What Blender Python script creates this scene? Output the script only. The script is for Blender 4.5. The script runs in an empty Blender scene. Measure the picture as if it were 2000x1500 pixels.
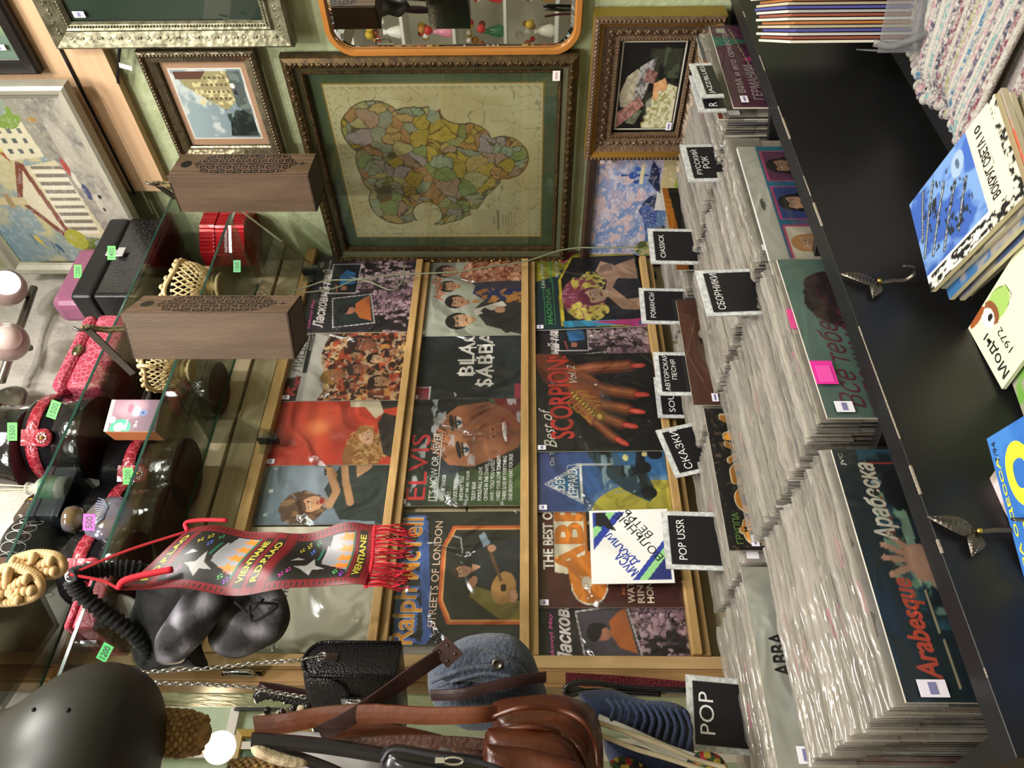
import bpy, bmesh, math, random
import numpy as np
from mathutils import Matrix, Vector, Euler
random.seed(7)
RNG = np.random.default_rng(11)
SC = bpy.context.scene
COL = SC.collection
PI = math.pi
# ------------------------------------------------------------------ camera measurements
YAW, PITCH, FPX = math.radians(37.76), math.radians(1.063), 1459.1
CAM = Vector((-1.741, -1.62, 1.5))
fv = Vector((math.sin(YAW) * math.cos(PITCH), math.cos(YAW) * math.cos(PITCH), math.sin(PITCH)))
rv = Vector((math.cos(YAW), -math.sin(YAW), 0))
dv = fv.cross(rv)
def ray(X, Y):      # the photograph lies on its side: its x runs down the room, its y runs leftwards
    return rv * (750 - Y) + dv * (X - 1000) + fv * FPX
def PX(X, Y, x): a = ray(X, Y); return CAM + a * ((x - CAM.x) / a.x)
def PY(X, Y, y): a = ray(X, Y); return CAM + a * ((y - CAM.y) / a.y)
def PZ(X, Y, z): a = ray(X, Y); return CAM + a * ((z - CAM.z) / a.z)
def PD(X, Y, d): return CAM + ray(X, Y) * (d / FPX)
cam = bpy.data.cameras.new('camera'); cam.lens = 36 * FPX / 2000; cam.sensor_width = 36; cam.clip_start = .02
co = bpy.data.objects.new('camera', cam); COL.objects.link(co)
mw = Matrix((dv, rv, -fv)).transposed().to_4x4(); mw.translation = CAM
co.matrix_world = mw; SC.camera = co
SC.view_settings.view_transform = 'Standard'; SC.view_settings.look = 'None'; SC.view_settings.gamma = 1
SC.view_settings.exposure = 0.12
try:
    SC.cycles.transparent_max_bounces = 24; SC.cycles.max_bounces = 6; SC.cycles.diffuse_bounces = 3; SC.cycles.glossy_bounces = 3; SC.cycles.caustics_reflective = False; SC.cycles.caustics_refractive = False
except Exception: pass
# ------------------------------------------------------------------ colours and materials
def lin(h):
    if not isinstance(h, str): return tuple(h)
    h = h.lstrip('#'); o = []
    for i in (0, 2, 4):
        v = int(h[i:i+2], 16) / 255
        o.append(v / 12.92 if v <= .04045 else ((v + .055) / 1.055) ** 2.4)
    return tuple(o)
MATS = {}
def M(name, col='#888888', rough=.5, metal=0., bump=None, var=None, coat=0., emit=0., alpha=1., trans=0., attr=False,
      scale=(1, 1, 1), croc=None, ior=1.45, sheen=0., bdist=.01):
    if name in MATS: return MATS[name]
    m = bpy.data.materials.new(name); m.use_nodes = True; n = m.node_tree.nodes; L = m.node_tree.links
    b = n['Principled BSDF']; c = lin(col)
    b.inputs['Base Color'].default_value = (*c, 1); b.inputs['Roughness'].default_value = rough
    b.inputs['Metallic'].default_value = metal; b.inputs['Coat Weight'].default_value = coat; b.inputs['Coat Roughness'].default_value = .08
    b.inputs['Alpha'].default_value = alpha; b.inputs['Transmission Weight'].default_value = trans; b.inputs['IOR'].default_value = ior
    if sheen: b.inputs['Sheen Weight'].default_value = sheen
    if emit: b.inputs['Emission Color'].default_value = (*c, 1); b.inputs['Emission Strength'].default_value = emit
    tc = n.new('ShaderNodeTexCoord'); mp = n.new('ShaderNodeMapping'); mp.inputs['Scale'].default_value = scale
    L.new(tc.outputs['Object'], mp.inputs['Vector'])
    if attr:
        a = n.new('ShaderNodeVertexColor'); a.layer_name = 'Col'; L.new(a.outputs['Color'], b.inputs['Base Color'])
    if var:      # (noise scale, second colour, sharpness 0..1)
        t = n.new('ShaderNodeTexNoise'); t.inputs['Scale'].default_value = var[0]; t.inputs['Detail'].default_value = 5
        t.inputs['Roughness'].default_value = .62
        L.new(mp.outputs['Vector'], t.inputs['Vector'])
        r = n.new('ShaderNodeValToRGB'); s = var[2]
        r.color_ramp.elements[0].position = .3 + .18 * s; r.color_ramp.elements[1].position = .7 - .18 * s
        r.color_ramp.elements[0].color = (*c, 1); r.color_ramp.elements[1].color = (*lin(var[1]), 1)
        L.new(t.outputs['Fac'], r.inputs['Fac']); L.new(r.outputs['Color'], b.inputs['Base Color'])
    if croc:     # (cell scale, seam colour)
        v = n.new('ShaderNodeTexVoronoi'); v.feature = 'DISTANCE_TO_EDGE'; v.inputs['Scale'].default_value = croc[0]
        L.new(mp.outputs['Vector'], v.inputs['Vector'])
        r = n.new('ShaderNodeValToRGB'); r.color_ramp.elements[0].position = .02; r.color_ramp.elements[1].position = .12
        r.color_ramp.elements[0].color = (*lin(croc[1]), 1); r.color_ramp.elements[1].color = (*c, 1)
        L.new(v.outputs['Distance'], r.inputs['Fac']); L.new(r.outputs['Color'], b.inputs['Base Color'])
        bp = n.new('ShaderNodeBump'); bp.inputs['Strength'].default_value = .5; bp.inputs['Distance'].default_value = .004
        L.new(r.outputs['Color'], bp.inputs['Height'])
        r2 = n.new('ShaderNodeMath'); r2.operation = 'MINIMUM'; r2.inputs[1].default_value = .15; L.new(v.outputs['Distance'], r2.inputs[0]); L.new(r2.outputs[0], bp.inputs['Height'])
        bp.inputs['Distance'].default_value = .012
        L.new(bp.outputs['Normal'], b.inputs['Normal'])
    if bump:     # (scale, strength, kind)
        k = bump[2] if len(bump) > 2 else 'noise'
        if k == 'noise': t = n.new('ShaderNodeTexNoise'); t.inputs['Detail'].default_value = 4; out = t.outputs['Fac']
        elif k == 'vor': t = n.new('ShaderNodeTexVoronoi'); out = t.outputs['Distance']
        elif k == 'wave': t = n.new('ShaderNodeTexWave'); t.inputs['Distortion'].default_value = 7; t.inputs['Detail'].default_value = 3; t.inputs['Detail Scale'].default_value = 2; out = t.outputs['Fac']
        t.inputs['Scale'].default_value = bump[0]; L.new(mp.outputs['Vector'], t.inputs['Vector'])
        bp = n.new('ShaderNodeBump'); bp.inputs['Strength'].default_value = bump[1]; bp.inputs['Distance'].default_value = bdist
        L.new(out, bp.inputs['Height']); L.new(bp.outputs['Normal'], b.inputs['Normal'])
        if coat: L.new(bp.outputs['Normal'], b.inputs['Coat Normal'])
    MATS[name] = m; return m
def film(name, tint, op, rough=.12, bscale=14, bstr=.5, scale=(1, 1, 1), haze=(.62, .6, .57), bd=.02):   # clear plastic / thin glass: see-through with a gloss
    if name in MATS: return MATS[name]
    m = bpy.data.materials.new(name); m.use_nodes = True; n = m.node_tree.nodes; L = m.node_tree.links
    n.remove(n['Principled BSDF']); out = n['Material Output']
    tr = n.new('ShaderNodeBsdfTransparent'); tr.inputs['Color'].default_value = (*lin(tint), 1)
    gl = n.new('ShaderNodeBsdfGlossy'); gl.inputs['Roughness'].default_value = rough
    df = n.new('ShaderNodeBsdfDiffuse'); df.inputs['Color'].default_value = (*haze, 1)
    fr = n.new('ShaderNodeLayerWeight'); fr.inputs['Blend'].default_value = .25
    ma = n.new('ShaderNodeMath'); ma.operation = 'MULTIPLY_ADD'; ma.inputs[1].default_value = .6; ma.inputs[2].default_value = .02
    L.new(fr.outputs['Fresnel'], ma.inputs[0])
    m1 = n.new('ShaderNodeMixShader'); m1.inputs[0].default_value = op; L.new(tr.outputs[0], m1.inputs[1]); L.new(df.outputs[0], m1.inputs[2])
    m2 = n.new('ShaderNodeMixShader'); L.new(ma.outputs[0], m2.inputs[0]); L.new(m1.outputs[0], m2.inputs[1]); L.new(gl.outputs[0], m2.inputs[2])
    L.new(m2.outputs[0], out.inputs['Surface'])
    if bstr:
        tc = n.new('ShaderNodeTexCoord'); mp = n.new('ShaderNodeMapping'); mp.inputs['Scale'].default_value = scale
        t = n.new('ShaderNodeTexNoise'); t.inputs['Scale'].default_value = bscale; t.inputs['Detail'].default_value = 2; t.inputs['Distortion'].default_value = 1.2
        bp = n.new('ShaderNodeBump'); bp.inputs['Strength'].default_value = bstr; bp.inputs['Distance'].default_value = bd
        L.new(tc.outputs['Object'], mp.inputs['Vector']); L.new(mp.outputs['Vector'], t.inputs['Vector']); L.new(t.outputs['Fac'], bp.inputs['Height'])
        L.new(bp.outputs['Normal'], gl.inputs['Normal']); L.new(bp.outputs['Normal'], fr.inputs['Normal'])
    MATS[name] = m; return m
def flat(c, rough=.5): return M('print_' + c.strip('#') + ('' if rough == .5 else str(rough)), c, rough)
ART = M('printed_card', attr=True, rough=.42, bump=(9, .05))
ARTG = M('oil_paint', attr=True, rough=.35, bump=(160, .5), bdist=.002)
SLEEVE = film('sleeve_film', '#f8f8f6', .012, .16, 7, 1., (1, 1, 1), (.6, .62, .66), .035)
GLASS = film('clear_glass', '#eef3f0', .004, .03, 5, 0)
# ------------------------------------------------------------------ object helpers
def tag(o, label, cat, group=None, kind=None):
    if label: o['label'] = label
    if cat: o['category'] = cat
    if group: o['group'] = group
    if kind: o['kind'] = kind
    return o
def empty(name, loc, label, cat, group=None, rot=None):
    o = bpy.data.objects.new(name, None); COL.objects.link(o); o.empty_display_size = .02
    if isinstance(loc, Matrix): o.matrix_world = loc
    else:
        o.location = loc
        if rot is not None: o.rotation_euler = rot
    return tag(o, label, cat, group)
class MB:
    def __init__(s): s.v = []; s.f = []; s.mi = []; s.sm = []; s.mats = []
    def slot(s, m):
        if m not in s.mats: s.mats.append(m)
        return s.mats.index(m)
    def add(s, vs, fs, m, smooth=False, mat=None):
        b = len(s.v); k = s.slot(m)
        if mat is not None: vs = [mat @ Vector(v) for v in vs]
        s.v += [tuple(v) for v in vs]
        for f in fs: s.f.append(tuple(b + i for i in f)); s.mi.append(k); s.sm.append(smooth)
        return s
    def box(s, c, d, m, rot=None, mat=None):
        x, y, z = (q / 2 for q in d)
        vs = [Vector((i * x, j * y, k * z)) for i in (-1, 1) for j in (-1, 1) for k in (-1, 1)]
        if rot: R = Euler(rot).to_matrix(); vs = [R @ v for v in vs]
        vs = [v + Vector(c) for v in vs]
        return s.add(vs, [(0, 1, 3, 2), (4, 6, 7, 5), (0, 4, 5, 1), (2, 3, 7, 6), (0, 2, 6, 4), (1, 5, 7, 3)], m, False, mat)
    def bb(s, x0, x1, y0, y1, z0, z1, m): return s.box(((x0+x1)/2, (y0+y1)/2, (z0+z1)/2), (abs(x1-x0), abs(y1-y0), abs(z1-z0)), m)
    def rings(s, R, m, closed=True, cap=True, smooth=True, mat=None, loop=False):
        n = len(R[0]); vs = [v for r in R for v in r]; fs = []
        K = len(R)
        for i in range(K if loop else K - 1):
            for j in range(n if closed else n - 1):
                a = i * n + j; b = i * n + (j + 1) % n; i2 = (i + 1) % K; c = i2 * n + (j + 1) % n; d = i2 * n + j
                fs.append((a, b, c, d))
        if cap and closed and not loop: fs.append(tuple(range(n))[::-1]); fs.append(tuple((K - 1) * n + j for j in range(n)))
        return s.add(vs, fs, m, smooth, mat)
    def lathe(s, prof, m, c=(0, 0, 0), n=32, mat=None, cap=True, sx=1, sy=1):
        R = [[(c[0] + r * sx * math.cos(2 * PI * j / n), c[1] + r * sy * math.sin(2 * PI * j / n), c[2] + z) for j in range(n)] for r, z in prof]
        return s.rings(R, m, mat=mat, cap=cap)
    def tube(s, pts, r, m, n=8, loop=False, flat=1., mat=None):
        P = [Vector(p) for p in pts]; R = []; K = len(P); up = Vector((.13, .31, .94))
        for i, p in enumerate(P):
            t = (P[(i+1) % K] - P[i-1]) if loop else (P[min(i+1, K-1)] - P[max(i-1, 0)])
            t.normalize(); a = t.cross(up)
            if a.length < .05: a = t.cross(Vector((1, 0, 0)))
            a.normalize(); b = t.cross(a); up = b * (1 if b.dot(up) > 0 else -1)
            rr = r[i] if isinstance(r, (list, tuple)) else r
            R.append([p + a * rr * math.cos(2*PI*j/n) + b * rr * flat * math.sin(2*PI*j/n) for j in range(n)])
        return s.rings(R, m, loop=loop, mat=mat)
    def strap(s, pts, w, t, m, side):   # a flat band along pts; 'side' is the band's width direction
        P = [Vector(p) for p in pts]; R = []; K = len(P)
        for i, p in enumerate(P):
            d = P[min(i+1, K-1)] - P[max(i-1, 0)]; d.normalize()
            sd = Vector(side(i / (K-1)) if callable(side) else side); sd = (sd - d * sd.dot(d)).normalized(); nn = d.cross(sd)
            ww = w(i/(K-1)) if callable(w) else w
            R.append([p - sd*ww/2 - nn*t/2, p - sd*ww/2 + nn*t/2, p - sd*ww/6 + nn*t*.7, p + sd*ww/6 + nn*t*.7, p + sd*ww/2 + nn*t/2, p + sd*ww/2 - nn*t/2])
        return s.rings(R, m, smooth=False)
    def ball(s, c, r, m, n=12, k=8, mat=None):
        if not isinstance(r, (tuple, list)): r = (r, r, r)
        R = [[(c[0] + r[0]*math.sin(PI*i/k)*math.cos(2*PI*j/n), c[1] + r[1]*math.sin(PI*i/k)*math.sin(2*PI*j/n), c[2] - r[2]*math.cos(PI*i/k)) for j in range(n)] for i in [.05] + list(range(1, k)) + [k-.05]]
        return s.rings(R, m, mat=mat)
    def build(s, name, parent=None, loc=None, rot=None, bevel=0, sub=0, mw=None):
        me = bpy.data.meshes.new(name); me.from_pydata(s.v, [], s.f)
        for m in s.mats: me.materials.append(m)
        me.polygons.foreach_set('material_index', s.mi); me.polygons.foreach_set('use_smooth', s.sm); me.update()
        o = bpy.data.objects.new(name, me); COL.objects.link(o)
        if parent: o.parent = parent
        if loc is not None: o.location = loc
        if rot is not None: o.rotation_euler = rot
        if mw is not None: o.matrix_world = mw
        if bevel:
            b = o.modifiers.new('bevel', 'BEVEL'); b.width = bevel; b.segments = 3; b.limit_method = 'ANGLE'; b.harden_normals = False
        if sub: q = o.modifiers.new('sub', 'SUBSURF'); q.levels = sub; q.render_levels = sub
        return o
def spline(pts, k=8):   # Catmull-Rom
    P = [Vector(p) for p in pts]; P = [P[0]*2 - P[1]] + P + [P[-1]*2 - P[-2]]; o = []
    for i in range(1, len(P) - 2):
        for j in range(k):
            t = j / k; a, b, c, d = P[i-1:i+3]
            o.append(.5 * ((2*b) + (c-a)*t + (2*a-5*b+4*c-d)*t*t + (3*b-a-3*c+d)*t**3))
    return o + [P[-2]]
# ------------------------------------------------------------------ lettering (built-in font turned into mesh)
TX = {}
def letters(s, bold=0.):
    key = (s, bold)
    if key in TX: return TX[key]
    cu = bpy.data.curves.new('t', 'FONT'); cu.body = s; cu.size = 1; cu.offset = bold; cu.resolution_u = 3; cu.fill_mode = 'FRONT'; cu.align_x = 'LEFT'
    o = bpy.data.objects.new('t', cu); COL.objects.link(o)
    me = o.to_mesh(); n = len(me.vertices); v = np.zeros(n * 3); me.vertices.foreach_get('co', v); v = v.reshape(-1, 3)[:, :2].copy()
    f = [tuple(p.vertices) for p in me.polygons]
    o.to_mesh_clear(); bpy.data.objects.remove(o); bpy.data.curves.remove(cu)
    if n: lo = v.min(0); hi = v.max(0); asp = (hi[0]-lo[0]) / max(hi[1]-lo[1], 1e-6); v = (v - lo) / np.maximum(hi - lo, 1e-6)
    else: asp = 1
    TX[key] = (v, f, asp); return TX[key]
# ------------------------------------------------------------------ printed pictures: colours on a fine grid
def vnoise(h, w, sc, seed=0, octv=4, ax=1., ay=1.):
    r = np.random.default_rng(seed); out = np.zeros((h, w)); amp = 1; tot = 0
    for o in range(octv):
        gy = max(2, int(sc * ay * 2**o) + 2); gx = max(2, int(sc * ax * 2**o) + 2); g = r.random((gy, gx))
        y = np.linspace(0, gy - 1.001, h); x = np.linspace(0, gx - 1.001, w)
        y0 = y.astype(int); x0 = x.astype(int); fy = (y - y0)[:, None]; fx = (x - x0)[None]
        fy = fy*fy*(3-2*fy); fx = fx*fx*(3-2*fx)
        A = g[y0][:, x0]; B = g[y0][:, x0+1]; C = g[y0+1][:, x0]; D = g[y0+1][:, x0+1]
        out += amp * (A*(1-fx)*(1-fy) + B*fx*(1-fy) + C*(1-fx)*fy + D*fx*fy); tot += amp; amp *= .55
    return out / tot
def cells(h, w, n, seed=0, ay=1.):
    r = np.random.default_rng(seed); px = r.random(n); py = r.random(n) * ay
    Y, X = np.mgrid[0:h, 0:w]; X = X / w + (vnoise(h, w, 14, seed+1, 3) - .5) * .07; Y = Y / h * ay + (vnoise(h, w, 14, seed+2, 3) - .5) * .07
    best = np.full((h, w), 9.); sec = np.full((h, w), 9.); idx = np.zeros((h, w), int)
    for i in range(n):
        d = (X - px[i])**2 + (Y - py[i])**2; nb = d < best
        sec = np.where(nb, best, np.minimum(sec, d)); idx = np.where(nb, i, idx); best = np.where(nb, d, best)
    return idx, np.sqrt(sec) - np.sqrt(best), px, py / ay
class Art:
    def __init__(s, w, h, col='#ffffff'):
        s.w, s.h = w, h; s.p = np.empty((h, w, 3)); s.p[:] = lin(col)
        s.Y, s.X = np.mgrid[0:h, 0:w]; s.X = (s.X + .5) / w; s.Y = (s.Y + .5) / h
    def put(s, mask, col, a=1.):
        m = (np.clip(mask.astype(float), 0, 1) * a)[..., None]; s.p = s.p * (1 - m) + np.array(lin(col) if isinstance(col, (str, tuple)) else col) * m; return s
    def rect(s, x0, y0, x1, y1, c, a=1.): return s.put((s.X >= x0) & (s.X <= x1) & (s.Y >= y0) & (s.Y <= y1), c, a)
    def grad(s, c0, c1, x0=0, y0=0, x1=0, y1=1, mask=None):
        t = ((s.X-x0)*(x1-x0) + (s.Y-y0)*(y1-y0)) / ((x1-x0)**2 + (y1-y0)**2); t = np.clip(t, 0, 1)[..., None]
        g = np.array(lin(c0))*(1-t) + np.array(lin(c1))*t
        if mask is None: s.p = g
        else: m = mask[..., None]; s.p = np.where(m, g, s.p)
        return s
    def el(s, cx, cy, rx, ry, c, a=1., rot=0., soft=0.):
        co_, si = math.cos(rot), math.sin(rot); dx = s.X - cx; dy = s.Y - cy; u = (dx*co_ + dy*si)/rx; v = (-dx*si + dy*co_)/ry; d = np.sqrt(u*u + v*v)
        return s.put(np.clip((1 - d)/soft, 0, 1) if soft else d <= 1, c, a)
    def poly(s, P, c, a=1.):
        ins = np.zeros(s.X.shape, bool); n = len(P)
        for i in range(n):
            (x1, y1), (x2, y2) = P[i], P[(i+1) % n]
            if y1 == y2: continue
            ins ^= ((y1 > s.Y) != (y2 > s.Y)) & (s.X < (x2-x1)*(s.Y-y1)/(y2-y1) + x1)
        return s.put(ins, c, a)
    def line(s, P, w, c, a=1.):
        m = np.zeros(s.X.shape, bool); asp = s.h / s.w
        for (x1, y1), (x2, y2) in zip(P[:-1], P[1:]):
            dx, dy = x2-x1, (y2-y1)*asp; L = dx*dx + dy*dy + 1e-9; t = np.clip(((s.X-x1)*dx + (s.Y-y1)*asp*dy)/L, 0, 1)
            m |= (s.X-x1-t*dx)**2 + ((s.Y-y1)*asp - t*dy)**2 < w*w/4
        return s.put(m, c, a)
    def noise(s, sc, c, lo=.5, hi=.6, seed=0, ax=1., ay=1., a=1., mask=None):
        m = np.clip((vnoise(s.h, s.w, sc, seed, 4, ax, ay) - lo)/(hi-lo), 0, 1)
        if mask is not None: m = m * mask
        return s.put(m, c, a)
    def box(s, x0, y0, x1, y1): return (s.X >= x0) & (s.X <= x1) & (s.Y >= y0) & (s.Y <= y1)
    def face(s, cx, cy, r, skin='#d9a684', hair='#20150f', rot=0., fem=False):
        c_, n_ = math.cos(rot), math.sin(rot)
        def q(x, y): return cx + (x*c_ - y*n_)*r, cy + (x*n_ + y*c_)*r
        a = q(0, -.22); s.el(*a, 1.02*r, 1.12*r, hair, rot=rot)
        if fem: a = q(-.7, .6); s.el(*a, .5*r, .8*r, hair, rot=rot); a = q(.7, .6); s.el(*a, .5*r, .8*r, hair, rot=rot)
        a = q(0, .95); s.el(*a, .42*r, .5*r, tuple(v*.75 for v in lin(skin)), rot=rot)
        a = q(0, .1); s.el(*a, .76*r, 1.02*r, skin, rot=rot)
        a = q(.35, .2); s.el(*a, .45*r, .8*r, tuple(v*.72 for v in lin(skin)), .6, rot=rot, soft=.6)
        a = q(-.1, -.82); s.el(*a, .72*r, .4*r, hair, rot=rot)
        for e in (-.3, .3):
            a = q(e, -.22); s.el(*a, .2*r, .06*r, hair, rot=rot)
            a = q(e, -.05); s.el(*a, .16*r, .085*r, '#efe6dc', rot=rot); s.el(*a, .075*r, .08*r, '#1d1a22', rot=rot)
        s.line([q(-.04, 0), q(.06, .3), q(-.1, .34)], .07*r, tuple(v*.6 for v in lin(skin)))
        a = q(0, .6); s.el(*a, .26*r, .1*r, '#9c3a34' if fem else '#94554a', rot=rot); s.line([q(-.22, .6), q(.22, .6)], .04*r, '#4a1d1a')
class Sheet:
    """a thin board / card: printed front at local -Y, x to the right, z up, origin at lower left"""
    def __init__(s, w, h, t, art=None, res=.0021, edge='#d8d2c4', base='#ffffff', mat=None, bend=None):
        s.w, s.h, s.t, s.edge, s.bend = w, h, t, edge, bend
        s.a = art or Art(max(4, int(w/res)), max(4, int(h/res)), base); s.txt = []; s.mat = mat or ART
    def text(s, t, x, y, w, h, col, rot=0., shear=0., bold=0., rough=.5):   # box x, y (top left) w, h in 0..1 of the sheet
        s.txt.append((t, x, y, w, h, col, rot, shear, bold)); return s
    def make(s, name, mw=None, parent=None, extra=None):
        A = s.a; nx, ny = A.w, A.h; mb = MB()
        xs = np.linspace(0, s.w, nx); zs = np.linspace(s.h, 0, ny); XX, ZZ = np.meshgrid(xs, zs)
        V = np.stack([XX, np.full_like(XX, -s.t), ZZ], -1).reshape(-1, 3)
        i = np.arange((ny-1)*(nx-1)); r_, c_ = i // (nx-1), i % (nx-1); a = r_*nx + c_
        F = np.stack([a, a+nx, a+nx+1, a+1], -1)
        nb = len(V); t = s.t
        E = [(0, -t, 0), (s.w, -t, 0), (s.w, -t, s.h), (0, -t, s.h), (0, 0, 0), (s.w, 0, 0), (s.w, 0, s.h), (0, 0, s.h)]
        EF = [(0, 4, 5, 1), (1, 5, 6, 2), (2, 6, 7, 3), (3, 7, 4, 0), (4, 7, 6, 5)]
        mats = [s.mat, flat(s.edge)]; verts = [V, np.array(E)]; faces = [F.tolist(), [tuple(nb + k for k in f) for f in EF]]; mi = [0]*len(F) + [1]*5; nv = nb + 8
        tx_all = []
        for (tx, x, y, w, h, col, rot, sh, bold) in s.txt:      # heavy lettering: a few slightly shifted strikes
            if bold > .025:
                dx, dy = (bold-.015)*h*s.h/s.w*.55, (bold-.015)*h*.55
                for ox, oy in ((-dx, 0), (dx, 0), (0, -dy), (0, dy), (0, 0)): tx_all.append((tx, x+ox, y+oy, w, h, col, rot, sh, .015))
            else: tx_all.append((tx, x, y, w, h, col, rot, sh, bold))
        for k, (tx, x, y, w, h, col, rot, sh, bold) in enumerate(tx_all):
            v, f, _ = letters(tx, bold)
            if not len(v): continue
            u = v.copy(); lx = u[:, 0]*w*s.w; lz = u[:, 1]*h*s.h; lx = lx + sh*lz
            px, pz = x*s.w, (1-y-h)*s.h; cx, cz = px + w*s.w/2, pz + h*s.h/2
            lx = lx + px - cx; lz = lz + pz - cz; X = lx*math.cos(rot) - lz*math.sin(rot) + cx; Z = lx*math.sin(rot) + lz*math.cos(rot) + cz
            ok = (X > -.0005) & (X < s.w + .0005) & (Z > -.0005) & (Z < s.h + .0005)
            mm = flat(col)
            if mm not in mats: mats.append(mm)
            m_i = mats.index(mm)
            verts.append(np.stack([X, np.full_like(X, -t - .0003 - .00002*k), Z], -1))
            ff = [tuple(nv + q for q in g) for g in f if all(ok[q] for q in g)]; faces.append(ff); mi += [m_i]*len(ff); nv += len(v)
        if s.bend is not None: faces[1] = []; mi = [0]*len(F) + mi[len(F)+5:]
        V = np.concatenate(verts)
        if s.bend is not None: V = s.bend(V)
        me = bpy.data.meshes.new(name); me.from_pydata(V.tolist(), [], [f for g in faces for f in g])
        for m in mats: me.materials.append(m)
        me.polygons.foreach_set('material_index', mi)
        ca = me.color_attributes.new('Col', 'FLOAT_COLOR', 'POINT'); d = np.ones((len(V), 4)); d[:nb, :3] = A.p.reshape(-1, 3); ca.data.foreach_set('color', d.ravel().astype(np.float32))
        me.update(); o = bpy.data.objects.new(name, me); COL.objects.link(o)
        if s.bend is not None: q = o.modifiers.new('solid', 'SOLIDIFY'); q.thickness = .0025; q.offset = -1
        if parent: o.parent = parent
        if mw is not None:
            if parent: o.matrix_local = mw
            else: o.matrix_world = mw
        return o
def frame_mw(TL, TR, BL):   # matrix of a sheet through three corner points (+ width, height)
    TL, TR, BL = Vector(TL), Vector(TR), Vector(BL); ex = (TR - TL); w = ex.length; ex.normalize(); ez = TL - BL; ez -= ex*ez.dot(ex); h = ez.length; ez.normalize(); ey = ez.cross(ex)
    m = Matrix((ex, ey, ez)).transposed().to_4x4(); m.translation = TL - ez*h; return m, w, h
def price(parent, x, z, y, w=.022, h=.014, col='#ece8f2', bar='#7d7ba6', s=None):
    mb = MB(); mb.box((x+w/2, y, z+h/2), (w, .0006, h), flat(col)); mb.box((x+w/2, y-.0004, z+h*.5), (w*.7, .0003, h*.3), flat(bar))
    if s:
        v, f, _ = letters(s, .01); mb.add([(x+w*.12+a*w*.76, y-.0008, z+h*.2+b*h*.6) for a, b in v], f, flat('#15151a'))
    return mb.build('price_tag', parent)
# ================================================================== THE ROOM
WALLG = M('green_plaster', '#939e74', .55, var=(9, '#adb592', .2), bump=(45, .35))
WALLW = M('white_relief_paper', '#b5b0a8', .6, var=(3, '#c2bdb5', .1), bump=(9, .8), bdist=.03)
PINE = M('pine_wood', '#b0925f', .45, var=(6, '#c4a878', 0), scale=(1, 1, 14), bump=(30, .08))
PINEL = M('pale_pine_board', '#b3a482', .5, var=(4, '#c4b796', 0), scale=(.6, 1, 12), bump=(30, .06))
PLY = M('pale_plywood', '#c3a07c', .55, var=(5, '#cfae8a', 0), scale=(1, .5, 14))
TAN = M('tan_wood', '#8b6a42', .35, var=(5, '#99774c', 0), scale=(12, 12, .7))
BLK = M('black_laminate', '#101012', .42, var=(5, '#161617', .3), bump=(260, .06), bdist=.002)
WHITE = M('white_paint', '#dfddd6', .5)
def struct(name, mb, **k): o = mb.build(name, **k); o['kind'] = 'structure'; return o
struct('floor', MB().bb(-5, 1.4, -4, 2.6, -.1, 0, M('floor_boards', '#7d6a54', .4, var=(4, '#93806a', 0), scale=(8, .6, 1))))
struct('ceiling', MB().bb(-5, 1.4, -4, 2.6, 3.5, 3.6, M('ceiling_paint', '#e8e6e0', .7)))
struct('wall_right', MB().bb(0, .12, -4, .12, 0, 3.5, WALLG))
mb = MB(); mb.bb(-1.3, 0, 0.02, .12, 0, 2.3, WALLG)
W = MB(); nx, nz = 90, 60; R = []
for i in range(nz):
    z = 2.3 + 1.2*i/(nz-1); R.append([(-2.4 + 2.4*j/(nx-1), .02 - .014*max(0, math.sin(9*(j*.03*2.4) + 5*math.sin(z*7 + j*.09)) * math.sin(11*z + 4*math.sin(j*.13))), z) for j in range(nx)])
mb.rings(R[::-1], WALLW, closed=False); mb.bb(-2.4, 0, .03, .12, 2.3, 3.5, WALLW)
struct('wall_back', mb)
struct('wall_left', MB().bb(-5, -4.9, -4, 2.6, 0, 3.5, M('cream_wall', '#cdc6ad', .6, var=(5, '#d8d2bd', .2))))
struct('wall_front', MB().bb(-5, 1.4, -4.1, -4, 0, 3.5, MATS['cream_wall']))
# room seen through the gap at the left of the rack
mb = MB(); mb.bb(-2.6, 1.4, 1.9, 2.0, 0, PY(335, 1400, 1.9).z, M('mint_wall', '#9fb79a', .6, var=(4, '#bccbb0', .2)))
mb.bb(-2.6, 1.4, 1.9, 2.0, PY(335, 1400, 1.9).z, 3.5, MATS['ceiling_paint']); struct('wall_far', mb)
mb = MB(); za = PY(452, 1380, 1.87).z; xa = PY(400, 1436, 1.87).x; mb.bb(xa, 1.4, 1.87, 1.9, za-.04, za, WHITE); mb.bb(xa-.09, xa, 1.86, 1.9, 0, 3.4, WHITE); mb.bb(xa-.06, xa-.03, 1.84, 1.86, 0, 3.4, WHITE); mb.bb(-2.6, xa-.09, 1.86, 1.9, za-.3, za-.27, WHITE)
mb.bb(xa+.16, xa+.19, 1.86, 1.9, 0, za, WHITE); struct('trim_1', mb)
TOPZ = 2.147
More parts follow.
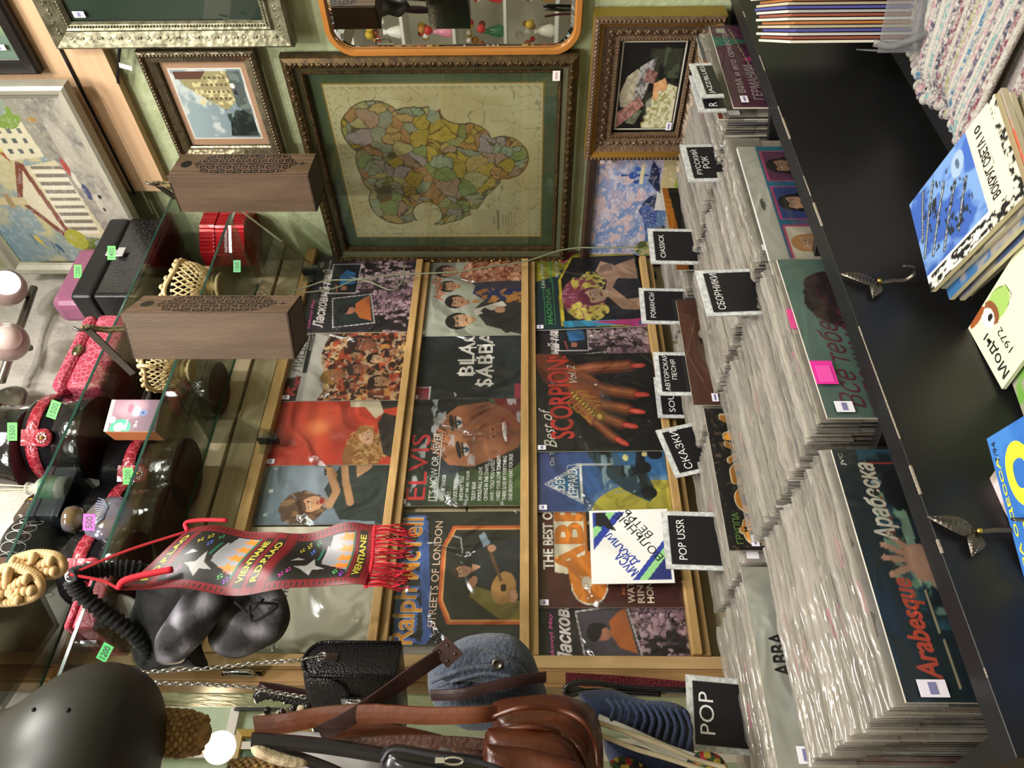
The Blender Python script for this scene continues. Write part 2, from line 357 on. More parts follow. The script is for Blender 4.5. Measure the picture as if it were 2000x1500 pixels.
# pine board behind the rack
mb = MB()
for i, (z0, z1) in enumerate(((1.0, 1.13), (1.137, 1.30), (1.304, 1.47), (1.474, 1.64), (1.644, 1.81), (1.814, 1.98), (1.984, 2.19), (2.198, 2.262), (2.272, 2.5))): mb.bb(-1.235, -.002, -.012, .018, z0, z1, PINEL)
rack = empty('record_rack', (-.62, 0, 1.1), 'pale pine slat rack on the back wall with four horizontal ledges of records', 'display rack')
b = mb.build('back_board', rack, bevel=.0015); b.location = Vector((.62, 0, -1.1))
for z0, z1 in ((TOPZ, TOPZ+.028), (1.812, 1.832), (1.493, 1.513), (1.136, 1.156)):
    m = MB(); k = 0; x = -1.235; xe = -.004 if z0 > 2 else (-.042 if z0 < 1.2 else -.053); zb = z1 if abs(z0-1.493) > .01 else z0+.0002
    m.bb(x, xe, -.056, -.014, z0-.001, zb, M('pine_strip', '#a5834f', .4, var=(5, '#bb9a68', 0), scale=(3, 1, 20))); m.bb(x, xe, -.062, -.0561, z0, z1, M('pine_strip', '#a5834f', .4, var=(5, '#bb9a68', 0), scale=(3, 1, 20)))
    if z0 < 2: m.bb(x, xe, -.050, -.014, z0 - .02, z0 - .0015, M('pine_strip_dark', '#98784a', .4, var=(5, '#ae8e5e', 0), scale=(3, 1, 20)))
    o = m.build('ledge', rack, bevel=.002); o.location = Vector((.62, 0, -1.1))
mb = MB(); mb.bb(-1.262, -1.236, -.05, .02, 0, 2.46, M('side_plank', '#a98a5e', .45, var=(5, '#bb9c70', 0), scale=(9, 9, .6)))
o = mb.build('side_plank', rack, bevel=.002); o.location = Vector((.62, 0, -1.1))
mb = MB(); mb.bb(-1.30, -1.2625, -.05, .012, 0, 3.2, TAN); mb.bb(-1.293, -1.270, -.054, -.05, 0, 3.2, TAN); struct('trim_2', mb, bevel=.006)
mb = MB(); mb.bb(-1.286, -1.278, -.062, -.0545, 2.04, 2.12, M('chrome', '#cfcfd2', .12, 1)); mb.tube([(-1.282, -.058, 2.115), (-1.282, -.08, 2.11), (-1.283, -.085, 2.06), (-1.283, -.07, 2.05)], .004, MATS['chrome'])
tag(mb.build('door_latch'), 'small chrome latch on the tan wooden post', 'latch')
q = PY(1272, 536, -.02); mb = MB(); mb.box((q.x, -.016, q.z), (.022, .008, .030), M('dark_socket', '#2a2c2e', .4)); mb.ball((q.x, -.021, q.z), (.004, .002, .004), M('chrome', '#cfcfd2', .12, 1), 10, 5); tag(mb.build('wall_socket'), 'tiny dark plate with metal screw on the board below the blonde woman record', 'plate')
# glass shelves
def gshelf(z, x0, x1, y0, y1, label, brackets):
    t = empty('glass_shelf', ((x0+x1)/2, (y0+y1)/2, z), label, 'glass shelf', 'glass shelves above the rack')
    o = MB().bb(x0, x1, y0, y1, z-.006, z, GLASS).build('glass_pane', t); o.location = -t.location
    e = MB(); g = M('glass_edge', '#1e3a31', .15); e.bb(x0, x1, y0-.0015, y0, z-.006, z, g); e.bb(x0-.001, x0, y0, y1, z-.006, z, g); e.bb(x0, x1, y1, y1+.001, z-.006, z, M('glass_edge_back', '#2f6a50', .15))
    o = e.build('pane_edge', t); o.location = -t.location
    for bx in brackets:
        m = MB(); h = .004; pts = [(y1-.002, z-.008), (y1-.002, z-.17), (y1-.03, z-.17), (y0+.02, z-.012), (y0+.02, z-.008)]
        m.rings([[(bx-h, y, q) for y, q in pts], [(bx+h, y, q) for y, q in pts]], GLASS, smooth=False)
        m.box((bx, y1-.012, z-.155), (.012, .024, .05), M('black_clip', '#16181a', .2)); m.box((bx, y1-.004, z-.15), (.07, .006, .03), GLASS)
        o = m.build('bracket', t); o.location = -t.location
    return t
gshelf(2.295, -1.6, -.16, -.325, -.064, 'lower glass shelf above the records, carrying the lattice basket and round boxes', (-.72, -.12))
gshelf(2.485, -1.7, -.05, -.31, -.064, 'upper glass shelf with pink and black jewellery boxes on it', ())
# ledge board on the green wall behind the large painting
mb = MB(); mb.bb(-.03, 0, -1.4, -.30, 2.51, 2.80, PLY); mb.bb(-.034, -.03, -1.4, -.29, 2.605, 2.613, M('dark_metal_strip', '#2a2624', .3, .6))
tag(mb.build('wall_board', bevel=.001), 'pale plywood board with dark groove fixed to the green wall', 'board')
# ================================================================== LIGHT
def area(loc, size, power, col=(1, .96, .90), rot=(0, 0, 0), sy=None):
    l = bpy.data.lights.new('ceiling_panel', 'AREA'); l.energy = power; l.size = size; l.color = col
    if sy: l.shape = 'RECTANGLE'; l.size_y = sy
    o = bpy.data.objects.new('ceiling_panel', l); COL.objects.link(o); o.location = loc; o.rotation_euler = rot; return o
area((-1.0, -1.3, 3.42), .5, 42); area((-2.3, -1.0, 3.42), .5, 26); area((-1.6, -2.8, 3.42), .6, 40); area((-3.4, -2.2, 3.42), .6, 30); area((-.8, 1.2, 3.3), .5, 7)
def spot(loc, tgt, power, ang=70, rad=.035, col=(1, .95, .88)):
    l = bpy.data.lights.new('spot_light', 'SPOT'); l.energy = power; l.spot_size = math.radians(ang); l.spot_blend = .6; l.shadow_soft_size = rad; l.color = col
    o = bpy.data.objects.new('spot_light', l); COL.objects.link(o); o.location = loc; o.rotation_euler = (Vector(tgt) - Vector(loc)).to_track_quat('-Z', 'Y').to_euler(); return o
spot((-1.5, -2.1, 3.3), (-.1, -.4, 1.9), 80, 80); spot((-2.0, -1.5, 3.3), (-.8, 0, 1.6), 82, 80); spot((-.75, -1.8, 3.3), (-1.1, -.5, 1.1), 55, 80)
w = bpy.data.worlds.new('World'); SC.world = w; w.use_nodes = True; w.node_tree.nodes['Background'].inputs[0].default_value = (.9, .88, .84, 1); w.node_tree.nodes['Background'].inputs[1].default_value = .2
# ================================================================== RECORD BROWSER
PZT = 1.043
br = empty('record_browser', (-.8, -.45, 0), 'long black record browser bin with vertical front panel and partitions', 'record bin')
def brp(mb, name, **k): o = mb.build(name, br, **k); o.location = Vector((.8, .45, 0)); return o
brp(MB().bb(-1.585, -.01, -.85, -.817, .3, PZT, BLK), 'front_panel', bevel=.0015)
mb = MB(); rr0 = random.Random(2); x = -1.58; CHIP = M('worn_chipboard', '#7a7066', .8, var=(300, '#a89c8c', .3))
while x < -.02:
    L = rr0.uniform(.006, .07)
    if rr0.random() < .5: mb = MB(); hh = rr0.choice((.0006, .0008, .0010, .0022)); mb.box((x+L/2, -.8502, PZT-.0002-hh/2), (L, .0006, hh), CHIP); mb.box((x+L/2, -.8500+hh*.4, PZT+.0001), (L, hh*.8, .0004), CHIP); brp(mb, 'worn_chip')
    x += L
COLX = [(-1.52, -1.195), (-1.165, -.84), (-.80, -.475), (-.435, -.11)]
DIV = [-1.565, -1.18, -.82, -.455, -.03]
for i, x in enumerate(DIV):
    m = MB(); h = .009; pts = [(-.817, .30), (-.817, PZT-.005), (-.09, PZT-.14), (-.09, .30)]
    m.rings([[(x-h, y, z) for y, z in pts], [(x+h, y, z) for y, z in pts]], BLK, smooth=False); brp(m, 'side_panel' if i in (0, 4) else 'partition')
brp(MB().bb(-1.574, -.04, -.816, -.09, .70, .72, BLK), 'bin_floor'); brp(MB().bb(-1.574, -.04, -.086, -.07, .3, .93, BLK), 'rear_panel')
def leaf(mb, base, ang, L, wd, m):
    d = Vector((math.cos(ang), 0, math.sin(ang))); s_ = Vector((-d.z, 0, d.x)); N = 41; fr = []; bk = []
    for i in range(N):
        t = i/(N-1); ww = wd*.5*(math.sin(PI*t**.75)**.9*(1-.25*t)+.03); c = Vector(base)+d*(t*L)+Vector((0, -.004-.006*math.sin(PI*t), 0)); a = []; b = []
        for j in range(13):
            u = (j-6)/6; rib = .0007*math.cos(i*PI/2+abs(u)*2.5)*min(1, abs(u)*3)*(1-abs(u)**4); p = c+s_*(u*ww)+Vector((0, .0022*abs(abs(u)-.5)*2-.0016*(1-abs(u)*6 if abs(u) < .16 else 0)+rib, 0)); a.append(p); b.append(p+Vector((0, .0016, 0)))
        fr.append(a+b[::-1])
    mb.rings(fr, m)
PEW = M('aged_pewter', '#5a544e', .32, .85, bump=(60, .15))
for n_, (X, Y, lab) in enumerate(((1713, 558, 'aged metal leaf shaped coat hook beneath the teal record'), (1905, 1045, 'aged metal leaf shaped coat hook near the blue magazine'))):
    p = PY(X, Y, -.852); s_ = 1.0
    m = MB(); leaf(m, (0, 0, 0), 1.15, .052, .024, PEW); leaf(m, (0, 0, 0), 2.65, .031, .021, PEW)
    m.ball((0, -.010, 0), .0034, M('brass', '#c9a44e', .25, 1)); m.tube(spline([(0, -.006, 0), (.001, -.008, -.018), (.0, -.011, -.036), (.0, -.024, -.044), (.0, -.036, -.036), (0, -.038, -.022)]), .0034, PEW, flat=.6)
    o = m.build('coat_hook', br); o.location = p - br.location; o['label'] = lab
# ================================================================== PICTURE FRAMES ON THE GREEN WALL
def moulding(mb, w, h, prof, mats, x0=0, z0=0):   # prof: (inset, height out), walked from outer edge inwards; mitred
    def loop(i, hh): return [(x0+i, -hh, z0+i), (x0+w-i, -hh, z0+i), (x0+w-i, -hh, z0+h-i), (x0+i, -hh, z0+h-i)]
    for k in range(len(prof)-1):
        a, b = loop(*prof[k]), loop(*prof[k+1]); vs = a+b
        mb.add(vs, [(j, 4+j, 4+(j+1) % 4, (j+1) % 4) for j in range(4)], mats[k % len(mats)] if isinstance(mats, list) else mats)
def ornament(mb, w, h, inset, out, step, size, m, style='leaf'):
    def put(cx, cz, ang, i):
        R = Matrix.Translation((cx, -out, cz)) @ Matrix.Rotation(ang, 4, 'Y')
        if style == 'bead': mb.ball((0, 0, 0), size, m, 6, 4, mat=R)
        elif style == 'rope': mb.ball((0, 0, 0), size, m, 6, 4, mat=R @ Matrix.Rotation(.7, 4, 'Y'))
        else:
            mb.ball((0, 0, 0), size, m, 7, 4, mat=R @ Matrix.Rotation(.6 if i % 2 else -.6, 4, 'Y'))
            mb.ball((step*.3, -.001, (size[2] if isinstance(size, tuple) else size)*(.6 if i % 2 else -.6)), (step*.16, step*.14, step*.16), m, 6, 4, mat=R)
    W_, H_ = w-2*inset, h-2*inset
    n = max(2, round(W_/step)); mm = max(2, round(H_/step))
    for i in range(n+1): x = inset+W_*i/n; put(x, inset, 0, i); put(x, h-inset, PI, i)
    for i in range(1, mm): z = inset+H_*i/mm; put(inset, z, PI/2, i); put(w-inset, z, -PI/2, i)
def wallpic(name, label, cat, y0, y1, z0, z1, x, prof, mats, sheet_fn, orn=(), glass=True, lean=0, parts=None):
    """hung on the right wall (plane x); y0 nearest the viewer"""
    w, h = abs(y1-y0), z1-z0
    t = empty(name, (x, max(y0, y1), z0), label, cat, 'framed pictures', (lean, 0, -PI/2))
    mb = MB(); moulding(mb, w, h, prof, mats)
    for o in orn: ornament(mb, w, h, *o)
    mb.build('frame', t)
    ins = prof[-1][0]; S = sheet_fn(w-2*ins, h-2*ins); dep = max(.002, prof[-1][1]-.006)
    o = S.make('picture', parent=t, mw=Matrix.Translation((ins, -(dep-S.t), ins)))
    if glass: MB().bb(ins, w-ins, -dep-.004, -dep-.0025, ins, h-ins, film('picture_glass', '#f2f6f2', .0, .02, 3, 0)).build('glass', t)
    return t, w, h
BRZ = M('antique_bronze', '#33281a', .42, .6, var=(60, '#574527', .2), bump=(90, .3), bdist=.002)
BRZH = M('gilt_highlight', '#8f7438', .3, .85, var=(80, '#5b4722', .4))
GLDB = M('bright_gilt', '#b08f4e', .28, .9, var=(90, '#7a5f2c', .4))
OLV = M('olive_fillet', '#4a4a34', .45, .2)
# ---- the map
def map_sheet(w, h):
    S = Sheet(w, h, .004, res=.0019, base='#56614a', edge='#3c4a36'); a = S.a
    mx0, mx1, my0, my1 = .072, .928, .064, .936
    a.noise(3, '#5f6a52', .4, .6, 3)
    a.rect(mx0-.016, my0-.012, mx1+.016, my1+.012, '#a8813c'); a.rect(mx0-.01, my0-.007, mx1+.01, my1+.007, '#d9c9a4')
    inside = a.box(mx0, my0, mx1, my1); a.put(inside, '#dccba6'); a.noise(3, '#cfb98f', .45, .6, 5, mask=inside)
    U = (a.X-mx0)/(mx1-mx0); V = (a.Y-my0)/(my1-my0)
    idx, edge, px, py = cells(a.h, a.w, 330, 21)
    nz = (vnoise(a.h, a.w, 6, 8)-.5)*.25
    land = (((U-.50)/.40)**2+((V-.44)/.36)**2 + nz*2.2 < .95) | (((U-.74)/.18)**2+((V-.2)/.16)**2+nz*1.5 < 1) | (((U-.56)/.14)**2+((V-.82)/.12)**2+nz < 1) | (((U-.25)/.16)**2+((V-.24)/.14)**2+nz < 1)
    land &= inside & ~(((U-.17)/.11)**2+((V-.40)/.1)**2+nz < .6) & ~(((U-.86)/.1)**2+((V-.62)/.12)**2+nz < .7)
    pal = ['#b59a48', '#a7a06a', '#b78a62', '#9a9a86', '#c0a24a', '#a99a9a', '#b98a52', '#8f9a62', '#a3a890', '#bfa06a', '#b3917c', '#9aa38c', '#8c8a50', '#b9ab7a']
    pr = np.random.default_rng(5).integers(0, len(pal), 330); lp = np.array([lin(c) for c in pal])
    a.p = np.where(land[..., None], lp[pr[idx]], a.p)
    a.put((edge < .004) & land, '#5d4c36', .85)
    i2, e2, _, _ = cells(a.h, a.w, 1300, 33); a.put((e2 < .0022) & land, '#5d4c36', .4)
    i3, e3, _, _ = cells(a.h, a.w, 160, 44); a.put((e3 < .0018) & inside & ~land, '#7d6a4c', .55)
    gy, gx = np.gradient(land.astype(float)); a.put((abs(gy)+abs(gx) > .4) & inside, '#54452f', .9)
    a.put(inside & ~a.box(mx0+.012, my0+.01, mx1-.012, my1-.01) & (np.sin(a.X*0+U*160+V*160) > .2), '#a2906c', .5)
    for cx, cy, rx, ry in ((.17, .40, .05, .03), (.9, .5, .05, .04), (.85, .78, .05, .05), (.1, .75, .04, .05)): a.el(mx0+cx*(mx1-mx0), my0+cy*(my1-my0), rx*.7, ry*.7, '#cdbb98'); 
    a.rect(mx0+.03, my0+.60*(my1-my0)+.03, mx0+.17, my0+.84*(my1-my0), '#cdbb98')
    S.text('КАРТА', mx0+.07, .72, .05, .008, '#3c3020'); S.text('РОССІЙСКОЙ ИМПЕРІИ', mx0+.035, .735, .13, .013, '#2a2018', bold=.02)
    for i in range(5): S.text('_' * (9-i % 3), mx0+.05, .765+i*.014, .09-.01*(i % 3), .0012, '#5a4a34')
    return S
t, w_, h_ = wallpic('framed_map', 'large antique empire map under glass in ornate bronze frame with green mat', 'framed map', -.695, -.035, 1.372, 2.092, -.012,
    [(0, 0), (0, .020), (.003, .026), (.007, .028), (.016, .034), (.026, .031), (.028, .022), (.038, .018), (.040, .021), (.047, .020), (.050, .010)],
    [BRZ, BRZ, BRZ, BRZ, BRZ, OLV, OLV, BRZ, BRZ, BRZ], map_sheet,
    orn=[(.0165, .033, .021, (.0085, .003, .0042), BRZ), (.0435, .021, .006, (.003, .002, .002), BRZ, 'rope')])
mb = MB()
for i in range(27): mb.ball((.008, -.029, .02+i*.026), (.006, .006, .011), GLDB, 8, 5); mb.ball((.008, -.029, .033+i*.026), (.004, .005, .003), GLDB, 8, 4)
mb.build('gilt_beading', t); price(t, .595, .045, -.026, .026, .018, '#e6dcd8', '#b9a6a6')
# ---- stone-mosaic picture
def shell_sheet(w, h):
    S = Sheet(w, h, .003, res=.0016, base='#0d0d0c', edge='#0d0d0c'); a = S.a
    a.noise(5, '#2a2d22', .5, .6, 2, mask=a.box(.1, .45, .9, .95))
    a.put(((a.X > .02) & (a.X < .98) & (a.Y > .04) & (a.Y < .96)) & ~a.box(.03, .06, .97, .94), '#c9c4b4')
    return_ = a.box(.035, .07, .965, .93); 
    def stone(P, c, c2, sd): 
        q = Art(a.w, a.h, '#000000'); q.poly(P, '#ffffff'); m = q.p[..., 0] > .5; j = (vnoise(a.h, a.w, 18, sd)-.5)
        a.put(m, c); a.noise(30, c2, .45, .62, sd, mask=m, a=.9)
    stone([(.28, .10), (.42, .06), (.62, .16), (.70, .30), (.58, .42), (.40, .36), (.28, .22)], '#8f8a76', '#b3aa92', 3)
    stone([(.30, .28), (.72, .33), (.82, .56), (.56, .50), (.36, .42)], '#9a9896', '#3a3634', 4)
    stone([(.14, .52), (.34, .48), (.44, .62), (.40, .74), (.18, .70)], '#8f9184', '#6d7464', 5)
    stone([(.30, .58), (.54, .56), (.60, .72), (.44, .82), (.34, .76)], '#b98a5e', '#d0a272', 6)
    stone([(.10, .20), (.28, .30), (.24, .44), (.08, .34)], '#6a7058', '#4c5240', 7)
    stone([(.04, .06), (.22, .06), (.40, .36), (.30, .46)], '#7a5650', '#b08078', 8)
    stone([(.56, .40), (.70, .44), (.66, .60), (.54, .56)], '#8a6660', '#5a3a38', 9)
    P = [(.04, .50)] + [(.06+.5*k/12, .46+.16*k/12+(.05 if k % 2 else -.02)) for k in range(13)] + [(.56, .80), (.40, .92), (.04, .92)]
    stone([(.04, .46), (.10, .44), (.12, .50), (.18, .47), (.2, .54), (.27, .5), (.29, .58), (.36, .55), (.37, .66), (.46, .64), (.46, .76), (.54, .78), (.50, .92), (.04, .92)], '#c9c6a8', '#8b8650', 10)
    a.noise(8, '#3f4434', .52, .62, 12, mask=a.box(.6, .66, .96, .9))
    return S
BRN = M('rosy_bronze', '#5e4a3a', .45, .45, var=(70, '#76604a', .2), bump=(120, .5, 'vor'), bdist=.002)
t, w_, h_ = wallpic('framed_stone_picture', 'small dark stone mosaic picture in wide carved rosy bronze frame', 'framed picture', -.795, -.415, 1.046, 1.345, -.012,
    [(0, 0), (0, .045), (.003, .050), (.013, .052), (.018, .046), (.024, .042), (.030, .038), (.054, .026), (.058, .030), (.065, .030), (.068, .022)],
    [M('old_gold_edge', '#8c7428', .4, .5), BRN, BRN, M('gold_band', '#9a7434', .3, .7), MATS['gold_band'], BRN, BRN, BRN, BRN, BRN], shell_sheet,
    orn=[(.008, .052, .010, (.005, .003, .003), BRN, 'rope'), (.042, .033, .022, (.008, .0025, .005), BRN), (.0615, .031, .008, (.004, .002, .002), BRN, 'rope')], glass=False)
price(t, .075, .080, -.024)
# ---- village painting
def village(w, h):
    S = Sheet(w, h, .003, res=.0017, mat=ARTG, edge='#2b1f1a'); a = S.a; a.grad('#7f93bb', '#8e9bb6')
    a.noise(7, '#a29ab2', .48, .6, 3, ax=.7); a.noise(9, '#c0a9ae', .56, .64, 4); a.noise(10, '#6e86b4', .56, .63, 5); a.noise(16, '#b9b4c4', .6, .66, 6)
    a.rect(0, .78, 1, 1, '#7d8d3c'); a.noise(14, '#a9b85c', .5, .58, 7, mask=a.box(0, .9, 1, 1))
    a.poly([(.36, .66), (.44, .58), (.5, .54), (.60, .60), (.66, .68), (.66, .9), (.36, .9)], '#27304e'); a.poly([(.18, .70), (.52, .55), (.56, .62), (.48, .78), (.16, .80)], '#4f5f9a')
    for k in range(9): a.line([(.2+k*.035, .79), (.3+k*.025, .64)], .008, '#2a3566')
    a.poly([(0, .68), (.36, .66), (.36, .9), (0, .9)], '#4d6690'); a.poly([(.12, .78), (.56, .76), (.56, .9), (.12, .9)], '#56749c')
    for k in range(5): a.line([(.15+k*.09, .78), (.15+k*.09, .9)], .004, '#3b4f76')
    a.poly([(.5, .72), (.74, .72), (.74, .9), (.5, .9)], '#c9c6c0'); a.poly([(.68, .72), (.8, .58), (.92, .72)], '#3a4468'); a.poly([(.7, .74), (.98, .74), (.98, .9), (.7, .9)], '#b3a47a'); a.poly([(.66, .76), (.8, .6), (.98, .62), (.9, .7)], '#1f2746')
    a.line([(.84, .3), (.84, .6)], .02, '#33477e'); a.el(.84, .42, .035, .05, '#31519b'); a.el(.9, .46, .025, .04, '#3a5ba6'); a.el(.78, .47, .02, .04, '#2f4a8c'); a.rect(.76, .5, .94, .54, '#cfc4a0')
    a.el(.09, .66, .08, .09, '#4f5a34'); a.el(.04, .72, .07, .1, '#7a8a56'); a.noise(20, '#b8a878', .5, .6, 9, mask=a.box(0, .55, .16, .85)); a.el(.3, .84, .035, .05, '#14161c'); a.noise(40, '#ffffff', .6, .7, 12, a=.18)
    a.rect(0, .9, 1, 1, '#8a9c3e'); a.noise(18, '#c0cc66', .5, .6, 7, mask=a.box(0, .9, 1, 1)); return S
WEN = M('dark_brown_moulding', '#33261f', .35, var=(8, '#3f3028', 0), scale=(1, 1, 6))
t, w_, h_ = wallpic('framed_painting', 'village painting with blue house and cloudy sky in dark brown frame', 'framed painting', -.418, -.014, 1.035, 1.333, -.012, [(0, 0), (0, .02), (.006, .026), (.02, .022), (.026, .012)], WEN, village, glass=False)
price(t, .375, .235, -.024, .014, .03, '#d9cfd6', '#9a8f98')
# ---- narrow street painting
def street(w, h):
    S = Sheet(w, h, .003, res=.0017, mat=ARTG, edge='#8e6f58', base='#9a7b62'); a = S.a
    a.rect(.08, .07, .92, .93, '#c8c2b8'); b_ = a.box(.095, .085, .905, .915); a.grad('#8fa0a4', '#5f7278', mask=b_); a.noise(4, '#b3bcb8', .48, .6, 2, mask=b_*1.); a.noise(5, '#7fb0c0', .6, .66, 8, mask=a.box(.3, .2, .5, .4)*1.)
    a.poly([(.885, .12), (.885, .76), (.58, .80), (.44, .62), (.46, .56), (.60, .36), (.72, .2)], '#8d8560'); a.noise(22, '#c0b88a', .5, .58, 3, mask=((a.X > .5) & (a.Y > .3) & (a.X < .885) & (a.Y < .75))*1.); a.poly([(.80, .12), (.885, .12), (.885, .5), (.80, .42)], '#54392e')
    for k in range(6):
        for j in range(4): a.rect(.56+j*.08, .40+k*.055, .585+j*.08, .43+k*.055, '#3c3a2c', .8)
    a.poly([(.115, .55), (.30, .60), (.42, .72), (.46, .895), (.115, .895)], '#1d2423'); a.noise(14, '#2f3a36', .5, .6, 5, mask=a.box(.115, .58, .45, .895)*1.); a.poly([(.36, .895), (.48, .74), (.885, .74), (.885, .895)], '#4b5452'); a.noise(10, '#65706a', .5, .6, 6, mask=a.box(.45, .76, .885, .89)*1.); a.el(.72, .76, .03, .03, '#c8c8c4'); a.el(.64, .78, .03, .02, '#22262a'); return S
SIL = M('silvered_gilt', '#6d6350', .3, .8, var=(70, '#8f866e', .2), bump=(100, .4, 'vor'), bdist=.002)
DSV = M('dark_silvered', '#4c3e2c', .3, .8, var=(60, '#75634a', .3), bump=(90, .4), bdist=.003)
wallpic('framed_street_painting', 'small old town street painting in silvery gilt frame', 'framed painting', -.712, -.405, 2.148, 2.432, -.012, [(0, 0), (0, .026), (.005, .031), (.012, .030), (.017, .023), (.030, .018), (.033, .013), (.036, .010)],
        [DSV, SIL, DSV, DSV, SIL, SIL, SIL], street, orn=[(.0085, .031, .009, (.004, .0025, .003), SIL, 'rope'), (.0315, .016, .004, .0014, SIL, 'bead')], glass=False)
# ---- big silver frame top, cut by the picture's edge
def greenmat(w, h):
    S = Sheet(w, h, .003, res=.004, base='#2e4038', edge='#2e4038'); a = S.a; a.rect(.2, .14, .8, .86, '#d8d4be'); a.rect(.22, .16, .78, .84, '#9aa382'); a.noise(9, '#5f6e48', .5, .6, 2, mask=a.box(.22, .4, .78, .84)*1.); return S
SIL2 = M('pale_silver_gilt', '#5c5946', .38, .65, var=(50, '#8a8770', .3), bump=(75, .5, 'vor'), bdist=.002)
t, w_, h_ = wallpic('framed_print', 'large print with dark green mat in wide pale silver ornate frame', 'framed print', -1.35, -.735, 2.036, 2.595, -.036, [(0, 0), (0, .03), (.006, .036), (.038, .026), (.044, .032), (.056, .028), (.060, .022)], [SIL2], greenmat,
        orn=[(.022, .029, .022, (.009, .0025, .005), SIL2), (.052, .031, .007, (.003, .002, .003), SIL2, 'rope')])
price(t, .07, .46, -.024, .014, .026)
# ---- black framed print, top right
def pale(w, h):
    S = Sheet(w, h, .003, res=.004, edge='#222222'); a = S.a; a.grad('#9db3a6', '#8da09a'); a.noise(4, '#aab896', .5, .6, 2); return S
t, w_, h_ = wallpic('framed_print', 'pale green print in plain black frame hung above the plywood board', 'framed print', -1.2, -.668, 2.672, 3.2, -.036, [(0, 0), (0, .02), (.006, .026), (.03, .024), (.034, .018)], M('black_frame', '#1c1918', .3), pale)
price(t, .06, .05, -.02, .014, .03)
# ---- large city painting standing on the glass shelf / board
def city(w, h):
    S = Sheet(w, h, .004, res=.0024, mat=ARTG, edge='#d0ccba'); a = S.a; a.grad('#7592a0', '#a3a582'); a.noise(4, '#c0b98e', .46, .6, 3); a.noise(6, '#8a9c9e', .55, .62, 6)
    a.poly([(0, .78), (.3, .74), (.62, .70), (1, .62), (1, 1), (0, 1)], '#9a9688'); a.noise(40, '#84807a', .5, .6, 4, mask=((a.Y > .74))*1.); a.noise(3, '#b7b2a4', .5, .6, 14, mask=((a.Y > .8))*1.)
    a.poly([(.20, .50), (.62, .47), (.66, .74), (.16, .80)], '#cfc8a6'); a.poly([(.14, .50), (.42, .30), (.66, .46), (.64, .50), (.16, .54)], '#7a4434'); a.poly([(.2, .50), (.42, .34), (.6, .47)], '#d6cfb2')
    for k in range(9): x = .2+k*.048; a.rect(x, .53, x+.022, .76, '#e3dec8'); a.rect(x+.024, .54, x+.044, .75, '#7a7466')
    a.rect(.39, .10, .44, .36, '#c4b78e'); a.poly([(.385, .12), (.415, .0), (.445, .12)], '#b04a2c'); a.rect(.37, .22, .46, .26, '#9c8a66')
    a.poly([(.66, .42), (.84, .40), (.88, .66), (.68, .68)], '#d8d2b4'); a.poly([(.64, .43), (.75, .36), (.86, .40)], '#9c4a34'); 
    for k in range(3):
        for j in range(3): a.rect(.70+k*.055, .46+j*.07, .725+k*.055, .49+j*.07, '#55605c')
    a.noise(16, '#6d7a2c', .42, .52, 7, mask=(((a.X-.07)/.1)**2+((a.Y-.66)/.16)**2 < 1)*1.); a.noise(14, '#a7a83a', .4, .5, 8, mask=(((a.X-.16)/.07)**2+((a.Y-.55)/.08)**2 < 1)*1.)
    a.noise(14, '#7c9a44', .4, .5, 9, mask=(((a.X-.93)/.1)**2+((a.Y-.56)/.12)**2 < 1)*1.); a.noise(14, '#c3bb3a', .4, .5, 10, mask=(((a.X-.72)/.05)**2+((a.Y-.36)/.06)**2 < 1)*1.)
    a.el(.62, .78, .05, .02, '#a8443a'); a.el(.47, .83, .05, .02, '#3c4674'); a.el(.4, .87, .06, .022, '#c9c4b4'); a.el(.36, .885, .012, .012, '#222222'); a.el(.54, .80, .05, .016, '#d8d4c4'); a.el(.88, .74, .012, .03, '#a8884a'); a.el(.44, .9, .012, .012, '#222222')
    for cx, cy, c in ((.16, .26, '#d2b63a'), (.1, .38, '#3a5a78'), (.62, .10, '#b5b04a'), (.7, .2, '#45606a'), (.85, .16, '#c0a83a')):
        a.el(cx, cy, .035, .014, c, rot=-.4); a.line([(cx-.05, cy-.03), (cx+.04, cy-.035)], .004, '#2c3438'); a.line([(cx, cy), (cx-.07, cy+.03)], .006, c)
    a.noise(50, '#ffffff', .6, .7, 31, a=.15); a.p *= .72; return S
WHF = M('white_painted_moulding', '#a09d8e', .45, .15, bump=(30, .2))
wallpic('framed_city_painting', 'large city square painting with columned hall and helicopters in white frame', 'framed painting', -.665, -.052, 2.60, 3.06, -.075, [(0, 0), (0, .03), (.008, .036), (.02, .032), (.03, .022), (.036, .018)], WHF, city, glass=False, orn=())
mb = MB(); q = PX(236, 84, -.03); mb.tube(spline([q, PX(232, 110, -.028), PX(230, 150, -.028), PX(232, 190, -.02)]), .004, M('black_cable', '#121212', .4), 8); q = PX(246, 130, -.04); mb.box(tuple(q), (.004, .012, .03), flat('#c9c9c6'), rot=(.3, 0, 0)); tag(mb.build('wall_cable'), 'black cable with white clip on the green wall below the silver frame', 'cable')
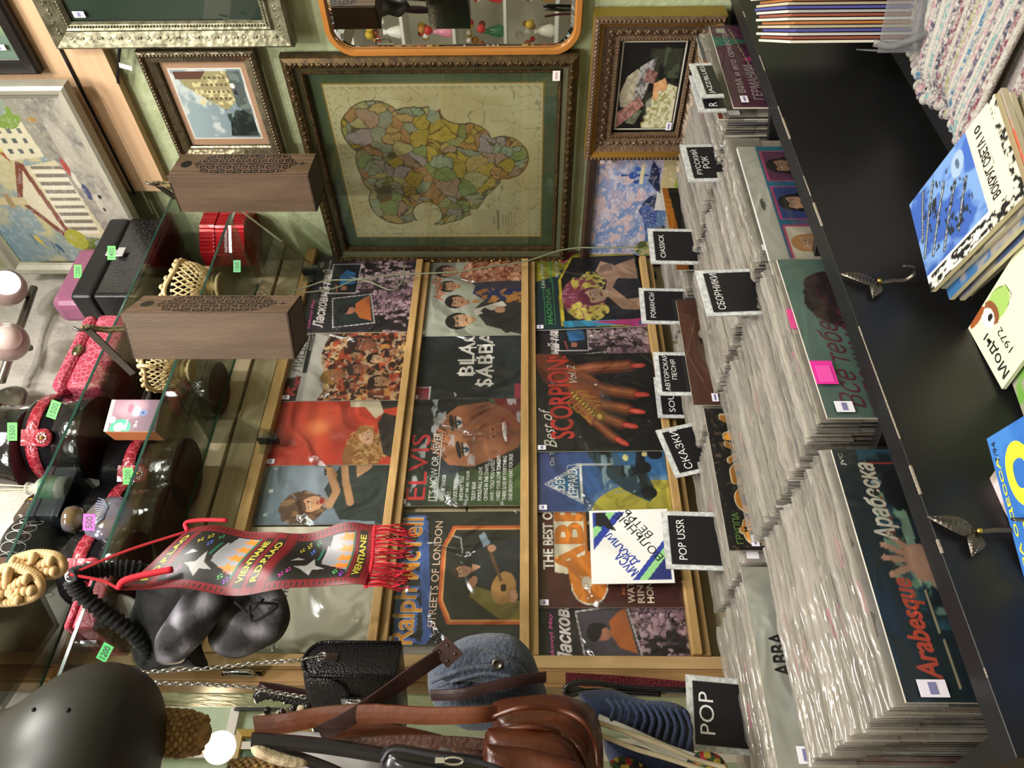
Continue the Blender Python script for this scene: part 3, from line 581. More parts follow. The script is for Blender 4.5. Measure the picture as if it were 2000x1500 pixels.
# ---- mirror
mt = empty('wall_mirror', (-.012, -.69, 1.37), 'wall mirror with orange wooden rim and rounded corners', 'mirror', None, (0, 0, -PI/2))
def rr(x0, x1, z0, z1, r, y, n=10):
    o = []
    for cx, cz, a0 in ((x1-r, z1-r, 0), (x0+r, z1-r, PI/2), (x0+r, z0+r, PI), (x1-r, z0+r, 3*PI/2)):
        for k in range(n+1): a = a0+PI/2*k/n; o.append((cx+r*math.cos(a), y, cz+r*math.sin(a)))
    return o
mb = MB(); RR = [rr(0+i, .62-i, 0+i, .60-i, max(.012, .07-i), -y) for i, y in ((0, 0), (0, .016), (.003, .021), (.014, .021), (.018, .014))]
mb.rings(RR, M('orange_varnished_wood', '#96602a', .3, coat=.3, var=(4, '#a36c30', 0)), cap=False, smooth=False); mb.build('rim', mt)
mb = MB(); A_ = rr(.017, .603, .017, .583, .055, -.013); mb.add(A_, [tuple(range(len(A_)))], M('mirror_silver', '#e6ebe6', .01, 1)); B1 = rr(.017, .603, .017, .583, .055, -.0131); B2 = rr(.027, .593, .027, .573, .047, -.0155); mb.rings([B1, B2], MATS['mirror_silver'], cap=False, smooth=False); mb.add(B2, [tuple(range(len(B2)))], MATS['mirror_silver']); mb.build('mirror_glass', mt)
mb = MB()
for x in (.05, .57): mb.box((x, -.015, .56), (.012, .006, .008), M('chrome2', '#d9d9d9', .15, 1))
mb.build('clip', mt)
# ================================================================== RECORDS ON THE RACK
LP = .315
def cover(base='#222222', edge='#cfc8ba', res=.0021): return Sheet(LP, LP, .0035, res=res, base=base, edge=edge)
def crowd(a, mask, sd=1):
    i, e, px, py = cells(a.h, a.w, 420, sd); r = np.random.default_rng(sd).random(420)
    pal = np.array([lin(c) for c in ('#1d1418', '#2b1e24', '#b794a4', '#8f6c80', '#4c3842', '#d9bcc6', '#140e12', '#6e5262')]); k = (r*8).astype(int)
    g = a.p.copy(); c = pal[k[i]]; a.p = np.where((mask > .5)[..., None], c, g); a.put((e < .006)*mask, '#140e12', .8)
    for q in range(120):
        x, y = px[q], py[q]
        j = min(a.h-1, int(y*a.h)), min(a.w-1, int(x*a.w))
        if mask[j] > .5 and mask[max(0, j[0]-8), j[1]] > .5: a.el(x, y-.012, .022, .018, '#1a1216'); a.el(x, y, .014, .019, '#c9a6b2'); a.el(x, y+.03, .012, .03, '#8f7080')
    a.noise(30, '#1a1216', .55, .62, sd+3, mask=mask, a=.7); a.noise(24, '#d0b2c0', .62, .68, sd+4, mask=mask, a=.8)
def lm(bright=1, left=True):
    S = cover('#221b22'); a = S.a; a.noise(3, '#2e2630', .4, .6, 2)
    m = ((a.Y > .44+.22*(1-a.X)*(a.X < .5)) & (a.Y > .40)) * 1.; m = np.where((a.X > .55) & (a.Y > .34), 1., m) if bright else m; crowd(a, m, 3 if left else 9)
    q = [(.07, .32), (.42, .26), (.47, .60), (.12, .68)]; a.poly([(q[0][0]-.01, q[0][1]-.01), (q[1][0]+.01, q[1][1]-.01), (q[2][0]+.01, q[2][1]+.01), (q[3][0]-.01, q[3][1]+.01)], '#cfc8cc'); a.poly(q, '#4c4450' if left else '#222b2a')
    a.poly([(.14, .655), (.18, .54), (.26, .49), (.36, .48), (.42, .54), (.455, .595)], '#c06a34'); a.el(.275, .42, .05, .07, '#a8705a', rot=.1); a.el(.285, .375, .065, .05, '#1c1418', rot=.2); a.el(.325, .41, .02, .05, '#1c1418')
    q = [(.50, .18), (.88, .20), (.88, .46), (.50, .46)]; a.poly([(.49, .17), (.89, .19), (.89, .47), (.49, .47)], '#c9c2c8'); a.poly(q, '#191c22'); a.poly([(.60, .30), (.72, .28), (.80, .33), (.76, .42), (.62, .44)], '#2f6ea8'); a.el(.56, .34, .03, .03, '#a8705a'); a.line([(.52, .28), (.6, .26)], .012, '#b05a50')
    S.text('Ласковый май', .06, .11, .74, .10, '#f1e6ea', rot=.03, shear=.25, bold=.06).text('Laskovyi May', .05, .07, .36, .035, '#d05a9c', rot=.04, shear=.3, bold=.03)
    S.text('Юрий ШАТУНОВ', .47, .135, .26, .025, '#d9cfd4', bold=.02).text('Андрей РАЗИН', .72, .145, .22, .025, '#d9cfd4', bold=.02); a.rect(.84, .06, .92, .1, '#8d868e'); return S
def montage():
    S = cover('#b9b4ae'); a = S.a; a.rect(0, .0, 1, .17, '#a9a6a2'); a.poly([(0, 0), (.24, 0), (.27, .13), (0, .13)], '#2a1e1e')
    m = (a.Y > .30+.04*np.sin(a.X*9)+(vnoise(a.h, a.w, 20, 3)-.5)*.03)*1.
    a.put(m, '#8c3d22'); a.noise(7, '#5f2316', .45, .56, 4, mask=m); a.noise(9, '#c98a4a', .52, .6, 5, mask=m); a.noise(13, '#2a1512', .55, .6, 6, mask=m); a.noise(16, '#e0b878', .6, .65, 7, mask=m); a.noise(12, '#b04a2c', .55, .6, 16, mask=m, ax=.4)
    a.noise(22, '#3a1a12', .54, .6, 26, mask=m); a.noise(26, '#c9a888', .58, .64, 27, mask=m, a=.8)
    for x, y, r, c, hc in ((.62, .60, .10, '#8f5238', '#32140e'), (.26, .40, .08, '#9c6444', '#8f6c3a'), (.34, .60, .07, '#a86448', '#2a1612'), (.16, .58, .045, '#a05c40', '#2c1712'), (.45, .74, .06, '#c9a07a', '#1c1210'), (.86, .66, .06, '#b06a48', '#2c1410'), (.20, .80, .07, '#b98a66', '#2c1a14'), (.82, .86, .07, '#a86a4a', '#1c100e'), (.52, .88, .05, '#b9805c', '#2a1712')): a.face(x, y, r, c, hc, rot=random.uniform(-.3, .3))
    S.text('ЛИЦЕДЕИ', .30, .035, .60, .09, '#3a3836', bold=.0, shear=.1); a.rect(.30, .13, .86, .165, '#242222'); S.text('АССОРТИ', .55, .137, .25, .022, '#cfcac4', bold=.01)
    for k in range(5): a.line([(.10, .06), (.10+.06*math.cos(k*2.51-PI/2), .06+.06*math.sin(k*2.51-PI/2))], .012, '#b8463a')
    a.line([(.06, .09), (.14, .03), (.05, .04), (.15, .09)], .01, '#b8463a'); S.text('лист', .14, .08, .12, .05, '#b03a34', shear=.4, bold=.01); return S
def toto():
    S = cover('#b83a26'); a = S.a; a.grad('#b5382a', '#c23e24'); a.el(.38, .38, .28, .26, '#cf5a34', .7, soft=1); a.el(.36, .36, .10, .12, '#dd8a54', .8, soft=1); a.el(.2, .7, .5, .3, '#a52f22', .5, soft=1)
    a.poly([(.70, .64), (.52, .80), (.56, 1), (1, 1), (1, .74), (.86, .68)], '#1f1a1c'); a.noise(10, '#3a3234', .5, .6, 3, mask=a.box(.55, .78, 1, 1)*1.)
    a.poly([(.56, .60), (.70, .56), (.80, .62), (.80, .72), (.66, .82), (.50, .88), (.44, .82), (.56, .72)], '#cdbfa4'); a.poly([(.80, .62), (.88, .58), (1, .66), (1, .86), (.9, .88), (.76, .76)], '#9c8f4c'); a.poly([(.86, .60), (.96, .64), (.98, .78), (.88, .72)], '#c9bd7a')
    a.el(.12, .76, .2, .16, '#8a5a2e', rot=.2); a.noise(45, '#b98c54', .5, .62, 4, mask=(((a.X-.18)/.2)**2+((a.Y-.76)/.15)**2 < 1)*1.); a.face(.28, .76, .075, '#d9a98a', '#a87440', rot=1.1); a.noise(45, '#c29c62', .5, .62, 5, mask=(((a.X-.14)/.13)**2+((a.Y-.84)/.14)**2 < 1)*1.); a.poly([(.1, .92), (.4, .84), (.5, .88), (.46, 1), (.06, 1)], '#28201e')
    a.poly([(.64, .18), (.98, .16), (1, .28), (.76, .36), (.66, .30)], '#1f2a26'); S.text('ТО', .84, .06, .15, .075, '#5a8f82', bold=.03).text('ТОРРО', .68, .17, .36, .10, '#4f8a94', bold=.03); a.rect(.9, .30, 1, .36, '#c3b23a'); return S
def dancer():
    S = cover('#6d7c88'); a = S.a; a.grad('#586a75', '#8794a4', 0, 0, .6, .7); a.el(.4, .42, .35, .28, '#9aa5b8', .6, soft=1); a.grad('#2c3338', '#20262a', 0, .9, 0, 1, mask=a.box(0, .93, 1, 1))
    a.poly([(.10, .62), (.30, .50), (.52, .60), (.70, .66), (.80, .78), (.84, .98), (.02, .98), (.04, .66)], '#26302c'); a.poly([(.42, .48), (.60, .46), (.64, .49), (.44, .54)], '#1a1f1e')
    a.line([(.42, .56), (.5, .5)], .05, '#b98a62'); a.line([(.16, .56), (.28, .60), (.46, .52)], .06, '#b98a62'); a.line([(.18, .72), (.36, .66), (.54, .62)], .055, '#b98a62'); a.poly([(.40, .74), (.62, .70), (.74, .78), (.64, .88), (.48, .84)], '#b08462')
    a.put(((a.X-.14)/.14)**2+((a.Y-.36)/.17)**2+(vnoise(a.h, a.w, 30, 6)-.5)*.9 < 1, '#4e3624'); a.noise(30, '#8a6542', .5, .6, 5, mask=(((a.X-.14)/.15)**2+((a.Y-.36)/.18)**2 < .9)*1., ax=1.6, ay=.5, a=.8); a.face(.17, .42, .085, '#c6946c', '#5a3c28', rot=-.3); a.el(.2, .50, .03, .02, '#8c2a24')
    a.line([(.50, .5), (.64, .92)], .012, '#20262a'); a.line([(.58, .72), (.7, .98)], .008, '#20262a'); a.line([(.62, .60), (.62, .98)], .006, '#b9c2c8')
    for k, ch in enumerate('RIVER'): S.text(ch, .07+k*.2, .07, .03, .035, '#cdd3d6', bold=.01)
    S.text('Private Dancer', .66, .93, .26, .025, '#dfe3e4', bold=.01); return S
def white(): S = cover('#cfc8b4'); S.a.grad('#d6d0be', '#bdb8a6', 1, 0, 0, 1); S.text('The', .44, .33, .12, .05, '#1e2128', bold=.02); return S
def quartet():
    S = cover('#b7b7a6'); a = S.a; a.grad('#b4b8ac', '#a2a594', mask=a.X < 2); a.rect(.76, .0, 1, .3, '#8c8a84'); a.rect(.95, .0, 1, 1, '#4b2a20')
    a.poly([(.0, .95), (.12, .62), (.32, .50), (.52, .66), (.60, 1), (0, 1)], '#2b2a28'); a.poly([(.42, .62), (.52, .48), (.62, .5), (.66, .72), (.6, 1), (.46, 1)], '#262c5a'); a.noise(16, '#b07a3a', .55, .6, 3, mask=a.box(.4, .48, .62, 1)*1.); a.poly([(.58, .55), (.66, .46), (.74, .48), (.78, 1), (.58, 1)], '#3b3448')
    a.poly([(.66, .42), (.76, .34), (.92, .40), (1, .6), (1, 1), (.7, 1)], '#b87a5a'); a.noise(26, '#e0b094', .5, .58, 4, mask=a.box(.68, .4, .98, .96)*1.); a.noise(26, '#8a4434', .54, .6, 7, mask=a.box(.68, .4, .98, .96)*1.)
    a.poly([(.24, .52), (.32, .50), (.42, .76), (.36, .8)], '#d4cfc4'); a.poly([(.02, .8), (.30, .56), (.34, .6), (.1, .98)], '#23211f')
    a.face(.18, .38, .10, '#caa07c', '#1d1714', rot=-.1); a.face(.42, .34, .085, '#b88a6c', '#1d1714', rot=.1); a.face(.62, .26, .075, '#b98a6a', '#221a15'); a.face(.82, .22, .085, '#c09272', '#2c201a', rot=.1)
    a.el(.31, .74, .04, .05, '#c39474'); a.el(.84, .9, .05, .04, '#c39474'); S.text('Apollo', .42, .10, .32, .12, '#c46a4a', rot=.15, shear=.3, bold=.02).text('high light high life', .62, .18, .26, .02, '#8f8a80'); return S
def sabbath():
    S = cover('#17191c'); a = S.a; a.noise(3, '#20262c', .4, .6, 3); a.poly([(0, .86), (1, .70), (1, 1), (0, 1)], '#1f2930'); a.rect(0, .0, .012, 1, '#5c1f2c'); a.poly([(0, 0), (.14, 0), (.14, .17), (0, .17)], '#8f2c40'); a.rect(.0, .16, .15, .17, '#d9d9d9'); a.rect(.14, 0, .147, .17, '#d9d9d9'); a.rect(0, .88, .17, 1, '#8f2c40')
    S.text('BLACK', .26, .40, .70, .13, '#e6e4e0', bold=.012).text('SABBATH', .14, .56, .90, .13, '#e6e4e0', bold=.012)
    for k in range(5): S.text('I', .28+k*.145, .385, .018, .16, '#e6e4e0', bold=.01)
    for k in range(6): S.text('I', .16+k*.145, .545, .018, .16, '#e6e4e0', bold=.01)
    return S
def elvis():
    S = cover('#28301f', res=.0016); a = S.a; a.grad('#2e3a26', '#3f5a2c', 0, .2, 0, 1); a.grad('#1b2320', '#24302a', mask=a.Y < .2); a.noise(4, '#46602e', .5, .6, 2, mask=(a.Y > .8)*1.)
    a.el(.70, .36, .42, .42, '#131314', rot=-.35); a.el(.50, .66, .2, .3, '#131314', rot=.3); a.el(.30, .36, .2, .16, '#4c5668', .5, soft=1); a.poly([(.7, .9), (1, .7), (1, 1), (.6, 1)], '#6e1c20')
    P = [(.36, .38), (.50, .22), (.76, .24), (.93, .42), (.97, .66), (.88, .84), (.72, .98), (.52, .92), (.42, .74), (.34, .56)]; a.poly(P, '#9c5a3c'); Q = Art(a.w, a.h, '#000000').poly(P, '#ffffff').p[..., 0]
    a.grad('#b0714e', '#6d3826', .45, .3, 1, .9, mask=Q > .5); a.el(.60, .40, .15, .13, '#c98a64', .7, soft=1); a.el(.5, .72, .1, .12, '#bb7a56', .7, soft=1); a.el(.86, .6, .1, .16, '#54281c', .7, soft=1)
    for k in range(34): x = .40+.5*k/34; a.line([(x+.05, .18), (x-.03+.05*math.sin(k*2.1), .30+.05*math.sin(k*1.7))], .008, '#17100e')
    for ex, ey in ((.50, .50), (.76, .43)):
        a.el(ex, ey-.055, .085, .02, '#1d120f', rot=-.2); a.el(ex, ey, .062, .028, '#d9c9c0', rot=-.15); a.el(ex, ey, .026, .027, '#33506e'); a.el(ex, ey, .011, .012, '#0c0c10'); a.el(ex, ey-.022, .07, .010, '#24140f', rot=-.15); a.el(ex-.008, ey-.008, .006, .006, '#ffffff')
    a.line([(.62, .48), (.625, .64), (.60, .70)], .014, '#7d4530'); a.el(.65, .71, .06, .03, '#a96648'); a.el(.62, .72, .014, .010, '#3a1a12'); a.el(.69, .71, .014, .010, '#3a1a12'); a.el(.645, .60, .016, .06, '#d69a76', .7, soft=1)
    a.el(.67, .81, .13, .04, '#8a3a34', rot=-.12); a.el(.67, .808, .10, .019, '#efe6e0', rot=-.12); a.line([(.54, .83), (.67, .825), (.8, .785)], .006, '#3a1512')
    a.noise(10, '#000000', .55, .7, 5, a=.25); a.noise(12, '#dfe8f0', .66, .72, 9, a=.45, ax=.4)
    S.text('ELVIS', .05, .06, .60, .15, '#c22b30', bold=.0).text("IT'S NOW OR NEVER", .04, .235, .62, .058, '#e6e6e2'); a.rect(.04, .222, .66, .226, '#e0e0e0'); a.rect(.04, .302, .66, .306, '#e0e0e0')
    for k, s in enumerate(('LOVE ME TENDER', "DON'T", 'STUCK ON YOU', "SHE'S NOT YOU", '(LET ME BE) YOUR', 'TEDDY BEAR', 'FOOLS FALL IN LOVE', 'CRYING IN THE CHAPEL', 'HAVE I TOLD YOU LATELY', 'I NEED YOUR LOVE TONIGHT', "THERE GOES MY EVERYTHING", 'ONE BROKEN HEART FOR SALE')): S.text(s, .04, .33+k*.047, min(.42, .0165*len(s)), .030, '#dfe3df', bold=.02)
    return S
def ralph():
    S = cover('#1c1a17'); a = S.a; a.noise(3, '#2c2a20', .45, .6, 3); a.poly([(.62, .0), (1, 0), (1, .06), (.62, .06)], '#1c1a17')
    P = [(.14, .44), (.30, .37), (.72, .37), (.88, .44), (.88, .97), (.14, .97)]; a.poly(P, '#c8602c'); P2 = [(.16, .455), (.31, .388), (.71, .388), (.86, .455), (.86, .953), (.16, .953)]; a.poly(P2, '#e09a5a'); P3 = [(.172, .465), (.315, .398), (.705, .398), (.848, .465), (.848, .943), (.172, .943)]; a.poly(P3, '#26221a')
    a.poly([(.172, .80), (.34, .58), (.42, .60), (.30, .943), (.172, .943)], '#7c7030'); a.poly([(.42, .64), (.56, .58), (.72, .64), (.78, .943), (.38, .943)], '#23262c'); a.face(.52, .52, .055, '#b98a6a', '#3a2a1c', rot=-.2); a.el(.44, .60, .05, .03, '#b98266', rot=.5); a.poly([(.52, .60), (.58, .59), (.56, .66)], '#c79478')
    a.el(.40, .82, .12, .085, '#b98a52', rot=.2); a.el(.40, .82, .03, .022, '#2a1c12'); a.line([(.46, .8), (.72, .70)], .022, '#6b4a2c'); a.poly([(.71, .67), (.80, .63), (.83, .67), (.74, .72)], '#8fa3b8'); a.el(.34, .89, .05, .03, '#c09072'); a.el(.70, .73, .03, .03, '#c09072'); a.line([(.66, .52), (.78, .50), (.80, .44)], .006, '#cfcfcf')
    a.poly([(.0, .30), (.05, .08), (.92, .05), (.96, .19), (.92, .25), (.06, .34)], '#3f5a9c'); a.poly([(.02, .27), (.08, .12), (.90, .06), (.92, .17), (.08, .28)], '#1c1a17')
    S.text('Ralph McTell', .015, .075, .95, .205, '#4a68ac', bold=.05).text('Ralph McTell', .0, .06, .95, .20, '#d9cfae', bold=.035).text('Ralph McTell', .004, .064, .942, .192, '#d9902e', bold=.012)
    S.text('STREETS OF LONDON', .12, .305, .80, .055, '#e8c8b0').text('pickwick', .01, .02, .09, .02, '#d9902e', bold=.02)
    for k, s in enumerate(("Streets Of London • Girl On A Bicycle • Daddy's Here • Kew Gardens", 'Hesitation Blues • Clown • Michael In The Garden • Blind Blakes Rag', 'Nanna s Song • Last Train And Ride • England 1914')): S.text(s, .06, .955+k*.0, .86, .02, '#c9b98c') if k == 0 else None
    return S
def madonna():
    S = cover('#19313a'); a = S.a; a.rect(0, 0, .06, 1, '#1c3a40'); a.poly([(.72, 0), (1, 0), (1, .0), (1, .78), (.9, .9), (.78, .4)], '#8f8a2a'); a.poly([(.60, 0), (.72, 0), (.86, .22), (.70, .28)], '#9a8f2c'); a.poly([(.84, .30), (1, .16), (1, .44)], '#c23f86')
    a.poly([(.62, .24), (.97, .40), (.97, .99), (.0, .99), (.04, .23)], '#c9b83a'); a.poly([(.05, .24), (.62, .255), (.62, .27), (.06, .30)], '#d9c93a'); a.poly([(.03, .26), (.10, .25), (.10, .95), (.03, .99)], '#3a9cc9'); a.poly([(.10, .27), (.64, .27), (.93, .40), (.93, .99), (.09, .99)], '#171415'); a.poly([(0, .9), (.08, .5), (.1, .99), (0, 1)], '#c23f86')
    a.poly([(.22, .80), (.42, .66), (.62, .70), (.80, .80), (.88, .99), (.20, .99)], '#b58f74'); a.poly([(.34, .86), (.5, .74), (.62, .80), (.6, .99), (.36, .99)], '#1c1618')
    m1 = (((a.X-.38)/.27)**2+((a.Y-.46)/.20)**2 < 1)*1.; a.put(m1, '#8c3c54'); a.noise(45, '#b0788a', .52, .64, 5, mask=m1, ay=.6); a.noise(45, '#c2b048', .46, .6, 6, mask=m1*(a.X < .26), ay=.6); a.noise(26, '#d9c860', .44, .54, 7, mask=((((a.X-.58)/.14)**2+((a.Y-.52)/.16)**2 < 1))*1.); a.noise(26, '#d9c860', .42, .5, 7, mask=((((a.X-.22)/.13)**2+((a.Y-.50)/.18)**2 < 1))*1.)
    a.face(.40, .56, .115, '#c9a88c', '#7a3448', rot=-.25, fem=False); a.poly([(.56, .72), (.72, .60), (.86, .66), (.8, .78), (.64, .84)], '#c9a088'); 
    for k in range(5): a.line([(.70+k*.02, .64), (.74+k*.022, .76)], .008, '#2a2a2e')
    S.text('MADONNA', .06, .11, .46, .05, '#4b9c52', shear=.2, bold=.01).text('Like a Virgin', .52, .07, .32, .055, '#c9d3cc', shear=.3).text('МАДОННА', .60, .15, .38, .045, '#4b9c52', shear=.2, bold=.01).text('Как девственница', .66, .21, .32, .045, '#c9d3cc', shear=.3)
    a.rect(.06, .095, .9, .099, '#3c8a48'); a.rect(.06, .18, .9, .184, '#3c8a48'); a.rect(.02, .93, .06, .98, '#2a6a9c'); return S
def scorpions():
    S = cover('#131110', res=.0018); a = S.a; a.poly([(1, .0), (.86, .0), (.70, .06), (.52, .26), (.44, .40), (.50, .56), (.68, .56), (1, .22)], '#4c2418'); a.poly([(.9, 0), (1, 0), (1, .2), (.8, .3), (.6, .4), (.56, .3)], '#6b3320')
    def finger(P, w, nx, ny, ang):
        a.line(P, w*1.25, '#5c2c1c'); a.line([(x+.008, y-.008) for x, y in P], w*.8, '#8c4c30'); a.line([(x+.014, y-.012) for x, y in P], w*.3, '#b06a46'); (x, y) = P[-1]; a.el(x+nx, y+ny, .065, .026, '#d9483a', rot=ang); a.el(x+nx*1.0, y+ny-.004, .045, .012, '#e8766a', .7, rot=ang)
    finger([(.66, .42), (.60, .60), (.56, .80)], .10, -.01, .07, 1.6); finger([(.50, .42), (.44, .58), (.40, .74)], .095, -.02, .08, 1.75); finger([(.38, .44), (.30, .60), (.26, .68)], .09, -.02, .07, 1.8); finger([(.30, .46), (.16, .58), (.12, .62)], .07, -.03, .05, 2.2); finger([(.80, .30), (.84, .50), (.86, .78)], .11, .0, .09, 1.5)
    a.poly([(.24, .44), (.44, .30), (.74, .24), (.82, .40), (.70, .52), (.40, .54)], '#8a4a2e'); a.poly([(.28, .44), (.44, .34), (.60, .32), (.56, .44), (.38, .50)], '#a9663f')
    for k in range(9): x = .58-.028*k; y = .30+.022*k; a.el(x, y, .032, .020, '#7a5a24', rot=.9); a.el(x-.006, y-.004, .018, .008, '#d9b45c', rot=.9)
    a.el(.34, .52, .05, .045, '#8a6626'); a.el(.335, .512, .025, .02, '#e0c070')
    for k in range(4):
        for sgn in (-1, 1): a.line([(.54-.05*k, .33+.04*k), (.54-.05*k+sgn*.06, .30+.05*k+sgn*.05), (.5-.05*k+sgn*.08, .36+.05*k+sgn*.07)], .01, '#b08838')
    S.text('Best of', .03, .04, .36, .10, '#d9d4cc', shear=.4, rot=.12).text('SCORPIONS', .12, .10, .90, .19, '#c43a30', bold=.035, rot=.03).text('Vol. 2', .66, .27, .20, .07, '#d9d4cc', shear=.4, rot=.1); return S
def leppard():
    S = cover('#31528f'); a = S.a; a.grad('#3a4078', '#3d78b4'); a.el(-.02, .98, .34, .64, '#9fc0d4', .35, soft=.12); a.el(-.02, .98, .29, .58, '#c2b84a')
    for x, y, r in ((.12, .62, .07), (.3, .74, .05), (.08, .84, .05), (.36, .94, .06)): a.el(x*.62, y, r*.7, r*.6, '#a8a03c'); a.el(x*.62+.006, y+.01, r*.5, r*.42, '#bdb44a')
    a.poly([(.50, .40), (.80, .36), (1, .36), (1, .84), (.94, .86), (.50, .80), (.14, .90), (.08, .84), (.18, .66), (.34, .50)], '#2c4454'); a.noise(22, '#8fb0bf', .55, .6, 3, mask=a.box(.16, .5, .5, .78)*1., ax=.4, a=.9); a.noise(20, '#10181c', .55, .6, 5, mask=a.box(.3, .45, .98, .84)*1., ax=.4)
    a.poly([(.10, .80), (1, .68), (1, .73), (.12, .86)], '#1a2228'); a.poly([(.76, .50), (1, .50), (1, .72), (.76, .70)], '#3a78a8'); a.el(.86, .60, .07, .035, '#e0dc9a'); a.el(.95, .8, .03, .02, '#e0dc9a'); a.rect(.84, .74, 1, .88, '#8fa3ac'); 
    for x in (.16, .38): a.el(x, .86-.1*x, .055, .06, '#11151a')
    a.el(.50, .92, .05, .06, '#11151a'); a.poly([(.40, .60), (.53, .58), (.53, .78), (.40, .76)], '#3a6a98'); a.el(.47, .69, .03, .022, '#e0dc9a'); a.el(.50, .84, .02, .02, '#e0dc9a'); a.rect(.40, .3, .42, .58, '#b9c6cc'); a.line([(.41, .30), (.40, .24), (.36, .23)], .006, '#b9c6cc'); a.rect(.88, .3, .905, .5, '#b9c6cc'); a.rect(.92, .34, .94, .5, '#8fa0a8'); a.line([(.9, .3), (.9, .22), (.82, .2)], .008, '#b9c6cc')
    for d in (0, .014, .028): P = [(.07+d*1.2, .345-d*.6), (.24, .06+d*1.8), (.42-d*1.2, .345-d*.6), (.07+d*1.2, .345-d*.6)]; a.line(P, .005, '#e8ecec')
    a.poly([(.11, .33), (.24, .11), (.38, .33)], '#2a7a9c', .45); S.text('DEF', .185, .14, .115, .07, '#eef0f0').text('LEPPARD', .12, .235, .25, .075, '#eef0f0', bold=.01).text("On Through The Night", .40, .10, .58, .045, '#e4e8ea'); return S
def abba():
    S = cover('#4c201c'); a = S.a; a.poly([(.02, .43), (.02, .22), (.98, .17), (.98, .36)], '#d47a2a', 0)
    a.rect(.36, .34, .99, .80, '#c9752a'); a.poly([(.12, .30), (.4, .5), (.30, .62)], '#c9752a'); a.rect(.42, .36, .96, .46, '#1a1a18'); a.noise(30, '#9c8c58', .58, .64, 3, mask=a.box(.44, .37, .94, .45)*1.)
    S.text('THE BEST OF', .28, .035, .50, .075, '#e6e2d8', bold=.045)
    a.poly([(.26, .12), (1, .12), (1, .34), (.36, .34), (.24, .26)], '#e6ddc4'); S.text('ABBA', .235, .125, .82, .205, '#d47f2c', bold=.07)
    a.el(.17, .36, .15, .13, '#e6ddc4'); a.el(.17, .36, .14, .12, '#d47f2c'); a.poly([(.17, .23), (.34, .20), (.40, .36), (.30, .40)], '#d47f2c'); a.el(.18, .34, .05, .035, '#e6ddc4'); a.el(.185, .345, .03, .02, '#e6ddc4')
    S.text('INCLUDING', .09, .58, .2, .024, '#c46a34', bold=.02)
    for k, s in enumerate(('WATERLOO', 'RING RING', 'HONEY HONEY')): S.text(s, .03, .62+k*.065, .36+.06*k, .050, '#d9cfb8', bold=.02); a.rect(.04, .622+k*.065, .5, .625+k*.065, '#7a4a3c')
    return S
def musa():
    S = Sheet(.178, .178, .002, base='#e2e2e0', edge='#e8e6e0'); a = S.a; m = a.box(.05, .05, .96, .96); a.put(m, '#2f3f96'); 
    def band(c0, c1, col): d = a.X*.55 + a.Y*.84; a.put(m & (d > c0) & (d < c1), col)
    e = a.X + a.Y*1.0; 
    for lo, hi, c in ((.0, .55, '#e2e2e0'), ): a.put(m & (e < 0), c)
    d = a.Y - (1-a.X)*.0; k = (a.X*.62+(1-a.Y)*.78)
    a.put(m, '#e4e4e2'); a.put(m & (k > 1.02), '#2f3f96'); a.put(m & (k > 1.11) & (k < 1.2), '#8fc986'); a.put(m & (k > 1.2), '#2f3f96'); a.put(m & (k < .42), '#2f3f96'); a.put(m & (k < .36) & (k > .28), '#8fc986'); a.put(m & (k < .28), '#2b2f6a'); a.poly([(.78, .08), (.96, .08), (.96, .2), (.70, .34)], '#1c1c20')
    S.text('МУСА', .08, .37, .34, .12, '#2f3f9c', bold=.03, rot=.68).text('ДЖАЛИЛЬ', .18, .30, .66, .115, '#2f3f9c', bold=.03, rot=.68).text('ВОЛЬНЫЕ', .22, .55, .82, .105, '#1a1a1c', rot=.68).text('ВЕТРЫ', .56, .55, .5, .10, '#1a1a1c', rot=.68); return S
def lp_on_rack(fn, label, X, Yl, zb, yo, tilt=0., w=LP, grp='records in film sleeves on the rack', pr=True, nm='record'):
    x = PY(X, Yl, -.04).x; S = fn()
    t = empty(nm, (x, -.030 - yo, zb), label, 'record' if nm == 'record' else 'booklet', grp, (-.02, tilt, 0))
    S.make('cover', parent=t, mw=Matrix())
    f = MB(); n = 14; R = []; s0 = random.random()*9
    for i in range(n): z = -.002+(S.h+.008)*i/(n-1); R.append([(-.004+(S.w+.008)*j/(n-1), -S.t-.0012-.0009*math.sin(s0+i*1.1+j*.7), z) for j in range(n)])
    f.rings(R, SLEEVE, closed=False); f.build('film_sleeve', t)
    if pr: price(t, .004, S.h-.022 if pr is True else pr, -S.t-.0025, .013, .02)
    return t
# (bottom heights follow the ledges)
r3, r2, r1 = 1.157, 1.4935, 1.8325
lp_on_rack(lambda: lm(1), 'record with orange sweater portrait above a crowd, left end of bottom ledge', 1053, 1315, r3, .002)
lp_on_rack(abba, 'brown record lettered THE BEST OF ABBA in orange on the bottom ledge', 1053, 1185, r3, .008)
lp_on_rack(leppard, 'blue record with truck and yellow moon lettered DEF LEPPARD', 1053, 1000, r3, .014)
lp_on_rack(scorpions, 'black record with red nailed hand and golden scorpion lettered SCORPIONS', 1053, 885, r3, .020)
lp_on_rack(lambda: lm(0, False), 'crowd covered record mostly hidden between the scorpion record and the MADONNA record', 1055, 770, r3, .006, pr=False)
lp_on_rack(madonna, 'record lettered MADONNA with blonde and pink haired woman, right end of bottom ledge', 1048, 640, r3, .014, tilt=-.035)
lp_on_rack(ralph, 'black record lettered Ralph McTell STREETS OF LONDON with guitarist', 752, 1256, r2, .002)
lp_on_rack(elvis, 'record with large male face and red letters ELVIS on the middle ledge', 776, 987, r2, .010)
lp_on_rack(sabbath, 'black record with white letters BLACK SABBATH', 812, 779, r2, .004)
lp_on_rack(quartet, 'pale record with four young dark haired musicians, right end of middle ledge', 822, 655, r2, .010)
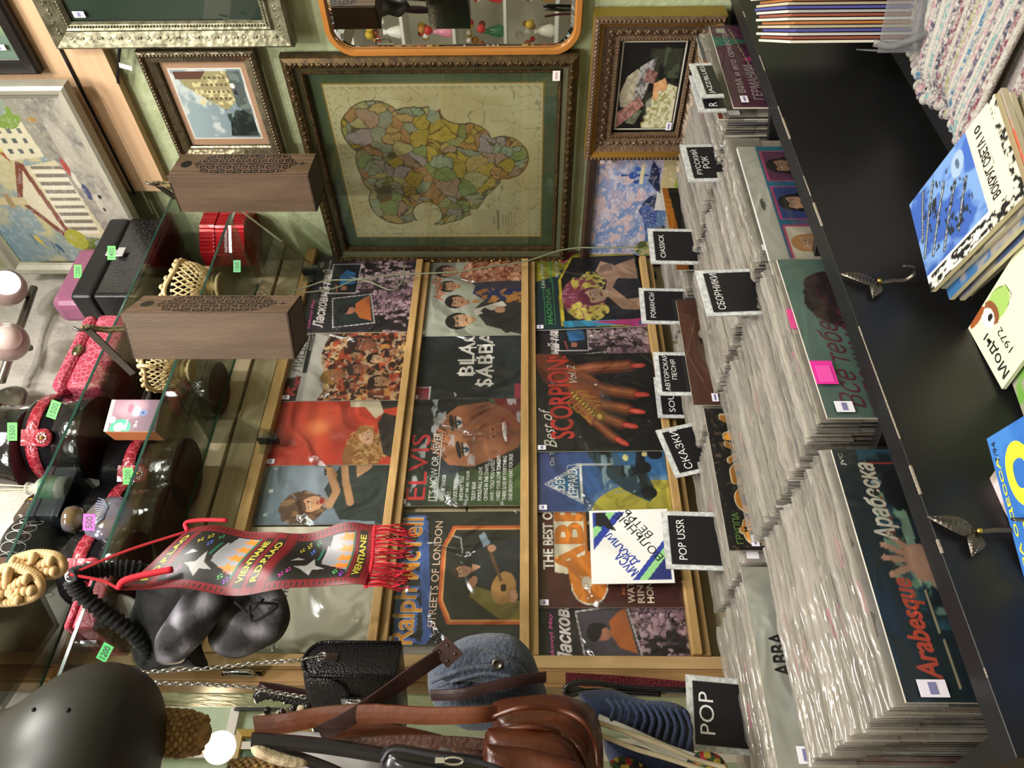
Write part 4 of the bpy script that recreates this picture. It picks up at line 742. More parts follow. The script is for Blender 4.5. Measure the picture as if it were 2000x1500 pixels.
lp_on_rack(white, 'cream coloured record lettered The behind the woven banner', 430, 1292, r1, .002, pr=False)
lp_on_rack(dancer, 'grey blue record with seated woman in black, left of the red record', 495, 1022, r1, .006, pr=False)
lp_on_rack(toto, 'bright red record with curled blonde woman and gold shape', 530, 908, r1, .010)
lp_on_rack(montage, 'grey and rust record with montage of painted heads on the top ledge', 555, 784, r1, .014)
lp_on_rack(lambda: lm(1, False), 'dark record with orange and blue portraits over a crowd, by the corner', 595, 653, r1, .018, pr=False)
# empty film pouch left of the Ralph McTell record
p = PY(752, 1292, -.04); t = empty('record_pouch', (p.x, -.022, r2), 'empty clear film pouch at the left end of the middle ledge', 'pouch', None, (-.02, 0, 0)); MB().bb(0, LP, -.0008, 0, 0, LP, film('pouch_film', '#e9e9e6', .25, .1, 8, .5)).build('film', t)
m_, w_, h_ = frame_mw(PY(1160, 1132, -.085), PY(1158, 1000, -.085), PY(1318, 1136, -.085))
t = empty('booklet_record', m_.translation, 'small white blue and green disc sleeve with slanting blue letters propped before the orange-lettered record', 'record', None, (-.10, .02, 0)); musa().make('cover', parent=t, mw=Matrix())
# ================================================================== RECORDS IN THE BROWSER BINS
BINZ = .785; brp(MB().bb(-1.574, -.04, -.816, -.09, BINZ-.03, BINZ, BLK), 'bin_base')
FILMC = film('crinkled_film', '#f2f1ec', .14, .10, 16, 1., (.35, 1, 2.2), (.62, .58, .53), .004)
FILMD = film('crinkled_film_cloudy', '#ebe8e0', .26, .14, 18, 1., (.35, 1, 2.4), (.66, .62, .56), .004)
CARDC = ['#2a2826', '#6f675c', '#8b8274', '#a79f92', '#3b4656', '#5c3a34', '#8f8d86', '#474c3e', '#b0a898', '#74504a', '#2f3134', '#95948f']
def card_mesh(col, k):
    m = MB(); e = flat(random.choice(['#b9b2a2', '#2f2a27', '#5c4f40', '#a39a88', '#1f1d1c', '#6f6a62', '#3c4048'])); f = M('sleeve_card_' + col.strip('#'), col, .5, var=(12, '#8a8278', .2))
    m.bb(.0, LP, -.0018, .0018, 0, LP, f); m.add([(0, -.0019, 0), (.0, .0019, 0), (0, .0019, LP), (0, -.0019, LP)], [(0, 1, 2, 3)], e)
    m.v[-4:] = [(-.0002, y, z) for _, y, z in m.v[-4:]]
    o = m.build('cover'); me = o.data; bpy.data.objects.remove(o); return me
def film_mesh(k):
    m = MB(); r = random.Random(k); n = 30; hh = LP+.006+.006*r.random(); Fr = []
    ph = [r.random()*6 for _ in range(6)]
    prof = [(-.0030, LP-.055), (-.0034, LP-.01), (-.0022, LP+.002), (-.0004, hh), (.0012, hh-.001), (.0026, LP+.001), (.0032, LP-.03)]
    for y, z in prof:
        row = []
        for j in range(n):
            u = j/(n-1); x = -.003+(LP+.009)*u; wv = (math.sin(u*17+ph[0])+.6*math.sin(u*41+ph[1])+.5*math.sin(u*73+ph[2]))
            top = max(0, (z-LP+.005)/.02)
            row.append((x, y+wv*.0016*(.3+top), z+(.0022*math.sin(u*9+ph[3])+.0014*math.sin(u*31+ph[4]))*top))
        Fr.append(row)
    m.rings(Fr, FILMC if k % 3 else FILMD, closed=False)
    m.tube([(LP+.006, -.001, LP-.05), (LP+.007, .001, hh-.004), (LP*.5, .002, hh), (-.004, 0, hh-.002), (-.003, 0, LP-.1)], .0004, FILMD, 4)
    if k % 4 == 1: m.box((.03+.2*r.random(), -.004, LP-.004), (.04, .0006, .014), flat('#d9488f'))
    if k % 4 == 2: m.box((.012, -.004, LP-.012), (.014, .0006, .022), flat('#dcd9e0'))
    o = m.build('film_sleeve'); me = o.data; bpy.data.objects.remove(o); return me
CM = [card_mesh(c, i) for i, c in enumerate(CARDC)]; FM = [film_mesh(i) for i in range(8)]
BINNAMES = ['leftmost bin, behind the POP sign side', 'second bin from the left', 'third bin from the left', 'rightmost bin beside the green wall']
BINLAB = ['film sleeved record packed on edge in the leftmost bin', 'film sleeved record packed on edge in the second bin from the left', 'film sleeved record packed on edge in the third bin from the left', 'film sleeved record packed on edge in the right bin beside the green wall']
special = {0: [(-.778, .0), (-.398, .075)], 1: [(-.795, .0), (-.362, .07)], 2: [(-.772, .02), (-.298, .07)], 3: [(-.79, 0), (-.34, .065)]}
SLOT = {}
for c in range(4):
    x0 = COLX[c][0]; y = special[c][0][0]+.009; ys, gap = special[c][1]; k = 0
    while y < -.118:
        if ys-gap < y < ys+.006: y += .003; continue
        y_ = y
        t = empty('record', (x0+random.uniform(-.004, .006), y_, BINZ+.001+random.uniform(0, .006)), BINLAB[c], 'record', 'film sleeved records in the browser bins')
        t.rotation_euler = (random.uniform(-.012, .012), 0, random.uniform(-.012, .012))
        a = bpy.data.objects.new('cover', random.choice(CM)); COL.objects.link(a); a.parent = t
        f = bpy.data.objects.new('film_sleeve', random.choice(FM)); COL.objects.link(f); f.parent = t
        y += .0098 if c < 2 else .0105; k += 1
def front_lp(fn, label, x, y, z, w=LP, rz=0., tilt=0., film_=True, pr=None):
    S = fn(); t = empty('record', (x, y, z), label, 'record', 'face-out records in the browser bins', (tilt, 0, rz)); S.make('cover', parent=t, mw=Matrix())
    if film_:
        f = MB(); n = 14; f.rings([[(-.004+(S.w+.008)*j/(n-1), -S.t-.0012-.0009*math.sin(i*1.1+j*.7+x*40), -.002+(S.h+.012)*i/(n-1)) for j in range(n)] for i in range(n)], SLEEVE, closed=False); f.build('film_sleeve', t)
    if pr: price(t, *pr)
    return t
def arabesque():
    S = cover('#15252e'); a = S.a; a.grad('#1a2e38', '#122026', 0, 0, 1, 0); a.noise(9, '#2c5468', .5, .6, 3, mask=a.box(.25, .1, 1, .8)*1.); a.noise(26, '#7fa896', .6, .66, 5, mask=a.box(.3, .1, .95, .3)*1., ax=.5)
    a.el(.8, .35, .14, .2, '#0c1418'); a.el(.62, .2, .1, .02, '#8fb09a', .7, rot=.1); a.el(.84, .14, .012, .02, '#9cc4dc')
    a.line([(.52, .06), (.95, .06)], .006, '#b3443c'); a.line([(.08, .06), (.44, .06)], .006, '#c9c4b4'); a.line([(.04, .20), (.04, .6)], .006, '#c9bfa0'); a.line([(.04, .20), (.45, .185)], .006, '#c9bfa0'); a.line([(.52, .16), (.93, .13), (.93, .4)], .005, '#b3443c')
    a.line([(.20, .60), (.36, .30), (.50, .12)], .02, '#9cb09a', .6); a.el(.50, .215, .075, .06, '#b98f7c', rot=0)
    for q, (dx, dy) in enumerate(((.02, -.13), (.075, -.12), (.12, -.085), (-.05, -.12))): a.line([(.50+dx*.35, .21+dy*.3), (.50+dx*.95, .205+dy*.95)], .024, '#bf9684')
    a.line([(.42, .24), (.385, .285)], .03, '#bf9684'); a.el(.49, .23, .045, .03, '#cfa896', .6, soft=1); a.el(.25, .40, .06, .07, '#a8806e')
    S.text('Arabesque', .07, .07, .36, .10, '#c9503c', shear=.15, bold=.045).text('Арабеска', .585, .07, .34, .10, '#dedad2', shear=.15, bold=.04).text('JVC', .92, .02, .06, .022, '#b9b9b4', bold=.02); return S
front_lp(arabesque, 'dark teal record with raised hand lettered Arabesque at the front of the leftmost bin', -1.52, -.785, BINZ, pr=(.004, .270, -.008, .018, .030, '#e8e2f0', '#7d7ba6'))
def vse():
    S = cover('#5f7d76'); a = S.a; a.noise(2, '#68867e', .4, .6, 3); a.rect(0, .20, .2, .22, '#5a2440', .6); m = (((a.X-.72)/.20)**2+((a.Y-.24)/.17)**2+(vnoise(a.h, a.w, 12, 3)-.5)*.5 < 1)*1.; a.put(m, '#2b1c20'); a.noise(24, '#4a2c30', .5, .6, 5, mask=m, ax=.4)
    S.text('Всё тебе', .05, .075, .50, .105, '#6b2746', shear=.35).text('понимаю', .12, .20, .50, .09, '#6b2746', shear=.35); return S
front_lp(vse, 'grey green record with brown hair and handwritten title at the front of the second bin', -1.165, -.80, BINZ, rz=.03, pr=(.006, .278, -.008, .018, .024))
t = MB(); t.box((.075, -.008, .302), (.042, .0006, .03), flat('#e0309c')); t.box((.072, -.0086, .302), (.03, .0004, .02), flat('#ec4fae'))
t.build('pink_tag', bpy.data.objects[[o.name for o in bpy.data.objects if str(o.get('label', '')).startswith('grey green record')][0]])
def kpop():
    S = Sheet(.335, .33, .006, base='#7a4fa0', edge='#c9c9c6'); a = S.a; a.grad('#2c7a94', '#3a3a88', .9, 0, .1, .9); a.el(.1, .5, .5, .4, '#b8508c', .9, soft=1); a.el(.15, .3, .3, .2, '#d07aa0', .6, soft=1); a.rect(0, 0, 1, .10, '#c9c8c4')
    a.el(.5, .05, .05, .012, '#5c5c5a')
    for x, c, hc, bg in ((.08, '#c99c7c', '#b98a5a', '#d9cfc0'), (.39, '#d2a48a', '#1e1a22', '#3a4a8c'), (.70, '#b98a70', '#1a1618', '#6a3a5c')): a.rect(x-.008, .115, x+.258, .55, '#c04a78'); a.rect(x, .125, x+.25, .54, bg); a.face(x+.125, .215, .062, c, hc, fem=True); 
    return S
t = front_lp(kpop, 'shiny purple and teal photo pack with white hanging strip fronting the third bin', -.865, -.775, BINZ-.01, film_=True)
t['category'] = 'photo pack'; t.name = 'photo_pack'
def german():
    S = cover('#5f2a4c'); a = S.a; a.poly([(.72, 0), (.86, 0), (.78, .28)], '#3a7a6c'); a.poly([(.5, .28), (.62, .3), (.56, .14)], '#c23f86'); a.line([(.2, .22), (.95, .13)], .006, '#c9b88a'); a.rect(.9, .04, .96, .1, '#c9c4c0'); S.text('ВИА и его оркестр', .16, .06, .74, .055, '#d9ccd2', shear=.1).text('ГЕРМАНИИ', .08, .14, .40, .06, '#d9ccd2', shear=.1); return S
front_lp(german, 'purple record with white title at the front of the rightmost bin', -.435, -.80, BINZ, pr=(.01, .285, -.008))
def orange_lp(): S = cover('#5c605c'); a = S.a; a.poly([(.0, .0), (.8, 0), (.4, .35), (0, .35)], '#c4592c'); a.poly([(.7, 0), (1, 0), (1, .4), (.4, .4)], '#6a7478'); S.text('Soria', .55, .04, .2, .05, '#e0b9a0', shear=.3); return S
front_lp(orange_lp, 'grey record with orange diagonal field just behind the purple one', -.43, -.772, BINZ+.022)
front_lp(lambda: (lambda S: (S.a.noise(3, '#c2c2b8', .4, .6, 2), S.a.line([(.3, .2), (.4, .16), (.6, .2)], .004, '#8d9490'), S.text('ABBA', .42, .075, .22, .085, '#16181c', bold=.02), S)[-1])(cover('#c6c8c0')), 'white record with black mirrored ABBA letters standing taller in the leftmost bin', -1.512, -.399, BINZ+.030, pr=(.006, .262, -.008, .024, .022))
def forum():
    S = cover('#1c1a18'); a = S.a; a.noise(40, '#5c4c3c', .62, .68, 3); S.text('ГРУППА', .04, .05, .20, .04, '#7aa84a', bold=.01).text('ФОРУМ', .03, .085, .92, .17, '#ead9b0', bold=.10).text('ФОРУМ', .04, .09, .90, .16, '#cf8a34', bold=.06); return S
front_lp(forum, 'black record with big orange letters ФОРУМ standing in the second bin', -1.150, -.365, BINZ+.034, pr=(.006, .26, -.008))
def brown():
    S = cover('#4f3228'); a = S.a; a.grad('#6b4436', '#3c241c'); a.el(.45, .3, .3, .22, '#8f7264', 1, soft=.5); a.line([(.2, .1), (.45, .02), (.8, .12), (.86, .3)], .008, '#8a6a5c'); a.poly([(.36, .22), (.6, .12), (.7, .3), (.5, .4)], '#2c1a14'); a.el(.66, .16, .05, .03, '#d9c9bc', rot=.4); return S
front_lp(brown, 'sepia brown record with pale figure standing in the third bin', -.780, -.302, BINZ+.036, pr=(.006, .26, -.008))
def accordion():
    S = cover('#c97a24'); a = S.a; a.poly([(0, .10), (1, .05), (1, 1), (0, 1)], '#191311'); a.noise(3, '#3a2418', .5, .6, 3, mask=a.box(.4, .2, 1, 1)*1.); S.text('АКОПЛЕН', .06, .20, .90, .12, '#b93a2c', bold=.08).text('АКОПЛЕН', .065, .205, .89, .11, '#e2d9cc', bold=.02); return S
t = front_lp(accordion, 'orange and black record with red outlined title standing in the rightmost bin', -.405, -.345, BINZ+.034, pr=(.012, .255, -.008))
t = MB(); t.box((.055, -.008, .292), (.036, .0006, .026), flat('#e0309c')); t.build('pink_tag', bpy.data.objects[[o.name for o in bpy.data.objects if str(o.get('label', '')).startswith('orange and black record')][0]])
# ---- genre signs
def sign(lines, TL, TR, BL, label, W=.128, back='#b9bcbc', dy=0., ext=None):
    k = PY(*TR, -.62).x - PY(*TL, -.62).x; y = CAM.y + W/k + dy
    A, B, C_ = PY(*TL, y), PY(*TR, y), PY(*BL, y); m, w, h = frame_mw(A, B, C_)
    ez = Vector((m[0][2], m[1][2], m[2][2])); e_ = max(.02, (m.translation.z-1.07)/max(ez.z, .5)); ext = e_ if ext is None else ext; print('SIGN', label, round(y, 3), round(m.translation.z, 3)); m.translation -= ez*ext; H = h+ext
    S = Sheet(w, H, .003, base=back, edge='#a3a6a6'); a = S.a; a.noise(20, '#d6d8d8', .48, .56, 3); b = .09
    a.put(a.box(b*.9, .012/H, 1-b*.9, 1), '#1a181c')
    n = len(lines)
    zz = h/H
    for i, (s, x, yy, ww, hh) in enumerate(lines): S.text(s, x, yy*zz, ww, hh*zz, '#eceaea', bold=-.004)
    t = empty('genre_sign', m, label, 'sign', 'genre divider signs'); S.make('board', parent=t, mw=Matrix()); return t
sign([('POP', .22, .34, .56, .42)], (1345, 1465), (1338, 1318), (1416, 1467), 'small black sign reading POP at the left end of the bins')
sign([('POP USSR', .16, .42, .70, .24)], (1301, 1112), (1291, 999), (1367, 1115), 'small black sign reading POP USSR before the green striped sleeve')
sign([('СКАЗКИ', .12, .46, .80, .30)], (1320, 935), (1280, 842), (1372, 925), 'slanting black sign reading СКАЗКИ')
sign([('SOUND', .14, .48, .80, .24)], (1285, 817), (1276, 738), (1335, 817), 'black sign reading SOUND half behind its neighbour', dy=.02)
sign([('АВТОРСКАЯ', .10, .36, .84, .20), ('ПЕСНЯ', .36, .68, .46, .20)], (1284, 773), (1275, 689), (1332, 772), 'black sign reading АВТОРСКАЯ ПЕСНЯ in two lines')
sign([('РОМАНСЫ', .16, .46, .70, .24)], (1253, 633), (1247, 564), (1295, 633), 'black sign reading РОМАНСЫ below the blonde woman record', W=.12)
sign([('CIASSICK', .16, .46, .66, .22)], (1271, 516), (1264, 448), (1316, 515), 'black sign reading CIASSICK below the village painting', W=.12)
sign([('СБОРНИКИ', .13, .44, .78, .26)], (1381, 620), (1357, 531), (1440, 620), 'black sign reading СБОРНИКИ in front of the brown record', W=.109)
sign([('РУССКИЙ', .18, .30, .66, .24), ('РОК', .34, .62, .32, .24)], (1345, 357), (1327, 285), (1404, 361), 'black sign reading РУССКИЙ РОК between two bins', W=.125)
sign([('R', .14, .42, .10, .30)], (1365, 221), (1345, 150), (1420, 222), 'black sign showing only the letter R behind the jazz sign', W=.13, ext=0)
sign([('JAZZ/BLUES', .10, .42, .80, .26)], (1369, 193), (1345, 127), (1416, 195), 'black sign reading JAZZ/BLUES at the right end', W=.125, dy=-.01, ext=0)
# ================================================================== TABLE IN FRONT, MAGAZINES, RUG
TT = .80
tb = empty('low_table', (-.75, -1.15, 0), 'dark low table in front of the record bin, mostly outside the picture', 'table')
def tbp(mb, n, **k): o = mb.build(n, tb, **k); o.location = Vector((.75, 1.15, 0)); return o
tbp(MB().bb(-1.5, -.02, -1.5, -.865, TT-.03, TT, BLK), 'table_top', bevel=.002)
for x in (-1.46, -.05):
    for y in (-1.46, -.9): tbp(MB().bb(x-.02, x+.02, y-.02, y+.02, 0, TT-.03, BLK), 'leg')
# folded rag rug
RC = ['#9c958a', '#6c3444', '#3c3a4c', '#a39090', '#6a8c8a', '#aaa49c', '#4a4258', '#a07a84', '#8c897e', '#3c6684', '#a8a49a', '#93737c', '#86845c', '#5a4a5e']
rg = empty('rag_rug', (-.42, -1.12, TT), 'folded woven rag rug in pale multicoloured stripes under the blue magazine', 'rug')
mb = MB(); x = -.80; k = 0; r = random.Random(4)
while x < -.06:
    w_ = r.choice((.010, .012, .014)); m = M('rug_' + str(k % 14), RC[k % 14], .95, var=(120, '#a8a49c', .6), bump=(220, 1.), bdist=.004)
    e = -.93+.012*math.sin(x*30)+r.uniform(-.006, .006); R = []
    for i in range(26):
        t = i/25; y = e-.5*t; z = TT+.052+.008*math.sin(x*14+t*5)-.03*max(0, 1-t*9)**2 - .02*t*0
        R.append([(x+.5*w_*1.15*math.cos(a)+.05*math.sin(t*2.2), y, z+.006*math.sin(a)*(1 if i else .7)) for a in [2*PI*q/8 for q in range(8)]])
    mb.rings(R, m); mb.ball((x, e+.004, TT+.026), (w_*.55, .012, .012), m, 8, 5); x += w_*.98; k += 1
    if k % 2 == 0: mb.bb(x-w_*2, x, e-.5, e, TT+.001, TT+.028, m)
o = mb.build('woven_rug', rg); o.location = -rg.location
# magazines lying flat
def vokrug(w, h):
    S = Sheet(w, h, .004, base='#3a5aa0', edge='#cdbf9a', res=.0016); a = S.a; a.grad('#3f62ae', '#2f4c8e', 1, 1, 0, 0); a.noise(3, '#7fa4cc', .56, .66, 4, a=.6)
    a.rect(0, 0, .16, 1, '#d6d2c2'); a.noise(30, '#1b1b1b', .47, .5, 5, mask=(a.X < .15)*1., ay=.5); a.rect(.16, 0, .168, 1, '#e4e2da')
    for (x, y), (p, q) in (((.30, .12), (.80, .40)), ((.24, .24), (.70, .50)), ((.36, .03), (.92, .30)), ((.28, .42), (.62, .60)), ((.52, .05), (.95, .18))): a.line([(x, y), ((x+p)/2+.02, (y+q)/2), (p, q)], .042, '#2f3338'); a.line([(x+.01, y), ((x+p)/2+.03, (y+q)/2), (p+.01, q)], .016, '#6c747c'); a.line([(x-.006, y), ((x+p)/2+.014, (y+q)/2), (p, q)], .005, '#b3bbc0')
    a.noise(30, '#23272c', .62, .66, 8, mask=a.box(.3, .1, .9, .62)*1., ax=.5); a.el(.82, .56, .11, .07, '#8fa4bc', rot=.3); a.el(.82, .56, .05, .02, '#4a5c74')
    a.rect(.0, .70, 1, 1, '#cbc6b0'); a.rect(0, .70, .16, 1, '#cbc6b0'); a.noise(26, '#1b1b1b', .48, .51, 6, mask=((a.Y > .93) | ((a.X < .15) & (a.Y > .7)))*1.)
    S.text('ВОКРУГ СВЕТА', .20, .76, .58, .075, '#1f1d1a', bold=.03).text('10', .82, .77, .10, .06, '#1f1d1a', bold=.02); a.el(.52, .80, .07, .05, '#8b877c'); a.el(.52, .80, .06, .042, '#cbc6b0'); return S
def plain(col, noise='#8c8478'):
    def f(w, h): S = Sheet(w, h, .006, base=col, edge='#c9bfa2', res=.006); S.a.noise(10, noise, .5, .6, random.randint(1, 99)); return S
    return f
def flatmag(fn, TLp, TRp, BRp, z, n, label, cols=('#c9bfa8', '#8d3a34', '#d4cdb8', '#4b5a86', '#c2b79a', '#2f5a86', '#d8d4c8', '#a9553c', '#b9b29c'), th=.0075, base=None, minw=0, minh=0, lab2='worn magazine lower down in the pile under the blue harbour magazine', grp='pile of old magazines'):
    TL, TR, BR = (PZ(*q, z) for q in (TLp, TRp, BRp)); ex = TR-TL; w = max(ex.length, minw); ex.normalize(); ez = TR-BR; ez -= ex*ez.dot(ex); h = max(ez.length, minh); ez.normalize(); ey = ez.cross(ex)
    org = TR-ex*w-ez*h
    for k in range(n):
        top = k == n-1; S = (fn if top else plain(cols[k % len(cols)]))(w, h); S.t = th-.0006; zz = z-(n-1-k)*th; dx, dz = (0, 0) if top else (random.uniform(-.009, .006), random.uniform(-.006, .008)); q = org+ex*dx+ez*dz
        m = Matrix((ex, ey, ez)).transposed().to_4x4(); m.translation = (q.x, q.y, zz-S.t)
        if not top: m = m @ Matrix.Rotation(random.uniform(-.03, .03), 4, 'Y')
        t = empty('magazine', m, label if top else lab2, 'magazine', grp); S.make('cover', parent=t, mw=Matrix())
    return TL, TR, BR, w, h
flatmag(vokrug, (1818, 570), (1776, 400), (1905, 70), .945, 9, 'blue magazine titled ВОКРУГ СВЕТА on top of its pile')
def mody(w, h):
    S = Sheet(w, h, .004, base='#d3d6b0', edge='#d8d4bc', res=.0014); a = S.a
    a.el(.80, .33, .17, .13, '#8fae5c'); a.el(.80, .25, .17, .06, '#7a4a2c'); a.el(.80, .2, .13, .06, '#e0ddd0'); a.el(.96, .12, .06, .10, '#8a4a24'); a.el(.78, .22, .04, .03, '#1c1a18'); a.line([(.62, .36), (.70, .46), (.86, .46), (.96, .36)], .008, '#2a2a22')
    S.text('Моды', .06, .05, .62, .10, '#16161a', bold=.012).text('1972', .22, .20, .34, .055, '#16161a'); return S
def mody2(w, h): return mody(w, h)
flatmag(mody, (1957, 760), (1891, 641), (1975, 545), .895, 1, 'cream magazine titled Моды 1972 beside the blue pile', minh=.2, th=.006)
flatmag(plain('#5f8c3a'), (1995, 800), (1972, 735), (2000, 690), .885, 8, 'green booklet showing below the Моды magazine', minh=.12, minw=.12, th=.0075, lab2='magazine in the low pile under the Моды magazine')
def world(w, h):
    S = Sheet(w, h, .004, base='#2f62a8', edge='#c9d2d6', res=.0016); a = S.a; a.noise(3, '#3c72b4', .45, .6, 2)
    S.text('о', .66, .10, .26, .22, '#e2dc34', bold=.10).text('и', .40, .12, .2, .2, '#e2dc34', bold=.08).text('ВСЕГО МИРА ОДЕССА', .0, .03, .9, .035, '#e2dc34', bold=.03).text('7/94', .88, .03, .09, .035, '#1b1f2c'); a.el(.42, .5, .16, .18, '#2a1712'); a.el(.36, .56, .1, .14, '#b98a6c'); return S
flatmag(world, (2000, 1128), (1927, 857), (2000, 800), .965, 1, 'blue magazine with large yellow letters at the lower picture edge', minw=.26, minh=.2, th=.006)
flatmag(plain('#c9b3b4'), (1985, 1040), (1929, 940), (1990, 880), .955, 19, 'pale pink magazine sticking out under the blue one with yellow letters', minw=.22, minh=.2, th=.0078, lab2='magazine in the pile under the blue one with yellow letters')
# standing magazines in a clear basket, upper right corner
p0 = PY(1556, 84, -.965); n = 16; vd = Vector((.89, .45, 0)).normalized(); nd = Vector((vd.y, -vd.x, 0))
mc = ['#ded9cc', '#2c3a7c', '#a8453a', '#d8d2c2', '#b96a34', '#6f4a8c', '#c9c4b4', '#3b5f9c', '#9c3a4c', '#d9d4c8', '#2f6aa8', '#a33a52', '#c7b85a', '#6a3a6c', '#8a86a8', '#5d2c5c']
for k in range(n):
    S = Sheet(.19, p0.z-TT+random.uniform(-.004, .014)+.002*k, .004, base=mc[k], edge=('#cfc8b8', '#8a4a3a', '#c9c4bc', '#4a4a8c', '#b3a890', '#a86a3a')[k % 6], res=.005); S.a.noise(8, '#d8c23a' if k % 3 == 0 else '#c9bfb4', .5, .6, k)
    q = Vector((p0.x, p0.y, TT+.001))+nd*(.0058*k)+vd*random.uniform(-.008, .004)
    m = Matrix.Translation(q) @ Matrix.Rotation(math.atan2(vd.y, vd.x), 4, 'Z') @ Matrix.Rotation(.0, 4, 'X')
    t = empty('magazine', m, 'colourful thin magazine standing in the clear basket at the upper right corner', 'magazine', 'magazines in the clear basket'); S.make('cover', parent=t, mw=Matrix())
F2 = film('basket_plastic', '#dfe4ea', .18, .15, 8, .3); bk = MB(); bm = Matrix.Translation((p0.x, p0.y, TT)) @ Matrix.Rotation(math.atan2(vd.y, vd.x), 4, 'Z')
for c, d in (((-.045, -.05, .06), (.002, .13, .12)), ((.0, .012, .06), (.09, .002, .12)), ((.0, -.112, .06), (.09, .002, .12)), ((.0, -.05, .001), (.09, .124, .002))): bk.box(c, d, F2, mat=bm)
bk.tube([bm @ v for v in spline([(-.047, .0, .13), (-.056, .004, .10), (-.056, -.01, .06), (-.048, -.02, .04)])], .006, F2, 8)
tag(bk.build('plastic_basket'), 'clear plastic basket holding standing magazines at the upper right corner', 'basket')
# ================================================================== THINGS ON THE GLASS SHELVES
G1, G2 = 2.4855, 2.2955
def mwbox(c, dims, rz=0): return Matrix.Translation(c) @ Matrix.Rotation(rz, 4, 'Z')
GREEN = flat('#3fc23c'); STR = flat('#c2a86a')
def ticket(parent, X, Y, d, s, col='#3fc23c', w=.034, h=.020, rot=0, off=None, vert=True):
    p = PD(X, Y, d); q = parent.matrix_world.inverted() if False else None
    mb = MB(); R = Matrix((dv, rv, -fv)).transposed().to_4x4()      # little tags turned towards the room
    hz = -fv.copy(); hz.z = 0; hz.normalize(); ex = Vector((-hz.y, hz.x, 0)); ex = ex if ex.dot(rv) > 0 else -ex
    m = Matrix((ex, hz, Vector((0, 0, 1)))).transposed().to_4x4(); m.translation = p; m = m @ Matrix.Rotation(rot, 4, 'Y')
    mb.box((0, 0, 0), (w, .0008, h), flat(col), mat=m); v, f, _ = letters(s, .015); mb.add([((a-.5)*w*.74, .0008, (b-.5)*h*.6) for a, b in v], f, flat('#123018'), mat=m)
    o = mb.build('price_ticket'); bpy.context.view_layer.update(); o.parent = parent; o.matrix_parent_inverse = parent.matrix_world.inverted(); return o
CB = M('black_croc', '#141315', .25, croc=(80, '#232124'), coat=.5); SB = M('black_leather', '#131214', .42, bump=(220, .4), bdist=.002); PK = M('salmon_croc', '#9c3548', .3, croc=(75, '#c4667a'), coat=.3)
LPK = M('orchid_pink_leather', '#8f5674', .35, bump=(150, .3), coat=.3, bdist=.002); RC_ = M('dark_red_croc', '#7c1826', .25, croc=(70, '#a03a48'), coat=.5); CHR = M('chrome', '#cfcfd2', .12, 1)
GLOSSB = M('glossy_black', '#121114', .12, coat=1, bump=(45, .35), bdist=.004)
def case(label, BL, BR, TL, z, depth, m, lidfrac=.72, name='jewellery_box', mfront=None, round_=.012, y=None, lidm=None, x_pad=0):
    y = y if y is not None else (PZ(*BL, z).y+PZ(*BR, z).y)/2
    x0, x1 = PY(*BL, y).x, PY(*BR, y).x; h = PY(*TL, y).z-z
    t = empty(name, ((x0+x1)/2, y+depth/2, z), label, 'jewellery box'); w = x1-x0
    MB().bb(-w/2, w/2, -depth/2, depth/2, 0, h*lidfrac, m).build('body', t, bevel=round_*.6)
    MB().bb(-w/2-.001, w/2+.001, -depth/2-.001, depth/2+.001, h*lidfrac+.0015, h, lidm or m).build('lid', t, bevel=round_)
    if mfront: MB().bb(-w/2+.012, w/2-.012, -depth/2-.003, -depth/2, h*.06, h*lidfrac-.01, mfront).build('front_inset', t, bevel=.001)
    return t, w, h
t, w, h = case('black crocodile pattern jewellery box with silver clasp beside the large painting', (235, 579), (333, 425), (133, 579), G1, .105, SB, .66, mfront=CB, y=-.27)
m = MB(); m.box((0, -.060, h*.60), (.02, .008, .045), CHR); m.box((0, -.064, h*.66), (.03, .006, .014), CHR); m.box((0, -.064, h*.50), (.034, .005, .022), CHR); m.build('clasp', t, bevel=.002)
bpy.context.view_layer.update(); ticket(t, 218, 494, 1.83, '1400')
t, w, h = case('salmon pink crocodile jewellery box with brass clasp in the middle of the upper shelf', (215, 755), (232, 612), (92, 755), G1, .19, PK, .70, y=-.262, round_=.02)
m = MB(); m.lathe([(.014, 0), (.016, .002), (.012, .006), (.004, .007)], M('brass_clasp', '#a59a80', .2, 1), n=20, sx=1.2, sy=.8, mat=Matrix.Translation((-.01, -.099, h*.72)) @ Matrix.Rotation(PI/2, 4, 'X')); m.build('clasp', t)
t, w, h = case('tall orchid pink vanity case behind the black crocodile box', (210, 592), (270, 480), (92, 592), G1, .085, LPK, .55, y=-.158, round_=.025)
m = MB(); m.box((0, -.046, h*.60), (.02, .004, .05), M('cream_clasp', '#c9c2b0', .3)); m.build('clasp', t); bpy.context.view_layer.update(); ticket(t, 152, 530, 1.95, '1200')
